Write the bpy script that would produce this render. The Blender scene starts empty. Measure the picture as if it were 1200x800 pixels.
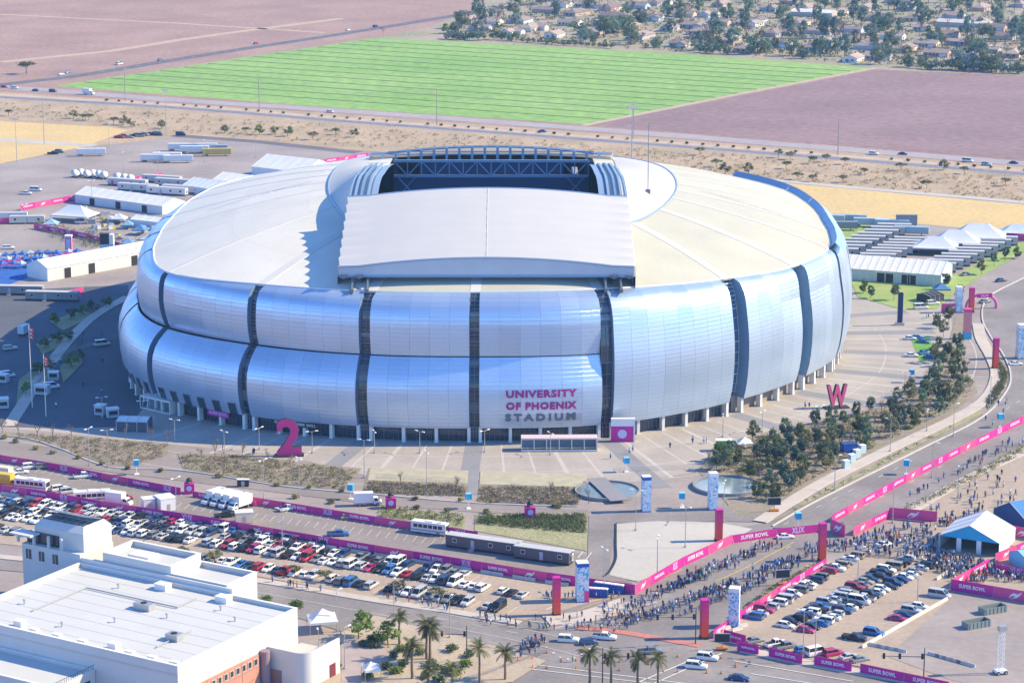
import bpy, math, random
from mathutils import Vector, Matrix, noise as mnoise
R = math.radians
rnd = random.Random(7)
scene = bpy.context.scene
COL = scene.collection

# ------------------------------------------------------------------ camera
F = 2900.0; YH = -280.0; CX = 600.0; CY = 400.0          # focal length and horizon in photo pixels
TH = math.atan((CY - YH) / F); S, C = math.sin(TH), math.cos(TH)
H = 200.0 * C                                              # camera height above the ground, metres
cam_data = bpy.data.cameras.new('camera'); cam = bpy.data.objects.new('camera', cam_data); COL.objects.link(cam)
cam_data.sensor_width = 36.0; cam_data.lens = 36.0 * F / 1200.0
cam_data.clip_start = 1.0; cam_data.clip_end = 30000.0
cam.location = (0, 0, H); cam.rotation_euler = (math.pi / 2 - TH, 0, 0)
scene.camera = cam

# ------------------------------------------------------------------ light
SUN_EL, SUN_AZ = 36.0, 5.0                                # azimuth measured from +X towards +Y
world = bpy.data.worlds.new('World'); scene.world = world; world.use_nodes = True
wn = world.node_tree.nodes; bg = wn['Background']
sky = wn.new('ShaderNodeTexSky'); sky.sky_type = 'NISHITA'; sky.sun_disc = False
sky.sun_elevation = R(SUN_EL); sky.sun_rotation = R(90 - SUN_AZ)
sky.air_density = 1.0; sky.dust_density = 0.0; sky.ozone_density = 10.0; sky.altitude = 1500
world.node_tree.links.new(sky.outputs[0], bg.inputs[0]); bg.inputs[1].default_value = 0.15
sd = bpy.data.lights.new('sun', 'SUN'); sd.energy = 3.3; sd.angle = R(0.5); sd.color = (1.0, 0.82, 0.48)
sun = bpy.data.objects.new('sun', sd); COL.objects.link(sun)
dvec = Vector((math.cos(R(SUN_EL)) * math.cos(R(SUN_AZ)), math.cos(R(SUN_EL)) * math.sin(R(SUN_AZ)), math.sin(R(SUN_EL))))
sun.rotation_euler = dvec.to_track_quat('Z', 'Y').to_euler(); sun.location = (300, 300, 400)
vs = scene.view_settings
vs.view_transform = 'Standard'; vs.look = 'None'; vs.exposure = 1.26; vs.gamma = 1.0; vs.use_curve_mapping = False
scene.cycles.use_denoising = True
scene.cycles.max_bounces = 6; scene.cycles.diffuse_bounces = 3; scene.cycles.glossy_bounces = 3
scene.cycles.transparent_max_bounces = 8; scene.cycles.volume_bounces = 0
scene.cycles.caustics_reflective = False; scene.cycles.caustics_refractive = False

# ------------------------------------------------------------------ photo pixel -> place
def G(px, py, h=0.0):
    """point at height h seen at a photo pixel: the pixel gives a direction, the height of what it stands on the distance"""
    v = (py - CY) / F; zc = (H - h) / (v * C + S)
    return Vector(((px - CX) / F * zc, (zc - (H - h) * S) / C, h))
def PX(p):
    zc = p[1] * C + (H - p[2]) * S; yc = -p[1] * S + (H - p[2]) * C
    return CX + F * p[0] / zc, CY + F * yc / zc
GA = R(-26.5)                                             # street grid heading
E1 = Vector((math.cos(GA), math.sin(GA), 0)); E2 = Vector((-math.sin(GA), math.cos(GA), 0))

# ------------------------------------------------------------------ materials
MATS = {}
def lin(c):
    return tuple((x / 12.92 if x <= 0.04045 else ((x + 0.055) / 1.055) ** 2.4) for x in c)
def mat(name, col, rough=0.7, metal=0.0, var=0.0, scale=1.0, col2=None, bump=0.0, bscale=None, objcol=False, trans=0.0, spec=0.4, emit=0.0, fine=0.0, rand=0.0):
    """plain procedural surface: base colour, mottled by world-space noise (var, scale), optional bump"""
    if name in MATS: return MATS[name]
    m = bpy.data.materials.new(name); m.use_nodes = True; MATS[name] = m
    nt = m.node_tree; N = nt.nodes; L = nt.links; b = N['Principled BSDF']
    b.inputs['Roughness'].default_value = rough; b.inputs['Metallic'].default_value = metal
    b.inputs['Specular IOR Level'].default_value = spec
    src = None
    if objcol:
        oi = N.new('ShaderNodeObjectInfo'); src = oi.outputs['Color']
    if var > 0 or fine > 0 or bump > 0 or col2:
        geo = N.new('ShaderNodeNewGeometry')
        tn = N.new('ShaderNodeTexNoise'); tn.inputs['Scale'].default_value = scale; tn.inputs['Detail'].default_value = 5
        L.new(geo.outputs['Position'], tn.inputs['Vector'])
        mr = N.new('ShaderNodeMapRange'); mr.inputs[1].default_value = 0.3; mr.inputs[2].default_value = 0.7
        mx = N.new('ShaderNodeMix'); mx.data_type = 'RGBA'
        L.new(tn.outputs['Fac'], mr.inputs[0]); L.new(mr.outputs[0], mx.inputs[0])
        c2 = col2 or tuple(max(0, x * (1 + var)) for x in col); c1 = col if col2 else tuple(x * (1 - var) for x in col)
        if objcol:
            a = N.new('ShaderNodeMix'); a.data_type = 'RGBA'; a.blend_type = 'MULTIPLY'; a.inputs[0].default_value = 1
            L.new(src, a.inputs[6]); mx.inputs[6].default_value = (1 - var,) * 3 + (1,); mx.inputs[7].default_value = (1 + var,) * 3 + (1,)
            L.new(mx.outputs[2], a.inputs[7]); src = a.outputs[2]
        else:
            mx.inputs[6].default_value = (*c1, 1); mx.inputs[7].default_value = (*c2, 1); src = mx.outputs[2]
        if fine > 0:
            t2 = N.new('ShaderNodeTexNoise'); t2.inputs['Scale'].default_value = scale * 14; t2.inputs['Detail'].default_value = 4
            L.new(geo.outputs['Position'], t2.inputs['Vector'])
            m2 = N.new('ShaderNodeMapRange'); m2.inputs[1].default_value = 0.25; m2.inputs[2].default_value = 0.75
            m2.inputs[3].default_value = 1 - fine; m2.inputs[4].default_value = 1 + fine
            L.new(t2.outputs['Fac'], m2.inputs[0])
            mm = N.new('ShaderNodeMix'); mm.data_type = 'RGBA'; mm.blend_type = 'MULTIPLY'; mm.inputs[0].default_value = 1
            L.new(src, mm.inputs[6]); L.new(m2.outputs[0], mm.inputs[7]); src = mm.outputs[2]
        if bump > 0:
            bp = N.new('ShaderNodeBump'); bp.inputs['Strength'].default_value = bump; bp.inputs['Distance'].default_value = 0.3
            tb = N.new('ShaderNodeTexNoise'); tb.inputs['Scale'].default_value = bscale or scale * 6; tb.inputs['Detail'].default_value = 4
            L.new(geo.outputs['Position'], tb.inputs['Vector']); L.new(tb.outputs['Fac'], bp.inputs['Height']); L.new(bp.outputs[0], b.inputs['Normal'])
    if rand > 0:
        oi = N.new('ShaderNodeObjectInfo'); m3 = N.new('ShaderNodeMapRange'); m3.inputs[3].default_value = 1 - rand; m3.inputs[4].default_value = 1 + rand
        L.new(oi.outputs['Random'], m3.inputs[0]); mm = N.new('ShaderNodeMix'); mm.data_type = 'RGBA'; mm.blend_type = 'MULTIPLY'; mm.inputs[0].default_value = 1
        if src: L.new(src, mm.inputs[6])
        else: mm.inputs[6].default_value = (*col, 1)
        L.new(m3.outputs[0], mm.inputs[7]); src = mm.outputs[2]
    if src: L.new(src, b.inputs['Base Color'])
    else: b.inputs['Base Color'].default_value = (*col, 1)
    if trans > 0:
        tr = N.new('ShaderNodeBsdfTranslucent'); ms = N.new('ShaderNodeMixShader'); ms.inputs[0].default_value = trans
        if src: L.new(src, tr.inputs[0])
        else: tr.inputs[0].default_value = (*col, 1)
        out = N['Material Output']; L.new(b.outputs[0], ms.inputs[1]); L.new(tr.outputs[0], ms.inputs[2]); L.new(ms.outputs[0], out.inputs[0])
    return m

# ------------------------------------------------------------------ mesh building
class MB:
    def __init__(self): self.v = []; self.f = []; self.m = []
    def face(self, pts, mi=0):
        b = len(self.v); self.v += [tuple(p) for p in pts]; self.f.append(tuple(range(b, b + len(pts)))); self.m.append(mi); return self
    def box(self, x0, x1, y0, y1, z0, z1, mi=0, top=None, M=None, tx=0.0, ty=0.0):
        b = len(self.v)
        p = [(x0, y0, z0), (x1, y0, z0), (x1, y1, z0), (x0, y1, z0), (x0 + tx, y0 + ty, z1), (x1 - tx, y0 + ty, z1), (x1 - tx, y1 - ty, z1), (x0 + tx, y1 - ty, z1)]
        if M: p = [tuple(M @ Vector(q)) for q in p]
        self.v += p
        for k, q in enumerate(((0, 3, 2, 1), (4, 5, 6, 7), (0, 1, 5, 4), (1, 2, 6, 5), (2, 3, 7, 6), (3, 0, 4, 7))):
            self.f.append(tuple(b + i for i in q)); self.m.append(top if (k == 1 and top is not None) else mi)
        return self
    def prism(self, poly, z0, z1, mi=0, top=None, bottom=True):
        """poly: 2d points counter-clockwise; z0/z1 numbers or per-point lists"""
        n = len(poly); b = len(self.v)
        a0 = z0 if isinstance(z0, (list, tuple)) else [z0] * n; a1 = z1 if isinstance(z1, (list, tuple)) else [z1] * n
        self.v += [(p[0], p[1], a0[i]) for i, p in enumerate(poly)] + [(p[0], p[1], a1[i]) for i, p in enumerate(poly)]
        for i in range(n):
            j = (i + 1) % n; self.f.append((b + i, b + j, b + n + j, b + n + i)); self.m.append(mi)
        self.f.append(tuple(b + n + i for i in range(n))); self.m.append(mi if top is None else top)
        if bottom: self.f.append(tuple(b + n - 1 - i for i in range(n))); self.m.append(mi)
        return self
    def extr(self, prof, axis, a, b_, mi=0, M=None):
        """prof: (u,z) outline extruded along x (axis 0: u is y) or y (axis 1: u is x)"""
        n = len(prof); b = len(self.v)
        for t in (a, b_):
            for u, z in prof:
                p = (t, u, z) if axis == 0 else (u, t, z)
                self.v.append(tuple(M @ Vector(p)) if M else p)
        for i in range(n):
            j = (i + 1) % n; q = (b + i, b + j, b + n + j, b + n + i)
            self.f.append(q if axis == 0 else q[::-1]); self.m.append(mi)
        e0 = tuple(b + i for i in range(n)); e1 = tuple(b + n + i for i in range(n))
        self.f.append(e0[::-1] if axis == 0 else e0); self.m.append(mi); self.f.append(e1 if axis == 0 else e1[::-1]); self.m.append(mi)
        return self
    def tube(self, p0, p1, r0, r1=None, n=6, mi=0, caps=True):
        r1 = r0 if r1 is None else r1; p0 = Vector(p0); p1 = Vector(p1); d = (p1 - p0)
        if d.length < 1e-6: return self
        d.normalize(); u = d.orthogonal().normalized(); w = d.cross(u); b = len(self.v)
        for p, r in ((p0, r0), (p1, r1)):
            for i in range(n):
                a = 2 * math.pi * i / n; self.v.append(tuple(p + u * (math.cos(a) * r) + w * (math.sin(a) * r)))
        for i in range(n):
            j = (i + 1) % n; self.f.append((b + i, b + j, b + n + j, b + n + i)); self.m.append(mi)
        if caps:
            self.f.append(tuple(b + n - 1 - i for i in range(n))); self.m.append(mi); self.f.append(tuple(b + n + i for i in range(n))); self.m.append(mi)
        return self
    def lathe(self, prof, n=12, c=(0, 0, 0), mi=0, axis='z'):
        b = len(self.v); k = len(prof)
        for r, z in prof:
            for i in range(n):
                a = 2 * math.pi * i / n; q = (r * math.cos(a), r * math.sin(a), z)
                if axis == 'y': q = (q[0], q[2], q[1])
                if axis == 'x': q = (q[2], q[0], q[1])
                self.v.append((c[0] + q[0], c[1] + q[1], c[2] + q[2]))
        for t in range(k - 1):
            for i in range(n):
                j = (i + 1) % n; q = (b + t * n + i, b + t * n + j, b + (t + 1) * n + j, b + (t + 1) * n + i)
                self.f.append(q if axis != 'y' else q[::-1]); self.m.append(mi)
        self.f.append(tuple(b + n - 1 - i for i in range(n))); self.m.append(mi)
        self.f.append(tuple(b + (k - 1) * n + i for i in range(n))); self.m.append(mi)
        return self
    def grid(self, fn, nu, nv, mi=0):
        b = len(self.v)
        for j in range(nv + 1):
            for i in range(nu + 1): self.v.append(tuple(fn(i / nu, j / nv)))
        w = nu + 1
        for j in range(nv):
            for i in range(nu):
                a = b + j * w + i; self.f.append((a, a + 1, a + w + 1, a + w)); self.m.append(mi)
        return self
    def mesh(self, name, mats, smooth=False):
        me = bpy.data.meshes.new(name); me.from_pydata(self.v, [], self.f)
        for m in (mats if isinstance(mats, (list, tuple)) else [mats]): me.materials.append(m)
        if any(self.m): me.polygons.foreach_set('material_index', self.m)
        if smooth: me.polygons.foreach_set('use_smooth', [True] * len(self.f))
        me.update(); return me
def link(name, me, parent=None, loc=None, rz=0.0):
    o = bpy.data.objects.new(name, me); COL.objects.link(o)
    if loc is not None: o.location = loc
    if rz: o.rotation_euler = (0, 0, rz)
    if parent: o.parent = parent
    return o
def tag(o, label=None, cat=None, group=None, kind=None):
    if label: o['label'] = label
    if cat: o['category'] = cat
    if group: o['group'] = group
    if kind: o['kind'] = kind
    return o
def thing(name, label, cat, loc=(0, 0, 0), rz=0.0, group=None):
    o = bpy.data.objects.new(name, None); COL.objects.link(o); o.location = loc; o.rotation_euler = (0, 0, rz)
    o.empty_display_size = 0.5
    return tag(o, label, cat, group)
def struct(name, me): return tag(link(name, me), kind='structure')
class Proto:
    """parts of a kind of thing: list of (name, mesh, [subparts], offset); put() makes one individual with copies that share mesh data"""
    def __init__(self, name, cat, parts): self.name = name; self.cat = cat; self.parts = parts
    def put(self, loc, rz, label, group=None, color=None, scale=1.0, tilt=None):
        r = thing(self.name, label, self.cat, loc, rz, group)
        if scale != 1.0: r.scale = (scale,) * 3 if not isinstance(scale, (tuple, list)) else scale
        for p in self.parts:
            o = link(p[0], p[1], r, p[2] if len(p) > 2 else None)
            if color and (len(p) < 5 or p[4]): o.color = (*color, 1)
            if len(p) > 3 and p[3]:
                for q in p[3]:
                    s = link(q[0], q[1], o, q[2] if len(q) > 2 else None)
                    if color: s.color = (*color, 1)
        return r
TEXTS = {}
def text_mesh(s, material, size=1.0, bold=0.0, spacing=1.0):
    """flat letters in the local x/y plane, centred"""
    k = (s, material.name, size, bold, spacing)
    if k in TEXTS: return TEXTS[k]
    cu = bpy.data.curves.new('text', 'FONT'); cu.body = s; cu.size = size; cu.align_x = 'CENTER'; cu.align_y = 'CENTER'; cu.offset = bold; cu.space_character = spacing
    cu.resolution_u = 2; cu.extrude = 0.0
    ob = bpy.data.objects.new('text', cu); COL.objects.link(ob)
    dg = bpy.context.evaluated_depsgraph_get(); me = bpy.data.meshes.new_from_object(ob.evaluated_get(dg))
    bpy.data.objects.remove(ob); bpy.data.curves.remove(cu)
    me.materials.clear(); me.materials.append(material); TEXTS[k] = me; return me
# ================================================================== ground
def sheet(name, pts, z, m, mi=0):
    """flat polygon given by ground points"""
    mb = MB(); P = [(p[0], p[1], z) for p in pts]
    a = sum(P[i][0] * P[(i + 1) % len(P)][1] - P[(i + 1) % len(P)][0] * P[i][1] for i in range(len(P)))
    if a < 0: P = P[::-1]
    mb.face(P); return struct(name, mb.mesh(name, m))
def gp(*pix): return [G(x, y) for x, y in pix]
def smooth_path(pts, n=8):
    P = [Vector((p[0], p[1], 0)) for p in pts]; P = [2 * P[0] - P[1]] + P + [2 * P[-1] - P[-2]]; out = []
    for i in range(1, len(P) - 2):
        for k in range(n):
            t = k / n; a, b, c, d = P[i - 1:i + 3]
            out.append(0.5 * ((2 * b) + (c - a) * t + (2 * a - 5 * b + 4 * c - d) * t * t + (3 * b - a - 3 * c + d) * t ** 3))
    out.append(P[-2]); return out
def strip_mb(path, w, z, mb=None, off=0.0, mi=0):
    """ribbon of width w along a ground path, shifted sideways by off (left positive)"""
    mb = mb or MB(); L = []
    for i, p in enumerate(path):
        d = (path[min(i + 1, len(path) - 1)] - path[max(i - 1, 0)]); d.z = 0; d.normalize(); nrm = Vector((-d.y, d.x, 0))
        L.append((p + nrm * (off + w / 2), p + nrm * (off - w / 2)))
    for i in range(len(L) - 1):
        a, b = L[i], L[i + 1]
        mb.face([(a[1].x, a[1].y, z), (b[1].x, b[1].y, z), (b[0].x, b[0].y, z), (a[0].x, a[0].y, z)], mi)
    return mb
def kerb_mb(path, w, h, mb=None, off=0.0):
    mb = mb or MB(); L = []
    for i, p in enumerate(path):
        d = (path[min(i + 1, len(path) - 1)] - path[max(i - 1, 0)]); d.z = 0; d.normalize(); nrm = Vector((-d.y, d.x, 0))
        L.append((p + nrm * (off + w / 2), p + nrm * (off - w / 2)))
    for i in range(len(L) - 1):
        a, b = L[i], L[i + 1]
        A = [Vector((q.x, q.y, 0)) for q in (a[1], b[1], b[0], a[0])]; T = [Vector((q.x, q.y, h)) for q in A]
        mb.face(T); mb.face([A[0], A[1], T[1], T[0]]); mb.face([A[2], A[3], T[3], T[2]])
    return mb
def dashes(path, dash, gap, w, z, mb, off=0.0):
    """painted dashes along a path"""
    acc = 0.0; total = dash + gap
    for i in range(len(path) - 1):
        a, b = path[i], path[i + 1]; L = (b - a).length; d = (b - a).normalized(); t = -acc % total
        while t + dash < L:
            strip_mb([a + d * t, a + d * (t + dash)], w, z, mb, off); t += total
        acc += L
    return mb

M_DIRT = mat('ploughed_soil', (0.36, 0.235, 0.19), 0.95, var=0.14, scale=0.02, fine=0.2)
M_SOIL2 = mat('dark_soil', (0.27, 0.18, 0.175), 0.95, var=0.12, scale=0.015, fine=0.22)
M_TRACK = mat('dirt_track', (0.50, 0.38, 0.28), 0.95, var=0.12, scale=0.2, fine=0.15)
M_VERGE = mat('dry_verge', (0.50, 0.37, 0.25), 0.95, col2=(0.34, 0.27, 0.17), scale=0.045, fine=0.3)
M_STRAW = mat('straw_grass', (0.66, 0.48, 0.20), 0.95, col2=(0.58, 0.43, 0.20), scale=0.03, fine=0.15)
M_GREEN = mat('crop_green', (0.215, 0.385, 0.085), 0.9, col2=(0.285, 0.445, 0.12), scale=0.012, fine=0.26)
M_LAWN = mat('lawn_green', (0.22, 0.36, 0.08), 0.9, col2=(0.36, 0.40, 0.14), scale=0.08, fine=0.2)
M_ASPH = mat('asphalt_pale', (0.325, 0.28, 0.26), 0.9, var=0.17, scale=0.035, fine=0.10)
M_ASPH2 = mat('asphalt_lot', (0.265, 0.23, 0.21), 0.9, var=0.14, scale=0.05, fine=0.12)
M_ROAD = mat('asphalt_road', (0.25, 0.225, 0.215), 0.88, var=0.2, scale=0.06, fine=0.12)
M_ROADD = mat('asphalt_dark', (0.15, 0.14, 0.155), 0.88, var=0.12, scale=0.06, fine=0.1)
M_PAVE = mat('plaza_concrete', (0.40, 0.36, 0.325), 0.9, var=0.13, scale=0.06, fine=0.08)
M_PAVE2 = mat('plaza_band', (0.26, 0.26, 0.28), 0.9, var=0.07, scale=0.1, fine=0.08)
M_WALK = mat('sidewalk', (0.52, 0.46, 0.40), 0.9, var=0.08, scale=0.2, fine=0.08)
M_PALEC = mat('pale_concrete', (0.50, 0.47, 0.42), 0.9, var=0.07, scale=0.05, fine=0.06)
M_BED = mat('planting_soil', (0.32, 0.26, 0.22), 0.95, col2=(0.25, 0.23, 0.15), scale=0.12, fine=0.3)
M_BEDG = mat('green_bed', (0.26, 0.27, 0.13), 0.95, col2=(0.36, 0.34, 0.2), scale=0.1, fine=0.35)
M_SAND = mat('sand_lot', (0.40, 0.32, 0.25), 0.95, var=0.1, scale=0.06, fine=0.12)
M_PAINT = mat('road_paint', (0.72, 0.70, 0.66), 0.7, var=0.1, scale=0.8)
M_YPAINT = mat('yellow_paint', (0.62, 0.46, 0.10), 0.7, var=0.1, scale=0.8)
M_KERB = mat('kerb_concrete', (0.55, 0.52, 0.47), 0.9, var=0.08, scale=0.3)

gb = MB(); gb.face([(-9000, -3000, 0), (9000, -3000, 0), (9000, 15000, 0), (-9000, 15000, 0)]); struct('ground', gb.mesh('ground', M_DIRT))
# far farmland, roads beyond the stadium
Z = 0.02
town = sheet('neighbourhood_ground', gp((505, 32), (560, 8), (600, -30), (1500, 10), (1500, 105), (1200, 90), (1020, 81), (800, 64), (440, 45)), Z, mat('yard_dirt', (0.42, 0.33, 0.25), 0.95, col2=(0.27, 0.28, 0.16), scale=0.03, fine=0.3))
green = sheet('crop_field', gp((63, 101), (400, 127), (687, 146), (1022, 80), (800, 63.5), (440, 44.5)), Z * 2, M_GREEN)
fur_m = mat('furrow_soil', (0.16, 0.21, 0.08), 0.95, var=0.2, scale=0.3)
A0, A1, B0, B1 = G(63, 101), G(440, 44.5), G(687, 146), G(1022, 80)
for i in range(1, 14):
    t = i / 14; a = A0.lerp(A1, t); b = B0.lerp(B1, t); a = a.lerp(b, 0.008); b = b.lerp(a, 0.008)
    mb = MB(); n = 10; pth = [a.lerp(b, k / n) + Vector((0, rnd.uniform(-.3, .3), 0)) for k in range(n + 1)]
    d = (b - a).normalized(); nr = Vector((-d.y, d.x, 0)); w = 0.6
    for k in range(n):
        p, q = pth[k], pth[k + 1]
        for s in (-1, 1):                                  # little soil banks either side of the furrow
            mb.face([tuple(p + nr * (s * w) + Vector((0, 0, .05))), tuple(q + nr * (s * w) + Vector((0, 0, .05))), tuple(q + nr * s * .1 + Vector((0, 0, .32))), tuple(p + nr * s * .1 + Vector((0, 0, .32)))][::s])
        mb.face([tuple(p - nr * .1 + Vector((0, 0, .32))), tuple(q - nr * .1 + Vector((0, 0, .32))), tuple(q + nr * .1 + Vector((0, 0, .32))), tuple(p + nr * .1 + Vector((0, 0, .32)))])
    link('furrow', mb.mesh('furrow', fur_m), green)
sheet('ploughed_field', gp((690, 147), (1026, 82), (1200, 88.5), (1500, 98), (1500, 212), (1200, 188)), Z * 2, M_SOIL2)
trk = MB(); strip_mb(gp((683, 147.5), (850, 113.5), (1028, 79.5)), 4.5, Z * 3, trk)
strip_mb(gp((0, 17), (200, 27), (380, 38.5)), 6, Z * 2, trk); strip_mb(gp((0, 73), (130, 60), (210, 47), (290, 36), (400, 22)), 9, Z * 2, trk)
strip_mb(gp((560, 12), (300, 52), (60, 90)), 8, Z * 2, trk, off=9)
struct('dirt_track', trk.mesh('dirt_track', M_TRACK))
sheet('verge', gp((-200, 100), (0, 108), (400, 134), (800, 164), (1200, 196), (1500, 220), (1500, 262), (1200, 240), (950, 218), (700, 196), (400, 175), (205, 157), (125, 148), (0, 142), (-200, 135)), Z, M_VERGE)
rd = MB()
far_road = smooth_path(gp((-150, 93), (0, 102), (200, 117), (400, 130), (600, 144.5), (800, 160), (1000, 176), (1200, 192), (1450, 213)), 4)
strip_mb(far_road, 13, Z * 3, rd); struct('far_road', rd.mesh('far_road', mat('asphalt_faded', (0.36, 0.33, 0.34), 0.9, var=0.08, scale=0.05, fine=0.08)))
near_c = smooth_path(gp((-150, 103.5), (0, 114), (200, 126), (400, 142), (600, 157), (800, 172), (1000, 187.5), (1200, 204), (1450, 225)), 4)
struct('near_carriageway', strip_mb(near_c, 8.5, Z * 3).mesh('near_carriageway', mat('asphalt_blue', (0.20, 0.20, 0.245), 0.9, var=0.08, scale=0.05, fine=0.08)))
struct('road_median', strip_mb(near_c, 6.5, Z * 2, off=9.5).mesh('road_median', mat('median_gravel', (0.52, 0.40, 0.31), 0.95, var=0.1, scale=0.1, fine=0.2)))
side_road = smooth_path(gp((-40, 104), (40, 95), (100, 87.5), (250, 63), (400, 40), (500, 24), (580, 11), (700, -8)), 4)
struct('side_road', strip_mb(side_road, 11, Z * 4).mesh('side_road', M_ROADD))
pm = MB(); strip_mb(far_road, 0.35, Z * 4, pm, off=6); strip_mb(far_road, 0.35, Z * 4, pm, off=-6); dashes(far_road, 3, 9, .3, Z * 4, pm, 2); dashes(far_road, 3, 9, .3, Z * 4, pm, -2)
strip_mb(near_c, .3, Z * 4, pm, off=3.8); strip_mb(near_c, .3, Z * 4, pm, off=-3.8); dashes(near_c, 3, 9, .3, Z * 4, pm); dashes(side_road, 3, 9, .3, Z * 5, pm)
# the site
sheet('verge_corner', gp((120, 146), (210, 156), (206, 161), (95, 174)), Z * 2 + .012, M_VERGE)
sheet('site_pavement', gp((-250, 205), (0, 192), (110, 171), (200, 158), (400, 176), (950, 216), (1500, 262), (1600, 900), (-300, 900)), Z * 2, M_ASPH)
sheet('dry_field_west', gp((-250, 128), (0, 142), (128, 149), (150, 153), (100, 172), (0, 192), (-250, 240)), Z * 3, M_STRAW)
struct('field_path', strip_mb(gp((-200, 150), (0, 163.5), (60, 168), (112, 170.5)), 9, Z * 4).mesh('field_path', M_PALEC))
sheet('dry_field_east', gp((880, 211), (1200, 240), (1500, 262), (1500, 290), (1200, 273), (1000, 256), (900, 250)), Z * 3, M_STRAW)
struct('canal_path', strip_mb(gp((850, 206), (1000, 220), (1200, 237), (1450, 258)), 6, Z * 4).mesh('canal_path', M_PALEC))
struct('lot_service_road', strip_mb(gp((205, 159), (300, 166), (420, 179)), 9, Z * 3).mesh('lot_service_road', M_ROADD))
# ================================================================== stadium
SCX, SCY = -7.0, 834.0
def periodic(pts):
    pts = sorted(pts); n = len(pts)
    def f(a):
        a = (a + 180) % 360 - 180
        for i in range(n):
            a1, v1 = pts[i]; a2, v2 = pts[(i + 1) % n]; a2 += 360 if i == n - 1 else 0
            x = a if a >= pts[0][0] else a + 360
            if a1 <= x <= a2:
                v0 = pts[i - 1][1]; v3 = pts[(i + 2) % n][1]; t = (x - a1) / (a2 - a1)
                return v1 + 0.5 * t * ((v2 - v0) + t * (2 * v0 - 5 * v1 + 4 * v2 - v3 + t * (3 * (v1 - v2) + v3 - v0)))
    return f
R_BASE = periodic([(-170, 123), (-155, 130), (-145, 137), (-136, 140.5), (-121, 140), (-105, 137), (-91, 134.5), (-76, 134.5), (-53, 127), (-35, 123), (-22, 122), (-11, 121), (14, 122), (27, 126), (40, 132), (60, 136), (90, 137), (120, 138), (143, 130), (162, 121)])
Z_RIM = periodic([(-170, 43), (-140, 42.5), (-120, 43), (-91, 43.5), (-75, 43.5), (-53, 41.5), (-37, 40.5), (-15, 41), (14, 42), (40, 42.5), (90, 43), (150, 43)])
K_STEP = periodic([(-180, 0.9), (-150, 1.0), (-125, 0.95), (-105, 0.5), (-91, 0.32), (-78, 0.2), (-60, 0.3), (0, 0.3), (90, 0.5), (150, 1.2)])
R_RIM = periodic([(-164, 113.5), (-152, 122), (-136, 135), (-121, 131.5), (-105, 128.5), (-91, 126), (-75, 126), (-53, 121), (-37, 120), (-22, 118.5), (-12, 115), (0, 113), (16, 116), (29, 121), (40, 124), (60, 127), (90, 127), (120, 127), (143, 121), (163, 112), (180, 109)])
def INS(a): return R_BASE(a) - R_RIM(a)
def pol(a, r, z): return Vector((SCX + r * math.cos(R(a)), SCY + r * math.sin(R(a)), z))
def crom(P, t):
    n = len(P) - 1; x = min(max(t, 0), 1) * n; i = min(int(x), n - 1); u = x - i
    p0, p1, p2, p3 = P[max(i - 1, 0)], P[i], P[i + 1], P[min(i + 2, n)]
    return tuple(p1[k] + 0.5 * u * ((p2[k] - p0[k]) + u * (2 * p0[k] - 5 * p1[k] + 4 * p2[k] - p3[k] + u * (3 * (p1[k] - p2[k]) + p3[k] - p0[k]))) for k in (0, 1))
TIER = [  # rows of (offset from base outline, height), two-tier petals
    [(0, 4.6), (1.5, 9), (2.1, 14), (1.5, 19), (-1.0, 23), (-4.2, 25.6)],
    [(-5.2, 25.9), (-4.3, 29), (-3.9, 32), (-3.9, 34.8)],
    [(-3.9, 34.8), (-4.1, 37.5), (-4.6, 40), (-5.9, 42.3), (-8.5, 43.5)]]
SMOOTH = [
    [(0, 4.6), (1.3, 10), (2.0, 18), (1.8, 26), (0.6, 34)],
    [(0.6, 34), (-0.2, 37), (-1.6, 40), (-4.2, 42.4), (-8.5, 43.5)]]
def prof(a, row, t, two):
    off, z = crom((TIER if two else SMOOTH)[row], t); zr = Z_RIM(a)
    if two:
        k = K_STEP(a)
        if row == 0: off = off * (0.7 + 0.3 * k) if off > 0 else off * k
        else:
            ins = INS(a); lean = (ins - 8.5) * .35; o1 = -3.9 * k - lean
            off = off * k - lean * t if row == 1 else o1 + (off + 3.9) / -4.6 * (-ins - o1)
    elif row == 1: off = .6 + (off - .6) / -9.1 * (-INS(a) - .6)
    z = 4.6 + (z - 4.6) * (zr - 4.6) / 38.9
    return off, z
def skin(a, row, t, two, inset=0.0):
    off, z = prof(a, row, t, two); return pol(a, R_BASE(a) + off - inset, z)

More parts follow.
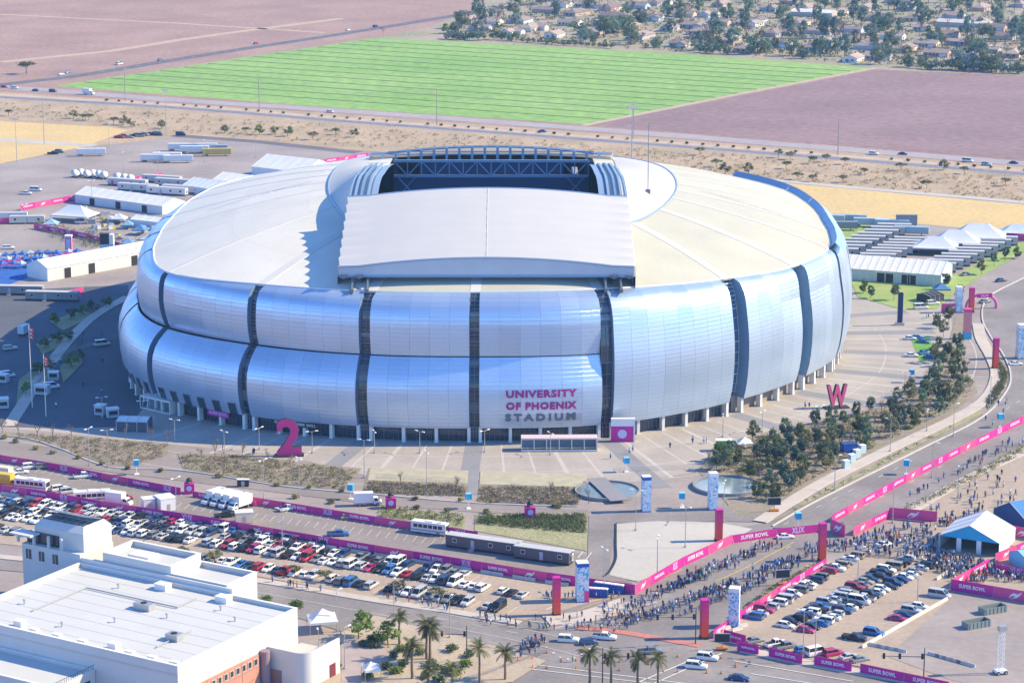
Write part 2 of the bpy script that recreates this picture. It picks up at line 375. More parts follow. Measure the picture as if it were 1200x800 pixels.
def metal_skin():
    m = bpy.data.materials.new('silver_cladding_sky_tint'); m.use_nodes = True; nt = m.node_tree; N = nt.nodes; L = nt.links; b = N['Principled BSDF']
    geo = N.new('ShaderNodeNewGeometry'); sep = N.new('ShaderNodeSeparateXYZ'); L.new(geo.outputs['Position'], sep.inputs[0])
    w = N.new('ShaderNodeMath'); w.operation = 'MULTIPLY'; w.inputs[1].default_value = 1 / 1.25; L.new(sep.outputs[2], w.inputs[0])
    fr = N.new('ShaderNodeMath'); fr.operation = 'FRACT'; L.new(w.outputs[0], fr.inputs[0])
    mr = N.new('ShaderNodeMapRange'); mr.inputs[1].default_value = 0.0; mr.inputs[2].default_value = 0.16; mr.inputs[3].default_value = 0.0; mr.inputs[4].default_value = 1.0; L.new(fr.outputs[0], mr.inputs[0])
    bp = N.new('ShaderNodeBump'); bp.inputs['Strength'].default_value = 0.4; bp.inputs['Distance'].default_value = 0.08; L.new(mr.outputs[0], bp.inputs['Height']); L.new(bp.outputs[0], b.inputs['Normal'])
    oi = N.new('ShaderNodeObjectInfo'); tn = N.new('ShaderNodeTexNoise'); tn.inputs['Scale'].default_value = 0.25; L.new(geo.outputs['Position'], tn.inputs['Vector'])
    ad = N.new('ShaderNodeMath'); ad.operation = 'MULTIPLY_ADD'; ad.inputs[1].default_value = 0.6; L.new(tn.outputs[0], ad.inputs[0]); 
    m1 = N.new('ShaderNodeMath'); m1.operation = 'MULTIPLY'; m1.inputs[1].default_value = 0.5; L.new(oi.outputs['Random'], m1.inputs[0]); L.new(m1.outputs[0], ad.inputs[2])
    mx = N.new('ShaderNodeMix'); mx.data_type = 'RGBA'; L.new(ad.outputs[0], mx.inputs[0]); mx.inputs[6].default_value = (0.49, 0.62, 0.79, 1); mx.inputs[7].default_value = (0.57, 0.69, 0.84, 1)  # sky reflection on the silver painted in as a blue tint
    dk = N.new('ShaderNodeMix'); dk.data_type = 'RGBA'; dk.blend_type = 'MULTIPLY'; dk.inputs[0].default_value = 1
    m4 = N.new('ShaderNodeMapRange'); m4.inputs[2].default_value = 1; m4.inputs[3].default_value = 0.84; m4.inputs[4].default_value = 1; L.new(mr.outputs[0], m4.inputs[0])
    L.new(mx.outputs[2], dk.inputs[6]); L.new(m4.outputs[0], dk.inputs[7]); L.new(dk.outputs[2], b.inputs['Base Color'])
    rr = N.new('ShaderNodeMapRange'); rr.inputs[3].default_value = 0.28; rr.inputs[4].default_value = 0.40; L.new(oi.outputs['Random'], rr.inputs[0]); L.new(rr.outputs[0], b.inputs['Roughness'])
    b.inputs['Metallic'].default_value = 0.58
    return m
M_SKIN = metal_skin()
M_SEAM = mat('seam_dark', (0.30, 0.34, 0.40), 0.6)
M_RETURN = mat('petal_return_sky_tint', (0.26, 0.40, 0.56), 0.45, metal=0.5, var=0.06, scale=0.3)  # blue of the reflected sky put into the metal's colour
M_GLASS = mat('slot_glass', (0.035, 0.05, 0.07), 0.08, metal=0.0, spec=0.8, var=0.3, scale=0.4)
M_MULL = mat('mullion_grey', (0.17, 0.20, 0.25), 0.5, metal=0.3)
M_WHITE = mat('white_paint', (0.78, 0.77, 0.75), 0.6, var=0.04, scale=0.3)
M_ROOF = mat('roof_membrane', (0.68, 0.655, 0.58), 0.75, var=0.06, scale=0.06, fine=0.035, rand=0.03)
M_ROOFSUN = mat('roof_membrane_sun_tone', (0.51, 0.50, 0.41), 0.75, var=0.06, scale=0.06, fine=0.035, rand=0.03)  # same membrane; creamy look of the sun-facing sectors painted into the colour
M_BAND = mat('roof_band_white', (0.62, 0.61, 0.57), 0.7, var=0.03, scale=0.2)
M_PANEL = mat('moving_roof_white', (0.76, 0.745, 0.72), 0.7, var=0.02, scale=0.1, trans=0.3)
M_STEEL = mat('truss_steel_blue_grey', (0.30, 0.41, 0.54), 0.5, metal=0.3)
M_DARK = mat('interior_blue_shade', (0.05, 0.09, 0.19), 0.8)  # blue shade inside the bowl painted into the colour
M_TAN = mat('base_wall_tan', (0.33, 0.27, 0.215), 0.85, var=0.07, scale=0.2, fine=0.1)
M_BGLASS = mat('base_glazing', (0.04, 0.055, 0.075), 0.12, spec=0.7)

stadium = thing('stadium', 'huge silver stadium with a pale domed roof and an open sliding roof panel', 'stadium', (0, 0, 0))
SLOTS = [-166, -153, -137, -121, -105.5, -91.7, -75, -53.5, -37, -22, -9, 4, 16, 28, 44, 60, 76, 92, 108, 124, 140, 152, 164, 179]
SW = {-105.5: 3.5, -91.7: 3.0, -75: 3.6, -121: 3.2, -137: 3.2, -53.5: 6.5, -37: 7.0}
def slot_half(a): return math.degrees((SW.get(a, 2.6) / 2) / R_BASE(a))
def panel_mesh(a0, a1, row, two, nu, nv, gap=0.0):
    """one curved cladding sheet with folded edges"""
    mb = MB(); lo, hi = gap, 1 - gap
    f = lambda u, v: skin(a0 + (a1 - a0) * u, row, v, two)
    mb.grid(f, nu, nv)
    def edge(P):
        for i in range(len(P) - 1):
            c = [(p - Vector((SCX, SCY, p.z))).normalized() * .3 for p in (P[i], P[i + 1])]
            mb.face([P[i], P[i] - c[0], P[i + 1] - c[1], P[i + 1]])
    edge([f(0, j / nv) for j in range(nv + 1)]); edge([f(1, j / nv) for j in range(nv, -1, -1)])
    edge([f(i / nu, 0) for i in range(nu, -1, -1)]); edge([f(i / nu, 1) for i in range(nu + 1)])
    me = mb.mesh('cladding_panel', M_SKIN); me.polygons.foreach_set('use_smooth', [i < nu * nv for i in range(len(me.polygons))]); return me
for i, s0 in enumerate(SLOTS):
    s1 = SLOTS[(i + 1) % len(SLOTS)]; s1 += 360 if s1 < s0 else 0
    key1 = SLOTS[(i + 1) % len(SLOTS)]
    a0 = s0 + slot_half(s0); a1 = s1 - slot_half(key1); am = (a0 + a1) / 2; amn = (am + 180) % 360 - 180
    two = (amn < -76) or (amn > 150); hidden = 45 < amn < 150
    rows = TIER if two else SMOOTH
    # backing shell and returns
    mb = MB()
    for r in range(len(rows)):
        nv = 6 if r == 0 else 4
        mb.grid(lambda u, v: skin(a0 + (a1 - a0) * u, r, v, two, 0.35), max(3, int((a1 - a0) / 2)), nv, 0)
        for aa, sg in ((a0, 1), (a1, -1)):
            for k in range(nv):
                p, q = skin(aa, r, k / nv, two, .01), skin(aa, r, (k + 1) / nv, two, .01); p2, q2 = skin(aa, r, k / nv, two, 5.0), skin(aa, r, (k + 1) / nv, two, 5.0)
                mb.face([p, p2, q2, q][::sg], 1)
    # soffit below the cladding
    for k in range(8):
        b0 = a0 + (a1 - a0) * k / 8; b1 = a0 + (a1 - a0) * (k + 1) / 8
        mb.face([skin(b0, 0, 0, two), skin(b0, 0, 0, two, 5), skin(b1, 0, 0, two, 5), skin(b1, 0, 0, two)], 1)
    shell = link('facade_petal', mb.mesh('facade_petal', [M_SEAM, M_RETURN], True), stadium)
    arc = R(a1 - a0) * R_BASE(am); nc = 1 if hidden else max(2, round(arc / 5.6)); g = 0.0 if hidden else math.degrees(0.02 / R_BASE(am))
    for r in range(len(rows)):
        for c in range(nc):
            b0 = a0 + (a1 - a0) * c / nc + (g if c else 0); b1 = a0 + (a1 - a0) * (c + 1) / nc - (g if c < nc - 1 else 0)
            link('cladding_panel', panel_mesh(b0, b1, r, two, 6 if hidden else 2, 9 if r == 0 else 6), shell)
    # base wall with columns
    right = -76 < amn < 40
    bw = MB(); nb = max(3, int((a1 - a0) / 2)); b0, b1 = a0 - 1.2, a1 + 1.2
    bw.grid(lambda u, v: pol(b0 + (b1 - b0) * u, R_BASE(b0 + (b1 - b0) * u) - 3.2, v * 5.2), nb, 1)
    base = link('base_wall', bw.mesh('base_wall', M_TAN if right and amn > -60 else M_BGLASS), stadium)
    if not hidden:
        ncol = max(2, round(arc / 9.5))
        for c in range(ncol + 1):
            a = a0 + (a1 - a0) * (c + 0.02) / (ncol + 0.04); p = pol(a, R_BASE(a) - 1.6, 0)
            cm = MB(); cm.box(-.9, .9, -.45, .45, 0, 4.75); cm.box(-1.0, 1.0, -.55, .55, 0, .35)
            link('column', cm.mesh('column', M_WHITE), base, p, R(a))
        if two or amn < -60:
            for c in range(ncol):
                a = a0 + (a1 - a0) * (c + .5) / ncol; mbm = MB()
                mbm.box(-.06, .06, -3.2, 3.2, 3.0, 3.2)
                for k in range(-2, 3): mbm.box(-.06, .06, k * 1.5 - .06, k * 1.5 + .06, 0, 4.8)
                link('window_frame', mbm.mesh('window_frame', M_MULL), base, pol(a, R_BASE(a) - 3.1, 0), R(a))
    if two and amn > -165 and amn < -121 or amn > 170:       # dark openings low in the left petals
        no = max(2, round(arc / 6.0))
        for c in range(no):
            a = a0 + (a1 - a0) * (c + .5) / no; p0 = skin(a, 0, 0.0, two); p1 = skin(a, 0, 0.16, two)
            om = MB(); da = math.degrees(1.35 / R_BASE(a))
            om.grid(lambda u, v: skin(a - da + 2 * da * u, 0, v * .17, two, -0.05), 2, 3, 0)
            op = link('facade_opening', om.mesh('facade_opening', M_BGLASS), stadium)
            fm = MB()
            for e in (-da, da):
                for k in range(3):
                    p = skin(a + e, 0, k / 3 * .17, two, -0.08); q = skin(a + e, 0, (k + 1) / 3 * .17, two, -0.08); fm.tube(p, q, .12, n=4)
            fm.tube(skin(a - da, 0, .17, two, -.08), skin(a + da, 0, .17, two, -.08), .12, n=4)
            link('frame', fm.mesh('frame', M_MULL), op)
# glazed slots between the petals
for i, s in enumerate(SLOTS):
    sn = (s + 180) % 360 - 180
    if 45 < sn < 150: continue
    two = sn < -76 or sn > 150; rows = TIER if two else SMOOTH; hw = slot_half(s); mb = MB()
    front = -125 < sn < -70; dep = 2.0 if front else 4.6
    for r in range(len(rows)):
        mb.grid(lambda u, v: skin(s - hw * 1.02 + 2.04 * hw * u, r, v, two, dep), 2, 8)
    mb.grid(lambda u, v: skin(s - hw + 2 * hw * u, 0, 0, two, dep) * v + pol(s - hw + 2 * hw * u, R_BASE(s) - dep, 0) * (1 - v), 1, 2)
    sl = link('slot_glazing', mb.mesh('slot_glazing', M_GLASS if front else (mat('slot_glass_blue', (.10, .19, .30), .1, spec=.8) if sn > -60 else mat('slot_navy', (.05, .09, .17), .4)), True), stadium)
    fm = MB(); NV = 9
    for r in range(len(rows)):
        for k in range(NV):
            for u in (-.95, 0, .95): fm.tube(skin(s + hw * u, r, k / NV, two, dep - .15), skin(s + hw * u, r, (k + 1) / NV, two, dep - .15), .10, n=4)
            fm.tube(skin(s - hw, r, k / NV, two, dep - .15), skin(s + hw, r, k / NV, two, dep - .15), .12 if k % 3 else .2, n=4)
    for u in (-.95, -.3, .3, .95): fm.tube(skin(s + hw * u, 0, 0, two, dep - .15), pol(s + hw * u, R_BASE(s) - dep + .15, 0), .13, n=4)
    fm.tube(pol(s - hw, R_BASE(s) - dep + .15, 3.2), pol(s + hw, R_BASE(s) - dep + .15, 3.2), .15, n=4)
    link('mullion', fm.mesh('mullion', M_WHITE if sn > -60 and sn < 40 else M_MULL), sl)
    if front:                                              # tinted bands in the glass
        for k in range(7):
            if rnd.random() < .45: continue
            r = rnd.choice([0, 0, 1, 2]) if two else rnd.choice([0, 0, 1]); t = rnd.uniform(0.05, .8); pm_ = MB()
            pm_.grid(lambda u, v: skin(s - hw * .9 + 1.8 * hw * u, r, t + v * .12, two, dep - .08), 1, 2)
            link('pane', pm_.mesh('pane', mat('pane_tint_%d' % (k % 3), [(0.10, 0.13, 0.17), (0.16, 0.19, 0.23), (0.25, 0.28, 0.32)][k % 3], 0.15, spec=.7)), sl)

# fixed roof: sectors of membrane, raised white bands over the slots
def roof_z(x, y):
    dx, dy = x - SCX, y - SCY; a = math.degrees(math.atan2(dy, dx)); rr = R_BASE(a) - INS(a); rho = min(1.0, math.hypot(dx, dy) / rr)
    return Z_RIM(a) * rho ** 2 + 43 * (1 - rho ** 2) + 15.5 * (1 - rho ** 2.2)
RW, RY0 = 43.5, 823.0                                      # half width over the rails, centre of the sliding roof
XC = -7.5
def rail_z(y):
    if y <= 766: return 47.2 + (y - 714) * 0.2615
    if y <= 815: return 60.8 + 0.2 * (y - 766) - 0.0036 * (y - 766) ** 2
    if y <= 890: return 61.96 - 0.0705 * (y - 815) - 0.0006 * (y - 815) ** 2
    return max(44.5, 53.3 - 0.2 * (y - 890))
def roof_pt(a, rho, dz=0.0):
    r = (R_BASE(a) - INS(a)) * rho; x = SCX + r * math.cos(R(a)); y = SCY + r * math.sin(R(a)); return Vector((x, y, roof_z(x, y) + dz))
def hole_rho(a):
    """where the roof stops at the opening between the rails"""
    ca, sa = math.cos(R(a)), math.sin(R(a)); r = 1e9
    if abs(ca) > 1e-6: r = min(r, 36.0 / abs(ca))
    if sa < 0: r = min(r, (SCY - 764) / -sa)
    if sa > 0: r = min(r, (886 - SCY) / sa)
    return r / (R_BASE(a) - INS(a))
roof = link('roof', None, stadium) if False else None
rb = MB()
rb.grid(lambda u, v: roof_pt(-180 + 360 * u, hole_rho(-180 + 360 * u) + (1.0 - hole_rho(-180 + 360 * u)) * v, -0.25), 120, 6)
roof = link('roof', rb.mesh('roof', M_ROOF), stadium)
ALLA = SLOTS
for i, s0 in enumerate(SLOTS):
    s1 = SLOTS[(i + 1) % len(SLOTS)]; s1 += 360 if s1 < s0 else 0
    sm = ((s0 + s1) / 2 + 180) % 360 - 180
    nrad = 3
    for k in range(nrad):
        def f(u, v):
            a = s0 + (s1 - s0) * u; h0 = hole_rho(a); e0 = h0 + (1.0 - h0) * (k + .0006) / nrad; e1 = h0 + (1.0 - h0) * (k + .9994) / nrad
            return roof_pt(a, e0 + (e1 - e0) * v)
        mb = MB(); mb.grid(f, 6, 4)
        mb.grid(lambda u, v: f(u, 1) - Vector((0, 0, .5 * v)), 6, 1)
        link('roof_panel', mb.mesh('roof_panel', M_ROOFSUN if -100 < sm < 70 else M_ROOF, True), roof)
for s in SLOTS:
    sn = (s + 180) % 360 - 180; w = 1.5 if -125 < sn < -30 else 0.8
    h0 = max(hole_rho(s), 0.40); mb = MB(); n = 14
    for sg in (0,):
        for k in range(n):
            r0 = h0 + (1.0 - h0) * k / n; r1 = h0 + (1.0 - h0) * (k + 1) / n
            d = [math.degrees(w / max(20, (R_BASE(s) - INS(s)) * r)) for r in (r0, r1)]
            a_, b_, c_, e_ = roof_pt(s - d[0], r0, .1), roof_pt(s + d[0], r0, .1), roof_pt(s + d[1], r1, .1), roof_pt(s - d[1], r1, .1)
            mb.face([a_, e_, c_, b_][::1]); dn = Vector((0, 0, .3))
            mb.face([a_, a_ - dn, e_ - dn, e_]); mb.face([c_, c_ - dn, b_ - dn, b_])
    link('roof_band', mb.mesh('roof_band', M_BAND), roof)
# gutter cap where the cladding meets the roof
mb = MB()
for k in range(180):
    a, b = -180 + 2 * k, -178 + 2 * k
    mb.tube(roof_pt(a, 1.0, 0.05), roof_pt(b, 1.0, 0.05), .28, n=5, caps=False)
link('gutter', mb.mesh('gutter', M_WHITE), roof)
# upstand of the cladding along the north-east rim, seen from inside
for (a0_, a1_) in ((-22, -9.2), (-9, 3.8), (4, 15.8), (16, 27.8), (28, 44)):
    mb = MB(); n_ = 6
    for k in range(n_):
        a, b = a0_ + (a1_ - a0_) * k / n_, a0_ + (a1_ - a0_) * (k + 1) / n_; hh_ = Vector((0, 0, 1.9))
        p0, p1 = roof_pt(a, 1.002), roof_pt(b, 1.002); q0, q1 = roof_pt(a, 1.018) + hh_, roof_pt(b, 1.018) + hh_; s0_, s1_ = roof_pt(a, 1.045) + Vector((0, 0, -.6)), roof_pt(b, 1.045) + Vector((0, 0, -.6))
        mb.face([p0, p1, q1, q0], 0); mb.face([q0, q1, s1_, s0_], 1)
    link('rim_upstand', mb.mesh('rim_upstand', [M_RETURN, M_SKIN], True), stadium)
# faint lettering painted on both shoulders of the roof
def roof_text(s, p0, p1, material, up):
    a, b = Vector(p0), Vector(p1); me = text_mesh(s, material, 1.0, 0.02, 1.25).copy(); xs = [v.co.x for v in me.vertices]; L = max(xs) - min(xs)
    d = (b - a); sc_ = d.length / L; d.normalize(); nrm = Vector((-d.y, d.x)) * up; mid = (a + b) / 2
    for v in me.vertices:
        q = mid + d * (v.co.x * sc_) + nrm * (v.co.y * sc_ * 0.75); v.co = (q.x, q.y, roof_z(q.x, q.y) + .28)
    link('roof_lettering', me, roof)
def Groof(px, py):
    h = 46.0
    for _ in range(6): p = G(px, py, h); h = roof_z(p.x, p.y)
    return (p.x, p.y)
roof_text('UNIVERSITY OF PHOENIX', Groof(245, 247), Groof(366, 213), mat('roof_print_grey', (0.46, 0.44, 0.52), .8), 1)
roof_text('UNIVERSITY OF PHOENIX', Groof(822, 224), Groof(935, 259), mat('roof_print_pink', (0.66, 0.36, 0.38), .8), 1)

# sliding roof panels, on rails that climb to the middle
def moving_panel(y0, y1, name, rear):
    root = link(name, None, None)
    W = RW; NB = 8; mb = MB()
    def top(x, y, ridge):
        e = (x / W) ** 2; return rail_z(y) + 1.9 + 3.4 * (1 - e) + ridge * (0.10 + 0.7 * max(0, abs(x / W) - .86) / .14)
    for j in range(NB):
        ya = y0 + (y1 - y0) * j / NB; yb = y0 + (y1 - y0) * (j + 1) / NB
        bm = MB()
        def f(u, v):
            x = -W + 2 * W * u; ridge = abs(2 * v - 1) ** 1.6; xx = x * (1 + .010 * ridge * (abs(x / W) ** 8)); return Vector((XC + xx, ya + (yb - ya) * v, top(x, ya + (yb - ya) * v, ridge)))
        bm.grid(f, 28, 6)
        for u, sg in ((0, -1), (1, 1)):                    # scalloped end flaps
            for k in range(6):
                p, q = f(u, k / 6), f(u, (k + 1) / 6); b0 = Vector((p.x, p.y, rail_z(p.y))); b1 = Vector((q.x, q.y, rail_z(q.y)))
                bm.face([p, b0, b1, q][::1 if sg > 0 else -1])
        link('membrane_bay', bm.mesh('membrane_bay', M_PANEL, True), stadium)
    # end fascias
    for ye, sg in ((y0, -1), (y1, 1)):
        fb = MB(); n = 28; face_m = M_STEEL if sg < 0 and not rear else M_PANEL
        for k in range(n):
            xa, xb = -W + 2 * W * k / n, -W + 2 * W * (k + 1) / n
            pa, pb = Vector((XC + xa, ye, rail_z(ye) - .2)), Vector((XC + xb, ye, rail_z(ye) - .2)); ta, tb = Vector((XC + xa, ye, top(xa, ye, 1.0))), Vector((XC + xb, ye, top(xb, ye, 1.0)))
            fb.face([pa, pb, tb, ta][::-sg])
        if rear and sg < 0: fb = MB(); fb.box(XC - W, XC + W, ye - .2, ye, rail_z(ye) - .3, rail_z(ye) + .5)
        o = link('panel_fascia', fb.mesh('panel_fascia', mat('fascia_grey_blue', (0.52, 0.56, 0.60), .6, var=.04, scale=.2) if not rear else mat('fascia_pale', (0.62, 0.64, 0.58), .6, trans=.5)), stadium)
        eb = MB()
        for k in range(n):
            xa, xb = -W + 2 * W * k / n, -W + 2 * W * (k + 1) / n
            eb.tube((XC + xa, ye + .1 * sg, top(xa, ye, 1.0)), (XC + xb, ye + .1 * sg, top(xb, ye, 1.0)), .32 if not rear else .5, n=5)
        eb.tube((XC - W, ye + .1 * sg, rail_z(ye) - .2), (XC + W, ye + .1 * sg, rail_z(ye) - .2), .35, n=5)
        link('edge_trim', eb.mesh('edge_trim', M_STEEL), o)
        if rear and sg < 0:
            for k in range(1, 19):
                x = -W + 2 * W * k / 19; rbm = MB(); rbm.box(XC + x - .45, XC + x + .45, ye - 1.2, ye - .05, rail_z(ye) - .2, top(x, ye, 1.0) - .1)
                link('rib', rbm.mesh('rib', M_STEEL), o)
            for zz in (.35, .65):
                lb = MB(); lb.tube((XC - W * .85, ye - .5, rail_z(ye) + 1.2 + 3.6 * zz), (XC + W * .85, ye - .5, rail_z(ye) + 1.2 + 3.6 * zz), .2, n=4); link('rail_bar', lb.mesh('rail_bar', M_STEEL), o)
        if not rear:
            sb = MB(); sb.box(XC - .25, XC + .25, y0, y1, 0, .3)
    bpy.data.objects.remove(root)
    if not rear:
        rm = MB(); n = 10
        for k in range(n):
            ya, yb = y0 + (y1 - y0) * k / n, y0 + (y1 - y0) * (k + 1) / n
            rm.tube((XC, ya, top(0, ya, .9)), (XC, yb, top(0, yb, .9)), .09, n=5)
        link('ridge_seam', rm.mesh('ridge_seam', mat('seam_grey', (.64, .63, .61), .7)), stadium)
    # underside
    if rear: return
    ub = MB(); ub.grid(lambda u, v: Vector((XC - W + 2 * W * (1 - u), y0 + (y1 - y0) * v, rail_z(y0 + (y1 - y0) * v) - .3)), 8, 6)
    link('panel_underside', ub.mesh('panel_underside', M_STEEL), stadium)
moving_panel(714.0, 762.0, 'sliding_panel', False)
moving_panel(884.0, 932.0, 'sliding_panel', True)
# carriages and struts at the lower corners
for sx in (-1, 1):
    for dx in (39.5, 35.0):
        mb = MB(); x = XC + sx * dx; y = 715.5
        mb.box(x - .5, x + .5, y - 6.5, y - .5, roof_z(x, y - 6) - .3, roof_z(x, y - 6) + .8); mb.box(x - .45, x + .45, y - .4, y + .6, roof_z(x, y) - .5, rail_z(y))
        mb.tube((x, y - 6, roof_z(x, y - 6) + .5), (x, y, rail_z(y) - .4), .35, n=5)
        link('strut', mb.mesh('strut', M_MULL), stadium)
    for dx in (42, 37.5):
        mb = MB(); x = XC + sx * dx; mb.box(x - 1.1, x + 1.1, 712.8, 713.8, rail_z(713) - .3, rail_z(713) + .6); mb.tube((x, 712.4, rail_z(713)), (x, 713.2, rail_z(713)), .5, n=8)
        link('carriage', mb.mesh('carriage', M_MULL), stadium)
# rail beams either side of the opening
def arc_strip(x0, x1, ya, yb, dz, th, m, name, n=22):
    mb = MB()
    for k in range(n):
        a, b = ya + (yb - ya) * k / n, ya + (yb - ya) * (k + 1) / n; za, zb = rail_z(a) + dz, rail_z(b) + dz
        mb.face([(x0, a, za), (x1, a, za), (x1, b, zb), (x0, b, zb)])
        mb.face([(x0, a, za - th), (x0, a, za), (x0, b, zb), (x0, b, zb - th)]); mb.face([(x1, a, za), (x1, a, za - th), (x1, b, zb - th), (x1, b, zb)])
    return link(name, mb.mesh(name, m), stadium)
for sx in (-1, 1):
    for (u0, u1, dz, th, m) in ((35.0, 37.0, -1.0, 11, M_STEEL), (37.02, 43.28, -1.5, 3, M_BAND), (37.6, 38.4, -.4, 1.6, M_STEEL), (39.8, 40.5, -.3, 1.6, M_RETURN), (41.6, 42.4, -.5, 1.6, M_STEEL), (43.3, 44.0, -1.2, 12, M_STEEL)):
        x0, x1 = sorted((XC + sx * u0, XC + sx * u1)); arc_strip(x0, x1, 716, 930, dz, th, m, 'rail_beam')
    # raised white cheek that closes the gap between rail and dome
    def cheek(u, v):
        y = 770 + 148 * u; e = max(0.0, 1 - ((y - 844) / 74) ** 2); xo = 44 + (20 if sx > 0 else 11) * e ** .8 * v; x = XC + sx * xo; zr_ = rail_z(y) - 1.2; zd = roof_z(x, y) + .25
        zin = max(zr_, roof_z(XC + sx * 44, y) + .2); t = v; return Vector((x, y, zin * (1 - t) ** 1.3 + zd * (1 - (1 - t) ** 1.3)))
    cm = MB(); cm.grid(cheek if sx < 0 else (lambda u, v: cheek(1 - u, v)), 30, 8); ck = link('roof_cheek', cm.mesh('roof_cheek', mat('cheek_white', (.54, .535, .51), .7, var=.03, scale=.1), True), stadium)
    tm = MB()
    for k in range(30): tm.tube(cheek(k / 30, 1), cheek((k + 1) / 30, 1), .35, n=5)
    link('cheek_edge', tm.mesh('cheek_edge', M_STEEL), ck)
    for (yy, hh) in ((800, 9),) if sx > 0 else ():
        mb = MB(); mb.tube((XC + 52, yy, roof_z(XC + 52, yy)), (XC + 52, yy, roof_z(XC + 52, yy) + 26), .16, .08, n=5); mb.box(XC + 51.2, XC + 52.8, yy - .4, yy + .4, roof_z(XC + 52, yy), roof_z(XC + 52, yy) + 4)
        link('mast', mb.mesh('mast', M_MULL), stadium)
# bowl seen through the opening
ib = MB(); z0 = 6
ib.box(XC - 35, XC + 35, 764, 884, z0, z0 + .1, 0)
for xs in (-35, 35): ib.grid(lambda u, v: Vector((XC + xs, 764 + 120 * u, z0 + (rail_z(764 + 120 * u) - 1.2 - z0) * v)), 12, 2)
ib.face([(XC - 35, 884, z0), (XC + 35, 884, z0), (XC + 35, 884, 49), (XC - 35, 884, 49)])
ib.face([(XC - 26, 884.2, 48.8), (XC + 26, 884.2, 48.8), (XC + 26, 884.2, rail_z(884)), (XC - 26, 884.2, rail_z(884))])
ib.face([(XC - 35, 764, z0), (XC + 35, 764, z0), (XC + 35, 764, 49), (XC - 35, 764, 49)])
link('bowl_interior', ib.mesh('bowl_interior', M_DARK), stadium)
tb = MB(); yT = 879.0; zb, zt = 49.6, 55.0; x0, x1 = XC - 35, XC + 35; NT = 14
tb.box(x0, x1, yT - .45, yT + .45, zb - .45, zb + .45); tb.box(x0, x1, yT - .45, yT + .45, zt - .45, zt + .45)
truss = link('truss', tb.mesh('truss', M_STEEL), stadium)
for k in range(NT):
    xa, xb = x0 + (x1 - x0) * k / NT, x0 + (x1 - x0) * (k + 1) / NT; mb = MB()
    mb.tube((xa, yT, zb), (xb, yT, zt), .26, n=5) if k % 2 else mb.tube((xa, yT, zt), (xb, yT, zb), .26, n=5)
    mb.tube((xb, yT, zb), (xb, yT, zt), .22, n=5); link('brace', mb.mesh('brace', M_STEEL), truss)
for xs in (-30.5, 30.5):
    mb = MB()
    for d in (-4, 4): mb.tube((XC + xs - d, 883, 40.5), (XC + xs + d, 883, 49.4), .3, n=5)
    link('brace', mb.mesh('brace', M_STEEL), truss)
# name on the facade petal right of the middle slot: letters follow the curved cladding
def facade_text(s, am, zc_, width, material, spacing):
    me = text_mesh(s, material, 1.0, 0.045, spacing).copy(); xs = [v.co.x for v in me.vertices]; L = max(xs) - min(xs); sc_ = width / L
    def zt(a, z):
        lo, hi = 0.0, 1.0
        for _ in range(30):
            m_ = (lo + hi) / 2
            if prof(a, 0, m_, True)[1] < z: lo = m_
            else: hi = m_
        return lo
    for v in me.vertices:
        a = am + math.degrees(v.co.x * sc_ / R_BASE(am)); z = zc_ + v.co.y * 2.9; p = skin(a, 0, zt(a, z), True, -0.32); v.co = p
    grp = link('facade_lettering', None, stadium); par = list(range(len(me.vertices)))
    def find(i):
        while par[i] != i: par[i] = par[par[i]]; i = par[i]
        return i
    for p in me.polygons:
        for v in p.vertices[1:]: par[find(v)] = find(p.vertices[0])
    isl = {}
    for p in me.polygons: isl.setdefault(find(p.vertices[0]), []).append(tuple(p.vertices))
    for fs in isl.values():                                # one raised letter each
        lb_ = MB()
        for f in fs: lb_.face([me.vertices[v].co for v in f])
        link('letter', lb_.mesh('letter', material), grp)
am_t = math.degrees(math.atan2(*(lambda p: (p.y - SCY, p.x - SCX))(G(632, 474, 11))))
M_MAG = mat('letter_magenta', (0.40, 0.015, 0.22), .5); M_LGREY = mat('letter_grey', (0.13, 0.15, 0.19), .5)
facade_text('UNIVERSITY', am_t, 15.2, 20.6, M_MAG, 1.12); facade_text('OF PHOENIX', am_t, 11.5, 20.6, M_MAG, 1.12); facade_text('STADIUM', am_t, 7.9, 20.6, M_LGREY, 1.45)
# ================================================================== kinds of things
M_PAINTJ = mat('car_paint', (1, 1, 1), 0.28, objcol=True, spec=0.6)
M_CGLASS = mat('car_glass', (0.02, 0.025, 0.03), 0.08, spec=0.7)
M_TYRE = mat('tyre_rubber', (0.02, 0.02, 0.022), 0.85)
M_RIM = mat('wheel_rim', (0.45, 0.45, 0.47), 0.35, metal=0.7)
M_TRIM = mat('black_trim', (0.03, 0.03, 0.032), 0.6)
M_RED = mat('tail_red', (0.45, 0.02, 0.02), 0.4)
M_LAMP = mat('lamp_clear', (0.75, 0.75, 0.72), 0.25)
M_CHASSIS = mat('chassis_grey', (0.08, 0.08, 0.085), 0.7)
M_BOXW = mat('box_paint', (1, 1, 1), 0.45, objcol=True, var=0.04, scale=0.4)
M_CANVAS = mat('canvas_white', (0.74, 0.74, 0.73), 0.8, var=0.04, scale=0.3, trans=0.1)
M_CANVASJ = mat('canvas_tinted', (1, 1, 1), 0.8, objcol=True, var=0.05, scale=0.3)
M_MAGF = mat('banner_magenta', (0.52, 0.02, 0.28), 0.55, col2=(0.62, 0.035, 0.28), scale=0.03, spec=0.3)
M_BTXT = mat('banner_print_white', (0.80, 0.78, 0.78), 0.6)
M_BTXT2 = mat('banner_print_lilac', (0.62, 0.55, 0.78), 0.6)
M_PINK2 = mat('banner_red_pink', (0.72, 0.08, 0.26), 0.55, spec=0.3)
M_BLOCK = mat('concrete_block', (0.56, 0.53, 0.48), 0.9, var=0.08, scale=0.5)
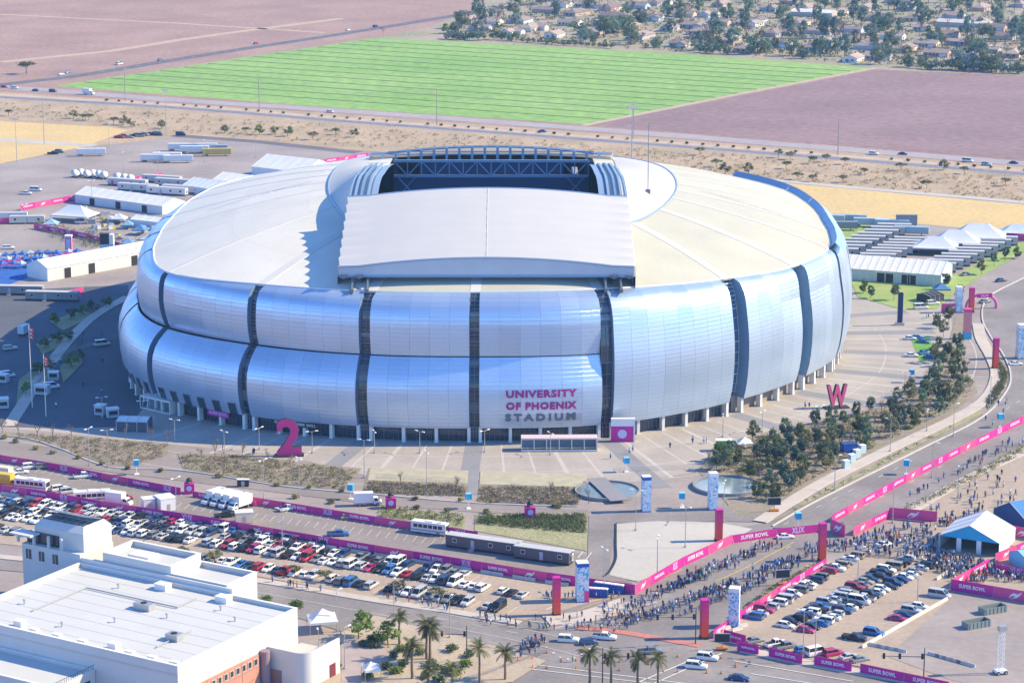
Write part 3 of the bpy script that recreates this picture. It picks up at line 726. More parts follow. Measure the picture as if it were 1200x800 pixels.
M_CYAN = mat('cyan_sign', (0.03, 0.42, 0.66), 0.5)
M_BLUE = mat('deep_blue', (0.02, 0.10, 0.42), 0.5)
M_NAVY = mat('navy_plastic', (0.02, 0.06, 0.22), 0.5)
M_POLE = mat('galvanised_pole', (0.46, 0.46, 0.45), 0.5, metal=0.5)
M_POLED = mat('dark_pole', (0.07, 0.06, 0.055), 0.6)
M_TRUNK = mat('bark', (0.16, 0.11, 0.075), 0.9, var=0.2, scale=3)
M_BTRUNK = mat('pale_bark', (0.38, 0.31, 0.24), 0.9, var=0.15, scale=3)

def wheel_mesh(r, w):
    mb = MB(); mb.lathe([(r * .86, -w / 2), (r, -w / 2 + .04), (r, w / 2 - .04), (r * .86, w / 2)], 12, axis='y', mi=0)
    mb.lathe([(r * .3, -w / 2 - .012), (r * .62, -w / 2 - .012), (r * .62, w / 2 + .012), (r * .3, w / 2 + .012)], 10, axis='y', mi=1)
    return mb.mesh('wheel', [M_TYRE, M_RIM])
def loft(mb, stations, mi=0):
    """stations: (x, half width low, half width high, z low, z mid, z high): a closed car-body hull"""
    rings = []
    for (x, wl, wh, zl, zm, zh) in stations:
        rings.append([(x, -wl * .94, zl), (x, -wl, (zl + zm) / 2), (x, -wl, zm), (x, -wh, zh), (x, wh, zh), (x, wl, zm), (x, wl, (zl + zm) / 2), (x, wl * .94, zl)])
    b = len(mb.v); n = 8
    for r in rings: mb.v += r
    for k in range(len(rings) - 1):
        for i in range(n):
            j = (i + 1) % n; mb.f.append((b + k * n + i, b + (k + 1) * n + i, b + (k + 1) * n + j, b + k * n + j)); mb.m.append(mi)
    mb.f.append(tuple(b + i for i in range(n))); mb.m.append(mi); mb.f.append(tuple(b + (len(rings) - 1) * n + n - 1 - i for i in range(n))); mb.m.append(mi)
def cabin(mb, gl, xb0, xb1, xt0, xt1, zb, zt, wb, wt, mid=None):
    """greenhouse: glass hull and painted roof and pillars"""
    P = lambda x, y, z: (x, y, z)
    b = [P(xb0, -wb, zb), P(xb1, -wb, zb), P(xb1, wb, zb), P(xb0, wb, zb)]; t = [P(xt0, -wt, zt), P(xt1, -wt, zt), P(xt1, wt, zt), P(xt0, wt, zt)]
    for i in range(4):
        j = (i + 1) % 4; gl.face([b[i], b[j], t[j], t[i]])
    gl.face(t)
    mb.box(xt0 - .05, xt1 + .05, -wt - .02, wt + .02, zt - .03, zt + .045, tx=.12, ty=.08)
    for s in (-1, 1):
        for (x0, x1) in ((xb0, xt0), (xb1, xt1), ((xb0 + xb1) / 2 - .05, (xt0 + xt1) / 2 - .05)): mb.tube((x0, s * wb, zb), (x1, s * wt, zt), .055, n=4)
def make_car(kind):
    mb, gl = MB(), MB()
    if kind == 'sedan':
        L, W = 2.36, .91; loft(mb, [(-L, .70, .62, .34, .62, .78), (-L + .15, .86, .74, .24, .68, .93), (-1.5, W, .80, .2, .74, .96), (0, W, .82, .2, .72, .92), (1.1, W, .80, .2, .72, .90), (1.9, .88, .74, .22, .66, .78), (L - .08, .80, .62, .28, .56, .66), (L, .66, .52, .36, .5, .58)])
        cabin(mb, gl, -1.75, 1.05, -1.05, .30, .90, 1.40, .78, .62); wr, wb = .33, 1.38
    elif kind == 'hatch':
        L, W = 2.1, .89; loft(mb, [(-L, .74, .66, .34, .7, .95), (-L + .12, .86, .76, .24, .74, 1.0), (-1.3, W, .80, .2, .76, 1.0), (0, W, .82, .2, .74, .96), (1.0, W, .80, .2, .74, .94), (1.7, .86, .72, .22, .66, .80), (L - .06, .78, .6, .28, .56, .68), (L, .64, .5, .36, .5, .6)])
        cabin(mb, gl, -2.0, 1.0, -1.55, .25, .95, 1.5, .78, .64); wr, wb = .33, 1.28
    elif kind == 'suv':
        L, W = 2.45, .98; loft(mb, [(-L, .84, .78, .45, .8, 1.05), (-L + .1, .95, .86, .34, .86, 1.1), (-1.3, W, .88, .3, .88, 1.12), (0, W, .88, .3, .86, 1.08), (1.1, W, .88, .3, .86, 1.08), (2.0, .95, .84, .32, .84, 1.02), (L - .06, .88, .76, .38, .72, .92), (L, .8, .7, .46, .66, .84)])
        cabin(mb, gl, -2.4, 1.15, -2.15, .45, 1.06, 1.74, .86, .74); wr, wb = .39, 1.48
        for s in (-1, 1): mb.tube((-1.9, s * .62, 1.83), (.2, s * .62, 1.83), .03, n=4)
    elif kind == 'pickup':
        L, W = 2.85, .98; loft(mb, [(-L, .92, .88, .5, .9, 1.1), (-L + .08, .96, .9, .45, .92, 1.14), (-.75, W, .9, .36, .92, 1.14), (-.7, W, .88, .34, .9, 1.1), (1.3, W, .88, .34, .9, 1.1), (2.3, .95, .84, .36, .86, 1.05), (L - .06, .88, .78, .4, .76, .95), (L, .8, .7, .48, .7, .85)])
        cabin(mb, gl, -.7, 1.45, -.55, .75, 1.08, 1.76, .86, .72); wr, wb = .40, 1.75
        bed = MB(); bed.box(-L + .14, -.86, -.78, .78, 1.145, 1.16)
    else:
        L, W = 2.7, 1.0; loft(mb, [(-L, .92, .88, .4, .95, 1.2), (-L + .08, .98, .92, .3, 1.0, 1.25), (0, W, .94, .28, 1.0, 1.25), (1.6, W, .92, .28, 1.0, 1.2), (2.3, .95, .86, .32, .9, 1.05), (L - .05, .88, .78, .38, .75, .9), (L, .8, .7, .45, .68, .8)])
        cabin(mb, gl, -2.66, 1.9, -2.58, .95, 1.22, 2.15, .92, .84); wr, wb = .37, 1.65
    xb = -L; zt = .78 if kind in ('sedan',) else .85
    for s in (-1, 1):
        mb.box(-L - .012, -L + .1, s * .62 - .14, s * .62 + .14, zt - .1, zt + .06, 1); mb.box(L - .12, L + .012, s * .55 - .15, s * .55 + .15, .58 if kind in ('sedan', 'hatch') else .74, .7 if kind in ('sedan', 'hatch') else .88, 2)
    mb.box(-L + .1, L - .1, -.84, .84, .16, .3, 3)
    body = mb.mesh(kind + '_body', [M_PAINTJ, M_RED, M_LAMP, M_TRIM], False); glass = gl.mesh(kind + '_glass', M_CGLASS)
    parts = [('body', body), ('windows', glass)]
    if kind == 'pickup': parts.append(('cargo_bed', bed.mesh('cargo_bed', M_TRIM)))
    wm = wheel_mesh(wr, .22)
    for sx in (-1, 1):
        for sy in (-1, 1): parts.append(('wheel', wm, (sx * wb, sy * .80, wr)))
    return Proto('parked_car', {'sedan': 'car', 'hatch': 'car', 'suv': 'suv', 'pickup': 'pickup truck', 'van': 'van'}[kind], parts)
CARS = {k: make_car(k) for k in ('sedan', 'hatch', 'suv', 'pickup', 'van')}
KINDN = {'sedan': 'sedan', 'hatch': 'hatchback', 'suv': 'SUV', 'pickup': 'pickup truck', 'van': 'van'}
CARCOL = [('white', (0.78, 0.78, 0.77), 30), ('silver', (0.48, 0.49, 0.51), 22), ('grey', (0.20, 0.21, 0.22), 9), ('black', (0.018, 0.018, 0.02), 14), ('dark blue', (0.02, 0.05, 0.14), 8), ('red', (0.38, 0.02, 0.03), 3), ('magenta red', (0.42, 0.02, 0.12), 2), ('tan', (0.36, 0.30, 0.22), 4), ('blue', (0.04, 0.16, 0.42), 4)]
def pick_col(): return rnd.choices(CARCOL, [c[2] for c in CARCOL])[0]
def put_car(p, rz, where, group, kind=None, col=None):
    kind = kind or rnd.choices(['sedan', 'hatch', 'suv', 'pickup', 'van'], [34, 14, 34, 10, 6])[0]
    c = col or pick_col()
    o = CARS[kind].put((p[0], p[1], 0.05), rz, f'{c[0]} {KINDN[kind]} {where}', group, c[1]); return o
CC = {c[0]: c for c in CARCOL}

# long vehicles -----------------------------------------------------------
WM_T = wheel_mesh(.5, .3)
def trailer_proto(L=14.5, Hh=2.75, z0=1.15):
    mb = MB(); mb.box(-L / 2, L / 2, -1.28, 1.28, z0, z0 + Hh)
    r = MB()
    for k in range(int(L / 1.2)):
        x = -L / 2 + .6 + k * 1.2
        for s in (-1, 1): r.box(x - .04, x + .04, s * 1.28 - .03, s * 1.28 + .03, z0 + .1, z0 + Hh - .1)
    d = MB(); d.box(-L / 2 - .03, -L / 2, -1.15, -.03, z0 + .1, z0 + Hh - .1); d.box(-L / 2 - .03, -L / 2, .03, 1.15, z0 + .1, z0 + Hh - .1)
    c = MB(); c.box(-L / 2, L / 2, -.5, .5, z0 - .25, z0 - .01); c.box(-L / 2 - .1, -L / 2 + .1, -1.2, 1.2, .45, .6)
    g = MB()
    for s in (-1, 1): g.box(L / 2 - 3.1, L / 2 - 2.9, s * .9 - .1, s * .9 + .1, 0, z0 - .2)
    parts = [('cargo_box', mb.mesh('cargo_box', M_BOXW), None, [('wall_rib', r.mesh('wall_rib', M_BOXW)), ('rear_door', d.mesh('rear_door', M_BOXW))]), ('chassis', c.mesh('chassis', M_CHASSIS)), ('landing_leg', g.mesh('landing_leg', M_CHASSIS))]
    for x in (-L / 2 + 1.2, -L / 2 + 2.4):
        for s in (-1, 1): parts.append(('wheel', WM_T, (x, s * 1.05, .5)))
    return Proto('semi_trailer', 'trailer', parts)
TRAILER = trailer_proto()
def truck_proto(L=7.5, Hh=2.7, kind='box_truck'):
    mb = MB(); mb.box(-L / 2, L / 2 - 2.3, -1.2, 1.2, .95, .95 + Hh)
    cb = MB(); loft(cb, [(L / 2 - 2.2, 1.05, .95, .5, 1.3, 2.3), (L / 2 - 1.3, 1.05, .95, .5, 1.3, 2.35), (L / 2 - .55, 1.05, .95, .5, 1.3, 1.55), (L / 2 - .05, 1.0, .85, .5, 1.1, 1.3), (L / 2, .95, .8, .6, 1.0, 1.2)])
    gl = MB(); gl.face([(L / 2 - 1.22, -.85, 2.22), (L / 2 - .52, -.9, 1.6), (L / 2 - .52, .9, 1.6), (L / 2 - 1.22, .85, 2.22)][::1])
    sws = []
    for s in (-1, 1): sw_ = MB(); sw_.face([(L / 2 - 2.0, s * 1.06, 1.45), (L / 2 - .8, s * 1.06, 1.45), (L / 2 - 1.25, s * 1.0, 2.15), (L / 2 - 2.0, s * 1.0, 2.15)]); sws.append(('side_window', sw_.mesh('side_window', M_CGLASS)))
    ch = MB(); ch.box(-L / 2, L / 2 - .4, -.5, .5, .55, .9)
    parts = [('cargo_box', mb.mesh('cargo_box', M_BOXW)), ('cab', cb.mesh('cab', M_BOXW)), ('windshield', gl.mesh('windshield', M_CGLASS)), ('chassis', ch.mesh('chassis', M_CHASSIS))] + sws
    wm = wheel_mesh(.45, .28)
    for x in (-L / 2 + 1.6, L / 2 - 1.1):
        for s in (-1, 1): parts.append(('wheel', wm, (x, s * 1.0, .45)))
    return Proto(kind, 'truck', parts)
TRUCK = truck_proto(); 
def bus_proto(L=10.5):
    mb = MB(); mb.box(-L / 2, L / 2, -1.25, 1.25, .45, 3.2, tx=.1, ty=.08); mb.box(-1.0, 1.0, -.7, .7, 3.2, 3.45); mb.box(2.4, 3.6, -.6, .6, 3.2, 3.4)
    wn_ = MB(); wn_.box(0, (L - 1.6) / 6 - .25, -.02, .02, 1.7, 2.6); wn_ = wn_.mesh('window', M_CGLASS); wl = []
    for s in (-1, 1):
        for k in range(6): wl.append(('window', wn_, (-L / 2 + .8 + k * (L - 1.6) / 6, s * 1.215, 0)))
    gl = MB(); gl.box(L / 2 - .06, L / 2 + .005, -1.0, 1.0, 1.4, 2.7)
    st = MB()
    for s in (-1, 1): st.box(-L / 2 + .2, L / 2 - .2, s * 1.24 - .02, s * 1.24 + .02, .95, 1.25)
    parts = [('body', mb.mesh('body', M_BOXW)), ('windshield', gl.mesh('windshield', M_CGLASS)), ('stripe', st.mesh('stripe', mat('stripe_grey', (.25, .27, .3), .5)))] + wl
    for x in (-L / 2 + 2, L / 2 - 2):
        for s in (-1, 1): parts.append(('wheel', WM_T, (x, s * 1.05, .5)))
    return Proto('motorhome', 'motorhome', parts)
BUS = bus_proto(10.0)
def office_proto(L, W=3.0, Hh=2.7, steps=True):
    mb = MB(); mb.box(-L / 2, L / 2, -W / 2, W / 2, .6, .6 + Hh)
    rf = MB(); rf.box(-L / 2 - .1, L / 2 + .1, -W / 2 - .1, W / 2 + .1, .6 + Hh, .75 + Hh)
    sk = MB(); sk.box(-L / 2 + .1, L / 2 - .1, -W / 2 + .1, W / 2 - .1, 0, .6)
    parts = [('body', mb.mesh('body', M_BOXW)), ('roof', rf.mesh('roof', mat('office_roof_grey', (.50, .50, .50), .7, var=.05, scale=.5))), ('skirt', sk.mesh('skirt', M_TRIM))]
    n = max(2, int(L / 4.5)); wm = MB(); wm.box(-.5, .5, -.03, .03, -.45, .45); wf = MB()
    for a, b, c, d in ((-.58, .58, -.55, -.45), (-.58, .58, .45, .55), (-.58, -.5, -.45, .45), (.5, .58, -.45, .45)): wf.box(a, b, -.05, .05, c, d)
    W_ = wm.mesh('window', M_CGLASS); WF = wf.mesh('frame', M_WHITE); dm = MB(); dm.box(-.48, .48, -.04, .04, 0, 2.05); D = dm.mesh('door', mat('office_door', (.42, .45, .5), .5))
    stp = MB()
    for k in range(3): stp.box(-.7, .7, -1.4 + k * .4, -1.0 + k * .4 + .4, 0, .2 * (k + 1))
    for s in (-.7, .7): stp.tube((s, -1.3, .2), (s, -1.3, 1.1), .03, n=4); stp.tube((s, -.2, .6), (s, -.2, 1.6), .03, n=4); stp.tube((s, -1.3, 1.1), (s, -.2, 1.6), .03, n=4)
    ST = stp.mesh('steps', M_POLE)
    for k in range(n):
        x = -L / 2 + (k + .5) * L / n
        if k % 3 == 1:
            parts.append(('door', D, (x, -W / 2 - .03, .65)))
            if steps: parts.append(('steps', ST, (x, -W / 2 - .05, 0)))
        else: parts.append(('window', W_, (x, -W / 2 - .02, 2.1), [('frame', WF)]))
    ac = MB(); ac.box(L / 2, L / 2 + .35, -.5, .5, 1.2, 2.4); parts.append(('air_conditioner', ac.mesh('air_conditioner', M_POLE)))
    ed = MB(); ed.box(L / 2 - .0, L / 2 + .04, .6, 1.3, .7, 2.7); parts.append(('door', ed.mesh('door', M_WHITE)))
    return Proto('office_trailer', 'trailer office', parts)
OFFICE_L = office_proto(20.0); OFFICE_M = office_proto(15.0, steps=False)

# tents -------------------------------------------------------------------
def gable_tent(label, p0, p1, W, eave, ridge, col=(.74, .74, .73), wallcol=None, doors=0, group=None, name='marquee_tent', cat='tent', bays=None, open_end=None, side_doors=(), trim=None):
    """ridge runs from p0 to p1 (ground points below the gable ends)"""
    p0 = Vector((p0[0], p0[1], 0)); p1 = Vector((p1[0], p1[1], 0)); d = p1 - p0; L = d.length; rz = math.atan2(d.y, d.x); c = (p0 + p1) / 2
    r = thing(name, label, cat, (c.x, c.y, 0.04), rz, group); wallcol = wallcol or col
    bays = bays or max(3, int(L / 5)); 
    for k in range(bays):                                  # one sheet of membrane per bay
        x0, x1 = -L / 2 + L * k / bays, -L / 2 + L * (k + 1) / bays; mb = MB()
        for s in (-1, 1):
            def f(u, v): 
                sag = .12 * math.sin(math.pi * u) * math.sin(math.pi * v); return Vector((x0 + (x1 - x0) * u, s * (W / 2 + .25) * (1 - v), eave - .1 + (ridge - eave + .1) * v - sag))
            mb.grid(f if s < 0 else (lambda u, v: f(1 - u, v)), 3, 3)
        o = link('roof_sheet', mb.mesh('roof_sheet', M_CANVASJ, True), r); o.color = (*col, 1)
    rb = MB()
    for k in range(bays + 1):
        x = -L / 2 + L * k / bays
        for s in (-1, 1): rb.tube((x, s * (W / 2 + .1), eave + .02), (x, 0, ridge + .05), .07, n=4)
    o = link('rafter', rb.mesh('rafter', mat('tent_rafter', (.6, .6, .6), .6)), r)
    for s in (-1, 1):
        mb = MB()
        for k in range(bays):
            x0, x1 = -L / 2 + L * k / bays + .06, -L / 2 + L * (k + 1) / bays - .06; mb.box(x0, x1, s * W / 2 - .04, s * W / 2 + .04, 0, eave - .05)
        o = link('side_wall', mb.mesh('side_wall', M_CANVASJ), r); o.color = (*wallcol, 1)
        for k in (side_doors if s < 0 else ()):
            dm = MB(); x = -L / 2 + L * k; dm.box(x - 1.6, x + 1.6, -W / 2 - .09, -W / 2 - .03, 0, eave * .8); fr = MB()
            for a, b, e, g in ((x - 1.75, x - 1.6, 0, eave * .8), (x + 1.6, x + 1.75, 0, eave * .8), (x - 1.75, x + 1.75, eave * .8, eave * .85)): fr.box(a, b, -W / 2 - .12, -W / 2 - .02, e, g)
            dr = link('door', dm.mesh('door', M_TRIM), r); link('frame', fr.mesh('frame', M_WHITE), dr)
    for s in (-1, 1):
        mb = MB(); x = s * L / 2; lo = eave if open_end == s else 0
        P = [(x, -W / 2, lo), (x, W / 2, lo), (x, W / 2, eave - .05), (x, 0, ridge - .05), (x, -W / 2, eave - .05)]; mb.face(P if s > 0 else P[::-1])
        P2 = [(q[0] - s * .1, q[1], q[2]) for q in P]; mb.face(P2[::-1] if s > 0 else P2)
        o = link('gable', mb.mesh('gable', M_CANVASJ), r); o.color = (*((trim or wallcol) if open_end == s else wallcol), 1)
    po = MB()
    for k in range(bays + 1):
        x = -L / 2 + L * k / bays
        for s in (-1, 1): po.tube((x, s * W / 2, 0), (x, s * W / 2, eave), .08, n=5)
    if open_end:
        for y in (-W / 6, W / 6): po.box(open_end * L / 2 - .2, open_end * L / 2 + .1, y - .6, y + .6, 0, eave)
    link('frame', po.mesh('frame', M_WHITE), r); return r
def peak_proto(Wd, eave, peak, col, L=None):
    L = L or Wd; mb = MB(); n = 6; q = [(-L / 2, -Wd / 2), (L / 2, -Wd / 2), (L / 2, Wd / 2), (-L / 2, Wd / 2)]
    rx = max(0.0, (L - Wd) / 2)
    for i in range(4):
        a, b = q[i], q[(i + 1) % 4]; ta = (math.copysign(rx, a[0]), 0); tb_ = (math.copysign(rx, b[0]), 0)
        def f(u, v):
            x = (a[0] * (1 - u) + b[0] * u) * (1 - v) + (ta[0] * (1 - u) + tb_[0] * u) * v; y = (a[1] * (1 - u) + b[1] * u) * (1 - v); return Vector((x, y, eave + (peak - eave) * (v ** 1.35) * (1 - .0) - .1 * math.sin(math.pi * u) * (1 - v)))
        mb.grid(f, 4, 5)
    va = MB()
    for i in range(4):
        a, b = q[i], q[(i + 1) % 4]; va.face([(a[0], a[1], eave - .5), (b[0], b[1], eave - .5), (b[0], b[1], eave), (a[0], a[1], eave)])
    po = MB()
    for a in q: po.tube((a[0] * .98, a[1] * .98, 0), (a[0] * .98, a[1] * .98, eave), .06, n=5)
    for s in (-1, 1): po.tube((s * rx, 0, peak - .05), (s * rx, 0, peak + .4), .05, n=4)
    return [('canopy', mb.mesh('canopy', M_CANVASJ, False)), ('valance', va.mesh('valance', M_CANVASJ)), ('pole', po.mesh('pole', M_POLE), None, None, False)]
PEAK6 = Proto('canopy_tent', 'tent', peak_proto(6, 2.5, 4.6, None)); PEAK3 = Proto('canopy_tent', 'tent', peak_proto(3, 2.2, 3.3, None)); PEAK12 = Proto('peaked_tent', 'tent', peak_proto(12, 3.2, 7.0, None, 18))
WH = (.74, .74, .73)

# banner fences -----------------------------------------------------------
EMB = None
def emblem_mesh(m):
    """the swooping figure printed between the words: a tapering S-curve with a bar"""
    mb = MB(); P = []
    for k in range(13):
        t = k / 12; P.append((Vector((-1.0 + 2.0 * t, -.55 + 1.1 * t + .25 * math.sin(t * 6.3), 0)), .10 + .16 * math.sin(math.pi * t)))
    for k in range(12):
        (a, w0), (b, w1) = P[k], P[k + 1]; mb.face([(a.x, a.y - w0, 0), (b.x, b.y - w1, 0), (b.x, b.y + w1, 0), (a.x, a.y + w0, 0)])
    mb.face([(-.9, -.85, .001), (.2, -.45, .001), (.9, .1, .001), (.1, -.25, .001)])
    return mb.mesh('emblem', m)
def banner_fence(pix, h, label, lit=False, words=('SUPER BOWL', 'EMB', 'SUPER BOWL', 'XLIX'), plen=9.5, base=False, flip=False, pts=None, thick=.12, start=0, footh=.0):
    P = pts or gp(*pix); r = thing('banner_fence', label, 'banner fence', (P[0].x, P[0].y, 0.04), 0, 'pink banner fences round the site'); n = start
    o0 = Vector((P[0].x, P[0].y, 0))
    for i in range(len(P) - 1):
        a, b = P[i], P[i + 1]; L = (b - a).length; k = max(1, round(L / plen)); d = (b - a).normalized(); rz = math.atan2(d.y, d.x); w = L / k
        for j in range(k):
            c = a + d * (w * (j + .5)) - o0; mb = MB(); mb.box(-w / 2 + .03, w / 2 - .03, -thick / 2, thick / 2, footh + .08, footh + h)
            wd = words[n % len(words)]; n += 1
            pan = link('banner_panel', mb.mesh('banner_panel', M_PINK2 if wd == 'EMB' else M_MAGF), r, (c.x, c.y, 0), rz)
            sgn = 1
            for side in (-1, 1):
                if wd == 'EMB': me = emblem_mesh_c; sc_ = (h * .5, h * .5, 1)
                else:
                    me = text_mesh(wd, M_BTXT if wd != 'XLIX' else M_BTXT2, 1.0, .03, 1.05); tw = {'SUPER BOWL': .62, 'XLIX': .30}.get(wd, .6) * w
                    xs = max(v.co.x for v in me.vertices) * 2; s_ = tw / xs; sc_ = (s_, min(h * .62, s_ * 1.2) if wd != 'XLIX' else h * .95, 1)
                t = link('lettering' if wd != 'EMB' else 'emblem', me, pan, (0, side * (thick / 2 + .012), footh + h * .54)); t.rotation_euler = (math.pi / 2, 0, 0 if side < 0 else math.pi); t.scale = sc_
            pm_ = MB(); pm_.tube((-w / 2, 0, 0), (-w / 2, 0, footh + h + .1), .05, n=4)
            for s in (-1, 1): pm_.tube((-w / 2, 0, (footh + h) * .7), (-w / 2, s * .9, 0.02), .03, n=4)
            link('post', pm_.mesh('post', M_POLE), r, (c.x, c.y, 0), rz)
            if base:
                for q in range(max(1, int(w / 3.1))):
                    bm = jersey; link('barrier_block', bm, r, (c.x - d.x * (w / 2 - 1.6 - q * 3.1) + d.y * .75, c.y - d.y * (w / 2 - 1.6 - q * 3.1) - d.x * .75, 0), rz)
    return r
emblem_mesh_c = emblem_mesh(M_BTXT)
jm = MB(); jm.extr([(-.3, 0), (.3, 0), (.3, .12), (.14, .42), (.1, .85), (-.1, .85), (-.14, .42), (-.3, .12)], 0, -1.5, 1.5); jersey = jm.mesh('barrier_block', M_BLOCK)

# lamps, poles ------------------------------------------------------------
def lamp_proto(h, arms=2, dark=False):
    mb = MB(); mb.tube((0, 0, 0), (0, 0, h), .13, .07, n=6); mb.lathe([(.3, 0), (.3, .6), (.22, .65)], 8)
    parts = [('pole', mb.mesh('pole', M_POLED if dark else M_POLE))]
    for k in range(arms):
        a = 2 * math.pi * k / arms; am = MB(); am.tube((0, 0, h - .15), (math.cos(a) * 1.3, math.sin(a) * 1.3, h + .05), .05, n=5); parts.append(('arm', am.mesh('arm', M_POLED if dark else M_POLE)))
        hm = MB(); hm.box(.9, 1.9, -.22, .22, h - .02, h + .16, M=Matrix.Rotation(a, 4, 'Z'), tx=.08, ty=.06); parts.append(('lamp_head', hm.mesh('lamp_head', M_WHITE if not dark else M_POLE)))
    return Proto('lamp_post', 'lamp post', parts)
LAMP12 = lamp_proto(11, 2); LAMP8 = lamp_proto(6.5, 2); LAMP1 = lamp_proto(10, 1); LAMPD = lamp_proto(9, 1, True)
# ================================================================== paved site round the stadium
Z3, Z4, Z5, Z6, Z7 = .06, .16, .20, .26, .32
sheet('plaza', gp((-20, 500), (60, 506), (150, 516), (330, 533), (430, 557), (555, 562), (690, 568), (760, 562), (830, 550), (900, 505), (1000, 478), (1075, 445), (1118, 400), (1112, 352), (1000, 335), (600, 300), (200, 330), (140, 350), (90, 420)), Z3, M_PAVE)
sheet('west_lot_shade_tone', gp((-60, 345), (60, 338), (150, 334), (160, 400), (150, 440), (175, 470), (150, 500), (60, 502), (-60, 498)), .068, mat('asphalt_west_shade_tone', (0.105, 0.115, 0.14), .9, var=.12, scale=.06, fine=.1))  # asphalt; depth of the stadium's cast shadow painted into its dark cool tone
bm = MB(); lm = MB()
for s in SLOTS:
    if -150 < s < 20:
        ln = 52 if -125 < s < -70 else (34 if s > -60 else 22)
        w = 2.6
        if -110 < s < -70 or s > -60:
            r0 = R_BASE(s) - 1; r1 = R_BASE(s) + ln; d0 = pol(s, r0, 0); d1 = pol(s, r1, 0); strip_mb([d0, d1], 5.2, .085, bm)
for k in range(46):
    s = -128 + k * 3.05
    if min(abs(s - q) for q in SLOTS) < 1.6: continue
    strip_mb([pol(s, R_BASE(s) + 1, 0), pol(s, R_BASE(s) + (36 if k % 2 else 44), 0)], .7 if k % 3 else 1.3, .072, lm)
for rr in (14, 30, 44):
    for k in range(60):
        a0_, a1_ = -126 + k * 2.2, -126 + k * 2.2 + 2.2; strip_mb([pol(a0_, R_BASE(a0_) + rr, 0), pol(a1_, R_BASE(a1_) + rr, 0)], .45, .078, lm)
struct('plaza_band', bm.mesh('plaza_band', M_PAVE2)); struct('paving_strip', lm.mesh('paving_strip', mat('paving_pale', (0.50, 0.465, 0.43), .9, var=.06, scale=.3)))
# parking bays east of the stadium
em = MB()
for k in range(14):
    y = 712 + k * 11.5; strip_mb([Vector((132 - max(0, (770 - y)) * .35, y, 0)), Vector((186, y - 4, 0))], .5, .075, em)
struct('bay_marking', em.mesh('bay_marking', mat('paving_pale', (0.5, .46, .43))))
BEDN = [0]
def bed(name, pix, m, z=Z5):
    BEDN[0] += 1; return sheet(name, gp(*pix), z + BEDN[0] * .0035 - .07, m)
bed('planting_bed', ((-20, 503), (40, 509), (100, 512), (200, 520), (196, 532), (160, 545), (130, 546), (60, 522), (0, 509), (-20, 507)), M_BED)
bed('planting_bed', ((208, 531), (290, 533), (345, 541), (424, 549), (404, 574), (330, 568), (215, 550)), M_BED)
bed('planting_bed', ((432, 549), (549, 553), (547, 581), (425, 577)), M_BED)
bed('planting_bed', ((562, 553), (690, 557), (676, 592), (560, 588)), M_BED)
bed('grass_strip', ((434, 548), (549, 552), (548, 567), (431, 563)), mat('pale_turf', (.43, .40, .29), .95, var=.12, scale=.3, fine=.2), Z6)
bed('grass_strip', ((563, 552), (690, 556), (684, 571), (562, 568)), mat('pale_turf', (.43, .40, .29)), Z6)
bed('hedge_bed', ((557, 603), (688, 601), (688, 646), (640, 637), (556, 622)), M_BEDG)
bed('hedge_bed', ((444, 594), (545, 603), (544, 620), (443, 606)), M_BEDG)
bed('grove_ground', ((818, 552), (838, 522), (905, 505), (1000, 485), (1060, 466), (1095, 440), (1112, 400), (1120, 372), (1134, 372), (1128, 410), (1136, 440), (1146, 460), (1112, 488), (1040, 520), (960, 562), (900, 603), (862, 604), (848, 585)), M_BED)
bed('lawn', ((995, 326), (1090, 335), (1125, 320), (1165, 299), (1210, 278), (1260, 262), (1260, 275), (1200, 296), (1150, 324), (1118, 344), (1098, 362), (1060, 364), (1005, 348)), M_LAWN)
bed('lawn', ((955, 248), (1020, 262), (1010, 300), (990, 300)), M_LAWN, Z4)
# driveway, pale apron and front lots
bed('front_driveway', ((-20, 514), (60, 524), (130, 548), (215, 553), (330, 571), (425, 580), (555, 590), (690, 598), (690, 606), (557, 600), (444, 592), (300, 574), (120, 552), (-20, 530)), M_ASPH2, Z4)
bed('truck_lot', ((-60, 531), (120, 560), (300, 590), (560, 626), (640, 640), (690, 652), (742, 684), (660, 676), (430, 642), (200, 606), (-60, 568)), M_ASPH2, Z4)
bed('car_lot', ((-80, 574), (240, 614), (440, 648), (650, 680), (735, 694), (640, 730), (560, 720), (430, 699), (240, 664), (-80, 628)), M_SAND, Z4)
bed('concrete_apron', ((722, 614), (770, 611), (838, 612), (882, 620), (868, 628), (846, 640), (748, 682), (714, 674), (722, 652)), M_PALEC, Z5)
bed('service_road', ((690, 604), (760, 596), (940, 590), (900, 612), (838, 611), (722, 613), (712, 676), (688, 670)), M_ROAD, Z4)
bed('boulevard', ((838, 622), (900, 613), (960, 584), (1080, 524), (1150, 488), (1180, 456), (1183, 436), (1174, 415), (1160, 395), (1150, 372), (1158, 348), (1200, 325), (1350, 270), (1500, 400), (1500, 420), (1200, 520), (1065, 596), (975, 640), (838, 740), (700, 800), (560, 830), (560, 742), (640, 720), (744, 692)), M_ROAD, Z4)
bed('street', ((-100, 640), (0, 655), (240, 668), (430, 702), (600, 732), (760, 735), (1000, 790), (1300, 850), (1300, 960), (300, 960), (400, 740), (240, 690), (0, 668), (-100, 655)), M_ROAD, Z4 + .005)
bed('gravel_yard', ((1075, 600), (1200, 526), (1500, 380), (1500, 620), (1200, 640), (1100, 640)), M_SAND, Z5)
bed('gated_lot', ((838, 742), (968, 658), (1060, 645), (1300, 640), (1500, 660), (1500, 900), (1110, 802), (1000, 780), (872, 752)), M_SAND, Z5 + .01)
bed('east_lot', ((1112, 690), (1200, 700), (1500, 720), (1500, 900), (1110, 796), (1040, 770), (1112, 704)), M_ASPH, Z6)
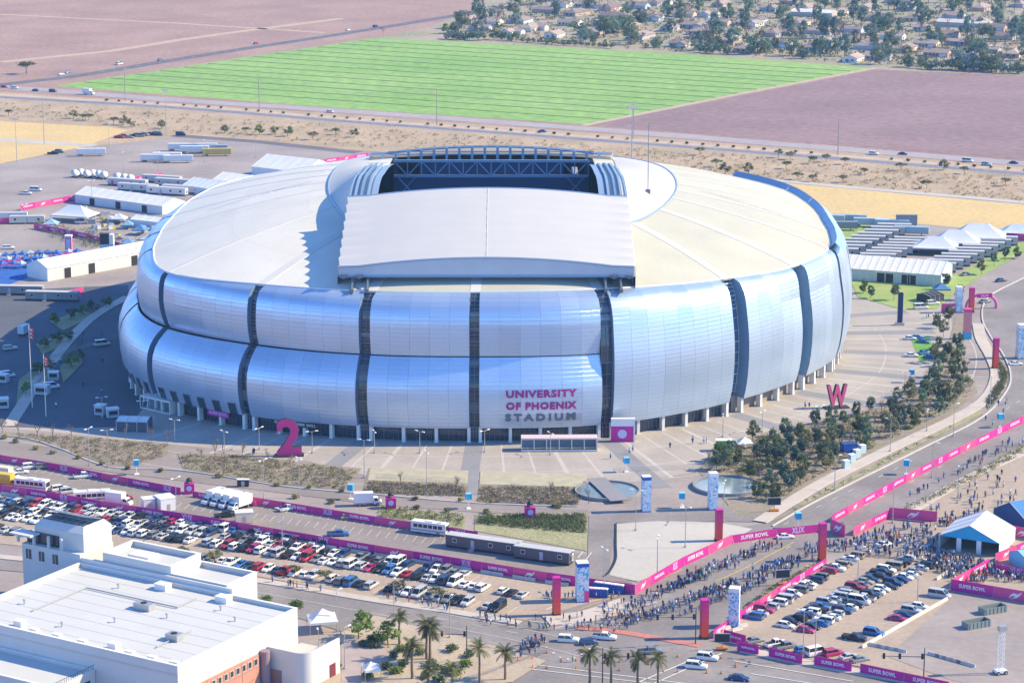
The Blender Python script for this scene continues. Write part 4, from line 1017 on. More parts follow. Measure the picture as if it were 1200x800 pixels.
# sidewalks with kerbs
def walk(name, pix, w, h=.14, m=M_WALK):
    P = smooth_path(gp(*pix), 6); BEDN[0] += 1; return struct(name, kerb_mb(P, w, h + .2 + BEDN[0] * .001).mesh(name, m))
walk('sidewalk', ((890, 612), (960, 568), (1040, 528), (1128, 486), (1158, 464), (1168, 440), (1162, 420), (1150, 398), (1146, 380)), 4.0)
walk('sidewalk', ((240, 671), (340, 687), (440, 704), (540, 719), (610, 731)), 3.0)
walk('sidewalk', ((-80, 643), (0, 653), (60, 659)), 3.0)
walk('sidewalk', ((870, 762), (960, 780), (1060, 797), (1120, 806)), 3.4)
walk('sidewalk', ((1060, 604), (1130, 563), (1200, 530), (1300, 480)), 3.2)
walk('plaza_corner', ((640, 728), (690, 722), (740, 706)), 7.0)
walk('kerb', ((905, 617), (960, 586), (1080, 526), (1150, 490), (1180, 458), (1184, 437), (1175, 415), (1161, 395), (1151, 372), (1159, 348), (1200, 326)), .5, .16, M_KERB)
walk('kerb', ((-20, 509), (30, 514), (70, 526), (130, 548), (215, 552), (330, 570), (425, 579)), .4, .15, M_KERB)
walk('kerb', ((430, 579), (556, 590), (676, 594)), .4, .15, M_KERB)
walk('kerb', ((722, 614), (722, 640), (722, 655), (716, 668), (708, 676)), .35, .2, M_TRIM)
walk('canal_kerb', ((-120, 640), (0, 652), (236, 667)), .4, .15, M_KERB)
bed('verge_bed', ((905, 612), (960, 578), (1040, 537), (1120, 497), (1148, 482), (1152, 486), (1080, 521), (960, 583)), M_BEDG, Z6)
bed('verge_bed', ((1155, 470), (1172, 445), (1166, 418), (1172, 420), (1181, 438), (1176, 456), (1158, 480)), M_BEDG, Z6)
bed('verge_bed', ((1045, 606), (1120, 566), (1200, 522), (1210, 527), (1135, 566), (1062, 602)), M_BEDG, Z6)
bed('verge_bed', ((850, 728), (905, 688), (955, 660), (965, 660), (905, 694), (860, 726)), M_BEDG, Z6)
bed('palm_court', ((400, 742), (440, 722), (500, 738), (560, 752), (640, 775), (600, 800), (380, 830), (370, 770)), mat('court_gravel', (.44, .36, .27), .95, var=.1, scale=.1, fine=.15), Z6)
bed('court_path', ((400, 752), (432, 746), (450, 756), (456, 774), (430, 800), (400, 800)), mat('court_paver', (.40, .33, .31), .9, var=.08, scale=.3), Z7)
# painted markings
def stalls(pa, pb, n, ln, ang, mb, w=.12, z=Z6, skip=0):
    a, b = G(*pa), G(*pb); d = Vector((math.cos(ang), math.sin(ang), 0))
    for k in range(n + 1):
        p = a.lerp(b, k / n); strip_mb([p - d * ln / 2, p + d * ln / 2], w, z, mb)
UP = R(63.5)
mk = MB()
stalls((0, 601), (560, 684), 62, 11.0, UP, mk); stalls((0, 622), (600, 716), 62, 5.2, UP, mk)
stalls((10, 546), (560, 634), 58, 5.0, UP + .25, mk); stalls((190, 590), (540, 640), 34, 5.0, UP + .25, mk)
stalls((555, 632), (690, 652), 14, 5.5, UP + .2, mk, .25)
CARA = R(-27)
stalls((883, 726), (1008, 651), 19, 5.4, CARA, mk); stalls((928, 741), (1085, 655), 24, 10.6, CARA, mk); stalls((1002, 752), (1110, 694), 15, 5.6, CARA, mk)
stalls((1090, 775), (1190, 712), 10, 9, CARA, mk); stalls((1140, 790), (1240, 725), 10, 9, CARA, mk)
bl = smooth_path(gp((900, 640), (960, 606), (1080, 546), (1160, 504), (1215, 470)), 5)
dashes(bl, 3, 6, .16, Z6, mk, 4.5); dashes(bl, 3, 6, .16, Z6, mk, 9); dashes(bl, 3, 6, .16, Z6, mk, -5)
st = smooth_path(gp((240, 683), (430, 718), (600, 750), (700, 775)), 5); strip_mb(st, .14, Z6, mk); dashes(st, 3, 6, .14, Z6, mk, 4.2); dashes(st, 3, 6, .14, Z6, mk, -4); strip_mb(st, .14, Z6, mk, off=7.4)
for (a, b) in (((600, 776), (840, 806)), ((600, 782), (820, 808)), ((748, 800), (838, 762)), ((756, 806), (846, 766)), ((620, 728), (700, 737)), ((650, 737), (770, 706)), ((640, 734), (760, 703)), ((880, 790), (980, 806)), ((860, 775), (1000, 799)), ((590, 766), (640, 752)), ((700, 690), (640, 715))):
    strip_mb(gp(a, b), .32, Z6, mk)
for k in range(9):
    a = G(640 + k * 8.5, 759 + math.sin(k * .5) * 14); mk.face([(a.x - .3, a.y - .3, Z6), (a.x + .3, a.y - .3, Z6), (a.x + .3, a.y + .3, Z6), (a.x - .3, a.y + .3, Z6)])
struct('painted_marking', mk.mesh('painted_marking', M_PAINT))
struct('road_marking', pm.mesh('road_marking', M_PAINT))
ym = MB(); strip_mb(smooth_path(gp((838, 682), (870, 668), (900, 652), (930, 636)), 4), .3, Z6, ym); strip_mb(smooth_path(gp((676, 716), (740, 692), (800, 668)), 4), .25, Z6, ym); struct('yellow_marking', ym.mesh('yellow_marking', M_YPAINT))
rm_ = MB(); strip_mb(smooth_path(gp((676, 736), (720, 740), (770, 748), (820, 757)), 4), 2.6, Z6, rm_); struct('brick_crossing', rm_.mesh('brick_crossing', mat('brick_paver', (.52, .20, .16), .9, var=.12, scale=1.5)))
# two round basins beside the entrance axis
def basin(px, py, r, label):
    p = G(px, py); t = thing('round_basin', label, 'basin', (p.x, p.y, .1))
    mb = MB(); n = 40; 
    for k in range(n):
        a0_, a1_ = 2 * math.pi * k / n, 2 * math.pi * (k + 1) / n; f = lambda a, rr, z: (rr * math.cos(a), rr * math.sin(a), z)
        mb.face([f(a0_, r, 0), f(a1_, r, 0), f(a1_, r, .9), f(a0_, r, .9)]); mb.face([f(a0_, r, .9), f(a1_, r, .9), f(a1_, r - .5, .9), f(a0_, r - .5, .9)]); mb.face([f(a1_, r - .5, .1), f(a0_, r - .5, .1), f(a0_, r - .5, .9), f(a1_, r - .5, .9)])
    link('rim_wall', mb.mesh('rim_wall', M_PAVE2), t)
    w = MB(); w.face([((r - .5) * math.cos(2 * math.pi * k / n), (r - .5) * math.sin(2 * math.pi * k / n), .5) for k in range(n)]); link('water', w.mesh('water', mat('basin_water', (.16, .22, .24), .12, spec=.5)), t); return t
b_1 = basin(712, 577, 9.0, 'round shallow basin crossed by the grey path to the stadium')
br_ = MB(); br_.box(-11, 11, -2.6, 2.6, .86, 1.0); link('footbridge', br_.mesh('footbridge', M_PAVE2), b_1, (0, 0, 0), R(-75))
none_ = 0; basin(852, 571, 9.5, 'round dark water basin beside the tree grove')
# ================================================================== banner fences
F1A = 'magenta banner fence behind the truck lot, facing the planted beds'
banner_fence(((-25, 537), (60, 550.5), (120, 562.5), (212, 580)), 2.1, 'magenta banner fence behind the parked broadcast trucks, west of the football box')
banner_fence(((226, 582), (300, 594)), 1.6, 'low magenta banner fence behind the row of white box trucks')
banner_fence(((294, 590.5), (440, 614), (560, 632)), 2.1, 'magenta banner fence between planted beds and truck lot, ending beside the hedge', start=1)
banner_fence(((-25, 574), (60, 587), (120, 598), (240, 616), (320, 630), (440, 650), (528, 664), (640, 682), (676, 687)), 2.6, 'long magenta banner fence on concrete blocks between truck lot and rows of cars', base=True)
banner_fence(((690, 689), (744, 697)), 2.6, 'short magenta banner fence behind the blue portable toilets', start=3)
banner_fence(((744, 697), (800, 664), (858, 637)), 2.5, 'sunlit pink banner fence along the pale concrete apron beside the queue', start=1)
banner_fence(((858, 637), (910, 629), (960, 624)), 2.3, 'pink banner fence behind the queue, between two red pylons', start=2)
banner_fence(((975, 613), (1045, 574), (1125, 532), (1215, 488)), 2.3, 'long sunlit pink banner fence running down the middle of the boulevard')
banner_fence(((973, 622), (990, 630)), 3.4, 'short magenta banner fence beside the red pylon at the boulevard', words=('EMB',))
banner_fence(((1000, 628), (1042, 607)), 2.4, 'pink banner fence leading to the checkpoint, side towards the boulevard', start=1)
banner_fence(((1042, 607), (1098, 612)), 3.0, 'tall magenta banner fence at the back of the checkpoint crowd', start=1)
banner_fence(((1150, 622), (1215, 634)), 3.0, 'magenta banner fence behind the white checkpoint tent')
banner_fence(((1114, 691), (1159, 666)), 2.6, 'pink banner fence turning from the checkpoint crowd to the empty lot', start=1)
banner_fence(((1114, 692), (1215, 709)), 3.0, 'magenta banner fence across the head of the empty lot')
banner_fence(((1166, 671), (1215, 681)), 2.4, 'magenta banner fence in front of the crowd beside the checkpoint tent', start=3)
banner_fence(((1166, 660), (1215, 640)), 2.6, 'pink banner fence beside the white side of the checkpoint tent', start=1)
banner_fence(((836, 748), (870, 724), (968, 663)), 2.1, 'pink banner fence along the kerb of the gated car lot beside the queue', start=2)
banner_fence(((848, 750), (874, 757)), 2.6, 'magenta banner fence at the gated lot corner beside the message board', start=2)
banner_fence(((864, 763), (889, 768)), 2.4, 'magenta banner fence by the lot gate, behind the dark parked sedan', words=('SUPER BOWL',))
banner_fence(((901, 770), (940, 779)), 2.4, 'magenta banner fence panels below the grey pickup in the gated lot', words=('SUPER BOWL',))
banner_fence(((954, 780), (998, 788)), 2.4, 'magenta banner fence panels below the white van in the gated lot', words=('SUPER BOWL',))
banner_fence(((1008, 789), (1112, 811)), 2.4, 'magenta banner fence panels at the street corner of the gated lot', words=('SUPER BOWL',))
banner_fence(((-20, 263), (14, 262)), 2.6, 'pink banner fence west of the white office boxes', start=1)
banner_fence(((24, 247), (94, 234)), 2.6, 'pink banner fence behind the broadcast compound beside the vehicle lot')
banner_fence(((-20, 314), (40, 308), (82, 302)), 2.2, 'pink banner fence behind the blue covered seating')
banner_fence(((40, 268), (105, 281), (150, 294)), 2.4, 'pink banner fence through the shrubs of the fan area', start=1)
banner_fence(((130, 218), (190, 207)), 2.2, 'pink banner fence behind the grey compound trailers', start=2)
banner_fence(((380, 192), (432, 184)), 2.2, 'pink banner fence beyond the big white marquee on the lot')
banner_fence(((70, 350), (98, 343)), 2.2, 'pink banner fence at the end of the grey office trailers', start=1)
banner_fence(((1103, 366), (1126, 366)), 3.2, 'purple magenta banner fence at the foot of the arch gate', words=('EMB', 'XLIX'))

# ================================================================== pylons, signs, letters
def patt():
    m = bpy.data.materials.new('pylon_print'); m.use_nodes = True; nt = m.node_tree; N = nt.nodes; L = nt.links; b = N['Principled BSDF']
    g = N.new('ShaderNodeNewGeometry'); v = N.new('ShaderNodeTexNoise'); v.inputs['Scale'].default_value = .55; v.inputs['Detail'].default_value = 2; v.inputs['Distortion'].default_value = 2.5; L.new(g.outputs['Position'], v.inputs['Vector'])
    r = N.new('ShaderNodeValToRGB'); e = r.color_ramp.elements; e[0].position = .40; e[0].color = (.08, .38, .66, 1); e[1].position = .47; e[1].color = (.70, .74, .78, 1); x = e.new(.60); x.color = (.72, .75, .78, 1); x = e.new(.63); x.color = (.20, .50, .72, 1); r.color_ramp.interpolation = 'LINEAR'
    L.new(v.outputs[0], r.inputs[0]); L.new(r.outputs[0], b.inputs['Base Color']); b.inputs['Roughness'].default_value = .5; return m
M_PATT = patt()
def pylon(px, pyb, pyt, wpx, label, rz=.15, redfoot=False, capcol=None):
    p = G(px, pyb); h = (pyb - pyt) / ((pyb - YH) / 200.0 * C); w = wpx / ((pyb - YH) / 200.0) * .82
    t = thing('banner_pylon', label, 'pylon', (p.x, p.y, .1), rz); mb = MB(); mb.box(-w / 2, w / 2, -w / 2, w / 2, 0.3, h * .9); link('printed_shaft', mb.mesh('printed_shaft', M_PATT), t)
    c = MB(); c.box(-w / 2 - .02, w / 2 + .02, -w / 2 - .02, w / 2 + .02, h * .9, h * .985); link('top_band', c.mesh('top_band', capcol or M_BLUE), t); c = MB(); c.box(-w / 2, w / 2, -w / 2, w / 2, h * .985, h); link('cap', c.mesh('cap', M_WHITE), t)
    c = MB(); c.box(-w / 2 - .05, w / 2 + .05, -w / 2 - .05, w / 2 + .05, 0, .3); link('plinth', c.mesh('plinth', M_BLUE), t)
    if redfoot: c = MB(); c.box(w * .1, w / 2 + .03, -w / 2 - .03, w / 2 + .03, .3, h * .3); link('red_foot', c.mesh('red_foot', M_PINK2), t)
pylon(757, 599, 557, 12.5, 'blue and white printed pylon beside the round basin by the stadium path'); pylon(835, 597, 553, 12.5, 'blue and white printed pylon in front of the dark water basin', capcol=M_WHITE)
pylon(682, 704, 657, 17, 'blue and white printed pylon beside the portable toilets', redfoot=True); pylon(860, 734, 687, 15, 'white printed pylon at the corner of the gated car lot', capcol=M_WHITE, rz=-.2)
pylon(1123, 366, 336, 9, 'pale grey printed pylon beside the pink arch gate', capcol=M_WHITE)
pylon(1196, 420, 380, 12, 'pale blue printed pylon at the far edge of the boulevard', capcol=M_WHITE)
def redpole(px, pyb, pyt, label):
    p = G(px, pyb); h = (pyb - pyt) / ((pyb - YH) / 200.0 * C); w = .82; t = thing('red_pylon', label, 'pylon', (p.x, p.y, .1), .25); n = 6; g = MB()
    for k in range(n):
        f = MB(); z0, z1 = .6 + (h - .6) * k / n, .6 + (h - .6) * (k + 1) / n - .02; f.box(-w, w, -w, w, z0, z1); o = link('shaft_section', f.mesh('shaft_section', mat('pylon_red_%d' % k, [(.52, .07, .035), (.55, .06, .05), (.55, .05, .08), (.52, .04, .12), (.48, .03, .16), (.45, .02, .18)][k], .5)), t)
    f = MB(); f.box(-w - .08, w + .08, -w - .08, w + .08, 0, .6); link('plinth', f.mesh('plinth', M_TRIM), t); f = MB(); f.box(-w - .05, w + .05, -w - .05, w + .05, h, h + .2); link('cap', f.mesh('cap', M_MAGF), t)
redpole(842, 634, 597, 'red square pylon at the bend of the pink fence by the apron'); redpole(963, 657, 613, 'red square pylon where the queue passes between lot and boulevard'); redpole(652, 721, 676, 'red square pylon on the corner sidewalk beside the printed pylon'); redpole(825, 748, 702, 'red square pylon at the street corner of the gated lot'); redpole(1166, 432, 397, 'dark red square pylon on the sidewalk of the curving boulevard'); redpole(1138, 366, 338, 'purple red pylon holding up the pink arch gate')
cubem = MB(); cubem.box(-.75, .75, -.75, .75, 2.7, 4.2); CUBE = cubem.mesh('sign_cube', M_CYAN); cf = MB()
for a in range(4):
    x, y = (-.76, .76)[a % 2], (-.76, .76)[a // 2]; cf.box(x - .04, x + .04, y - .04, y + .04, 2.66, 4.24)
cf.box(-.78, .78, -.78, .78, 2.62, 2.7); cf.box(-.78, .78, -.78, .78, 4.2, 4.27)
sp = MB(); sp.tube((0, 0, .2), (0, 0, 2.65), .09, n=6)
ft = MB(); ft.box(-.7, .7, -.7, .7, 0, .25, tx=.15, ty=.15)
CUBES = Proto('cube_sign', 'cube sign', [('sign_cube', CUBE, None, [('frame', cf.mesh('frame', mat('cyan_frame', (.25, .55, .68), .5)))]), ('pole', sp.mesh('pole', M_WHITE)), ('foot', ft.mesh('foot', M_WHITE))])
for (x, y, lab) in ((160, 556, 'behind the truck lot near the sloping path'), (411, 585, 'beside the driveway at the grey plaza band'), (549, 596, 'where the middle plaza band meets the driveway'), (799, 595, 'between the two printed pylons'), (935, 619, 'beside the pink fence at the boulevard'), (1062, 556, 'on the road between kerb and pink fence'), (1172, 501, 'standing on the boulevard near the planted kerb strip'), (734, 553, 'standing on the open plaza'), (1068, 448, 'standing on the bays east of the stadium')):
    CUBES.put((*G(x, y)[:2], .1), rnd.uniform(-.3, .3), 'cyan cube sign on a white stand ' + lab, 'cyan cube signs')
# magenta boxes with a football helmet on top
bx = MB(); bx.box(-1.35, 1.35, -1.35, 1.35, 0, 2.9); bt = MB(); bt.lathe([(.75, 0), (.75, .03)], 20, (0, 0, 0)); hp = [(.25, 0), (.62, .12), (.85, .5), (.82, .95), (.55, 1.35), (.1, 1.5)]
hb = MB(); hb.lathe(hp, 14); hb2 = MB()
for z in (.3, .55): hb2.tube((-.5, -.7, z), (0, -1.05, z), .05, n=4); hb2.tube((.5, -.7, z), (0, -1.05, z), .05, n=4)
for (x, y, lab) in ((222, 578, 'at the fence gap behind the truck lot'), (458, 595, 'beside the white box truck on the driveway'), (621, 606, 'at the edge of the clipped hedge bed')):
    t = thing('helmet_box', 'magenta box with dark helmet on top ' + lab, 'display box', (*G(x, y)[:2], .1), .1, 'helmet boxes'); b_ = link('box', bx.mesh('box', M_MAGF), t); o = link('round_badge', bt.mesh('round_badge', M_BTXT2), b_, (0, -1.37, 1.7)); o.rotation_euler = (math.pi / 2, 0, 0); h_ = link('helmet', hb.mesh('helmet', M_TRIM, True), t, (0, 0, 2.9)); link('face_guard', hb2.mesh('face_guard', M_POLE), h_)
# giant numerals
def big_letter(ch, px, pyb, pyt, wpx, label, rz, cfront, cside, base=True):
    p = G(px, pyb); s_ = (pyb - YH) / 200.0; h = (pyb - pyt) / (s_ * C); w = wpx / s_ / abs(math.cos(rz)); me = text_mesh(ch, cfront, 1.0, .035, 1.0).copy()
    xs = [v.co.x for v in me.vertices]; ys = [v.co.y for v in me.vertices]; sx, sy = w / (max(xs) - min(xs)), h / (max(ys) - min(ys)); mx_, my = (max(xs) + min(xs)) / 2, min(ys)
    for v in me.vertices: v.co = ((v.co.x - mx_) * sx, 0, (v.co.y - my) * sy)
    t = thing('giant_letter' if ch.isalpha() else 'giant_numeral', label, 'sculpture', (p.x, p.y, .12), rz)
    front = link('front_face', me, t, (0, -.75, .35))
    import bmesh
    bmm = bmesh.new(); bmm.from_mesh(me); ed = [e for e in bmm.edges if len(e.link_faces) == 1]; mb = MB()
    cx_, cz_ = sum(v.co.x for v in me.vertices) / len(me.vertices), h / 2
    for e in ed:
        a, b = e.verts[0].co, e.verts[1].co; f_ = e.link_faces[0]; m_ = f_.calc_center_median(); q = [(a.x, 0, a.z), (b.x, 0, b.z), (b.x, 1.5, b.z), (a.x, 1.5, a.z)]; mb.face(q)
    for f_ in bmm.faces: mb.face([(v.co.x, 1.5, v.co.z) for v in f_.verts][::-1])
    bmm.free(); link('dark_casing', mb.mesh('dark_casing', cside), t, (0, -.72, .35))
    pl = MB(); pl.box(-w / 2 - .6, w / 2 + .6, -1.6, 1.6, 0, .34); link('plinth', pl.mesh('plinth', M_TRIM), t)
big_letter('2', 339, 534, 491, 29, 'giant magenta numeral 2 standing on the plaza edge', .12, mat('numeral_magenta', (.62, .04, .22), .45), M_TRIM)
big_letter('W', 980, 478, 452, 24, 'giant pink letter W standing beside the stadium wall', .25, mat('letter_pink', (.80, .13, .25), .45), M_TRIM)

# ================================================================== cars
def car_row(pa, pb, step, rz, where, group, occ=.93, jit=.25, flip=.5):
    a, b = G(*pa), G(*pb); L = (b - a).length; n = int(L / step)
    for k in range(n):
        if rnd.random() > occ: continue
        p = a.lerp(b, (k + .5) / n) + Vector((rnd.uniform(-jit, jit), rnd.uniform(-jit, jit), 0))
        put_car(p, rz + rnd.uniform(-.04, .04) + (math.pi if rnd.random() < flip else 0), where, group)
LG = 'cars parked in the lot behind the hotel'
def multi_row(pix, *a, **k):
    for i in range(len(pix) - 1): car_row(pix[i], pix[i + 1], *a, **k)
multi_row(((-12, 586), (240, 617.5), (385, 640)), 2.6, UP, 'parked nose to the concrete blocks of the long fence', LG)
multi_row(((-12, 595), (240, 627), (440, 658), (562, 677)), 2.6, UP, 'parked in the row against the long magenta fence', LG)
multi_row(((-12, 604), (240, 637), (440, 668), (618, 700)), 2.6, UP, 'parked in the middle lot row below the long magenta fence', LG)
multi_row(((-12, 620), (40, 627)), 2.75, UP, 'parked in the row along the sidewalk behind the hotel tower', LG)
multi_row(((150, 643), (235, 655), (440, 689), (590, 715)), 2.6, UP, 'parked in the row along the street sidewalk', LG, occ=.9)
RG = 'cars parked in the gated lot'
car_row((880, 727), (1004, 652), 2.75, CARA, 'parked along the pink kerb fence of the gated lot', RG, .97)
car_row((917, 737), (1066, 655), 2.75, CARA, 'parked in the double row of gated bays, kerb fence side', RG, .97)
car_row((941, 743), (1093, 660), 2.75, CARA, 'parked in the double row of gated bays, concrete block side', RG, .97)
for (x, y, k, c) in ((1001, 750, 'pickup', 'black'), (1024, 744, 'suv', 'blue'), (1052, 727, 'sedan', 'magenta red'), (1060, 723, 'sedan', 'dark blue'), (1068, 718, 'suv', 'silver'), (1078, 713, 'hatch', 'white'), (1101, 700, 'van', 'silver')):
    put_car(G(x, y), CARA + rnd.uniform(-.05, .05), 'parked beside the gated-lot line of concrete blocks', RG, k, CC[c])
for (x, y, k, c) in ((884, 753, 'sedan', 'grey'), (909, 757, 'pickup', 'white'), (920, 760, 'pickup', 'grey'), (941, 764, 'hatch', 'blue'), (957, 767, 'van', 'white'), (976, 768, 'suv', 'magenta red'), (995, 772, 'sedan', 'silver'), (1007, 775, 'sedan', 'grey')):
    put_car(G(x, y), CARA + math.pi / 2 - .6, 'parked behind the gated-lot street fence panels', RG, k, CC[c])
SG = 'vehicles at the street crossing'
for (x, y, k, c, rz) in ((666, 752, 'suv', 'white', -.15), (708, 749, 'pickup', 'white', -.2), (762, 766, 'pickup', 'grey', .15), (829, 773, 'suv', 'white', -.3), (816, 783, 'suv', 'white', -.25), (866, 797, 'sedan', 'dark blue', -.3), (690, 755, 'hatch', 'dark blue', .3), (920, 631, 'sedan', 'white', .2), (1036, 640, 'sedan', 'white', .5)):
    put_car(G(x, y), rz, 'stopped on the closed street by the crossing', SG, k, CC[c])
TG = 'vehicles in the truck lot'
for (x, y, k, c, rz) in ((338, 598, 'pickup', 'white', .55), (408, 608, 'hatch', 'tan', .3), (445, 611, 'sedan', 'dark blue', .4), (396, 628, 'pickup', 'blue', .1), (264, 606, 'pickup', 'black', .4), (520, 626, 'sedan', 'grey', .6), (98, 560, 'pickup', 'white', .35), (36, 549, 'suv', 'white', .4), (70, 575, 'suv', 'white', .5), (80, 578, 'suv', 'silver', .5), (24, 555, 'sedan', 'white', .2), (146, 585, 'sedan', 'red', .2), (52, 549, 'suv', 'grey', .3)):
    put_car(G(x, y), rz, 'parked on the asphalt between the two magenta fences', TG, k, CC[c])
FG = 'traffic on the far roads'
for (x, y, k, c, rz) in ((5, 103, 'sedan', 'red', -.4), (17, 104, 'suv', 'white', -.4), (42, 107, 'sedan', 'dark blue', -.45), (62, 108, 'suv', 'dark blue', -.45), (72, 88, 'sedan', 'white', .9), (80, 86, 'sedan', 'blue', .9), (140, 76, 'van', 'white', 1.0), (188, 71, 'sedan', 'grey', 1.0), (300, 52, 'sedan', 'red', 1.0), (408, 36, 'hatch', 'white', 1.0), (440, 32, 'suv', 'dark blue', 1.0), (1024, 181.5, 'suv', 'white', -.45), (1058, 181.5, 'sedan', 'dark blue', -.45), (1156, 194, 'suv', 'silver', -.45), (1188, 192, 'sedan', 'dark blue', -.45), (636, 155, 'sedan', 'blue', -.45), (387, 132, 'hatch', 'white', -.45), (1134, 190, 'van', 'white', -.45)):
    put_car(G(x, y), rz, 'driving on the far road beyond the stadium', FG, k, CC[c])
EG = 'vehicles by the east lawn'
for (x, y, k, c, rz) in ((1079, 362, 'van', 'white', .2), (1093, 357, 'suv', 'white', .3), (1154, 355, 'sedan', 'grey', .5), (1173, 330, 'sedan', 'dark blue', .5), (1190, 428, 'sedan', 'white', .2), (1132, 323, 'sedan', 'grey', .6)):
    put_car(G(x, y), rz, 'standing near the pink arch gate', EG, k, CC[c])
for k, (x, y) in enumerate(((1075, 397), (1082, 402), (1083, 415), (1090, 420), (1066, 398), (1068, 418))):
    put_car(G(x, y), rnd.uniform(-.5, .5), 'shown on the small display lawn east of the stadium', 'display cars', 'sedan', CC['blue'] if k < 4 else CC['white'])
LCG = 'vehicles by the broadcast compound'
for (x, y, k, c, rz) in ((65, 262, 'hatch', 'tan', .2), (95, 262, 'van', 'white', .2), (10, 292, 'suv', 'white', .2), (120, 405, 'van', 'white', .5), (8, 442, 'van', 'white', .5), (60, 455, 'van', 'white', .4), (12, 410, 'suv', 'silver', .4)):
    put_car(G(x, y), rz, 'standing west of the stadium among tents and barriers', LCG, k, CC[c])

# ================================================================== trucks, trailers, offices
TL = 'semi trailers parked together on the back lot'
for (x, y, rz, c, lab) in ((182, 190, -.02, WH, 'white'), (196, 188, 0, WH, 'white'), (209, 191, .08, WH, 'white'), (214, 177, 0, WH, 'white'), (228, 180, .04, WH, 'white'), (238, 177, .05, WH, 'white'), (250, 179, .08, (.35, .37, .42), 'dark grey'), (254, 183, .1, (.60, .45, .12), 'yellow')):
    TRAILER.put((*G(x, y)[:2], .05), rz, f'{lab} semi trailer in the parked cluster on the back lot', TL, c)
TRAILER.put((*G(107, 183)[:2], .05), .12, 'lone white trailer on the back lot beside the dry field', TL, WH)
TRAILER.put((*G(1185, 700)[:2], .05), -.5, 'white trailer at the edge of the empty lot', None, WH) if False else None
TRUCK.put((*G(104, 111)[:2], .08), -.45, 'white box truck driving on the far road past the green field', 'delivery trucks', WH)
TRUCK.put((*G(431, 592)[:2], .1), .1, 'white box truck standing on the driveway beside the display box', 'delivery trucks', WH)
for k, x in enumerate((246, 256, 266, 277)):
    TRUCK.put((*G(x + 4, 589.5 + k * 2.2)[:2], .1), UP - .2 + math.pi, 'white box truck, ' + ['first', 'second', 'third', 'fourth'][k] + ' of four side by side from the football box', 'trucks side by side in the truck lot', WH)
TRUCK.put((*G(30, 392)[:2], .1), 1.3, 'white box truck in the stadium shadow beside the flagpoles', 'delivery trucks', (.55, .62, .68))
RVG = 'motorhomes in the truck lot'
for (x, y, rz, lab, P_) in ((504, 625, -.4, 'white motorhome beside the end of the rear magenta fence', BUS), (38, 574, -.35, 'white coach parked at the long fence beside the yellow truck', BUS), (108, 588, .2, 'white motorhome at the long fence beside the cream trailer', BUS)):
    P_.put((*G(x, y)[:2], .1), rz, lab, RVG, (.74, .74, .72))
TRUCK.put((*G(8, 562)[:2], .1), -.4, 'cream box truck at the long magenta fence', RVG, (.66, .62, .5)); TRUCK.put((*G(10, 570)[:2], .1), -.4, 'yellow ended box truck beside the white coach', RVG, (.66, .45, .06))
TRUCK.put((*G(140, 592)[:2], .1), -.4, 'white box truck behind the long fence beside the two white booths', RVG, WH)
for (x, y, w, d, h, rz, lab, c) in ((174, 597, 3.2, 3, 3.2, .4, 'white booth with lilac side in the truck lot', (.6, .6, .66)), (194, 597, 4.4, 5, 3.6, .5, 'larger white booth in the truck lot beside the long fence', WH), (286, 612, 4.6, 3, 3.0, .2, 'cream sided container in the truck lot', (.72, .66, .48)), (285, 570, 3.2, 1.2, 2.0, .0, 'dark equipment rack on the driveway', (.03, .035, .04))):
    t = thing('booth', lab, 'booth', (*G(x, y)[:2], .1), rz); mb = MB(); mb.box(-w / 2, w / 2, -d / 2, d / 2, .15, h); o = link('body', mb.mesh('body', M_BOXW), t); o.color = (*c, 1); mb = MB(); mb.box(-w / 2 - .1, w / 2 + .1, -d / 2 - .1, d / 2 + .1, h, h + .12); link('roof', mb.mesh('roof', M_WHITE), t); mb = MB(); mb.box(-.45, .45, -d / 2 - .05, -d / 2, .2, 2.1 if h > 2.2 else 1.6); link('door', mb.mesh('door', M_POLE), t)
DKG = (.10, .105, .115)
OFFICE_L.put((*G(567, 645)[:2], .1), R(-24), 'long charcoal office trailer behind the magenta fence, nearer the motorhome', 'charcoal office trailers', DKG); OFFICE_M.put((*G(637, 657)[:2], .1), R(-24), 'charcoal office trailer behind the magenta fence, nearer the apron', 'charcoal office trailers', DKG)
OFFICE_L.put((*G(20, 345)[:2], .1), R(-4), 'grey office trailer in the stadium shadow beside the arched white hall, western one', 'grey office trailers', (.25, .26, .28)); OFFICE_L.put((*G(62, 352)[:2], .1), R(-6), 'grey office trailer in the stadium shadow beside the arched white hall, eastern one', 'grey office trailers', (.25, .26, .28))
# rows of broadcast office units east of the stadium
unit = office_proto(14.0, 3.0, 2.9, steps=False)
ORD = ['first', 'second', 'third', 'fourth', 'fifth', 'sixth', 'seventh', 'eighth', 'ninth', 'tenth', 'eleventh', 'twelfth']
ue = MB(); ue.box(7.0, 7.05, -1.48, 1.48, .7, 3.4); unit.parts = [p for p in unit.parts if p[0] != 'air_conditioner'] + [('end_wall', ue.mesh('end_wall', mat('unit_navy', (.045, .07, .13), .6)), None, None, False)]
ud = MB(); ud.box(7.06, 7.1, .35, 1.2, .75, 2.9); unit.parts.append(('end_door', ud.mesh('end_door', M_WHITE), None, None, False))
def unit_row(pa, pb, n, lab):
    a, b = G(*pa), G(*pb)
    for k in range(n):
        p = a.lerp(b, k / (n - 1)); unit.put((p.x, p.y, .06), R(-8), lab + ', ' + ORD[k] + ' along it', 'site office units in rows', (.46, .45, .42) if k % 3 else (.40, .40, .39))
unit_row((985, 301), (1048, 272), 9, 'pale site office unit, dry field row'); unit_row((1022, 311), (1068, 288), 8, 'pale site office unit, row behind the long marquee'); unit_row((1090, 322), (1172, 287), 11, 'pale site office unit, row beside the lawn')
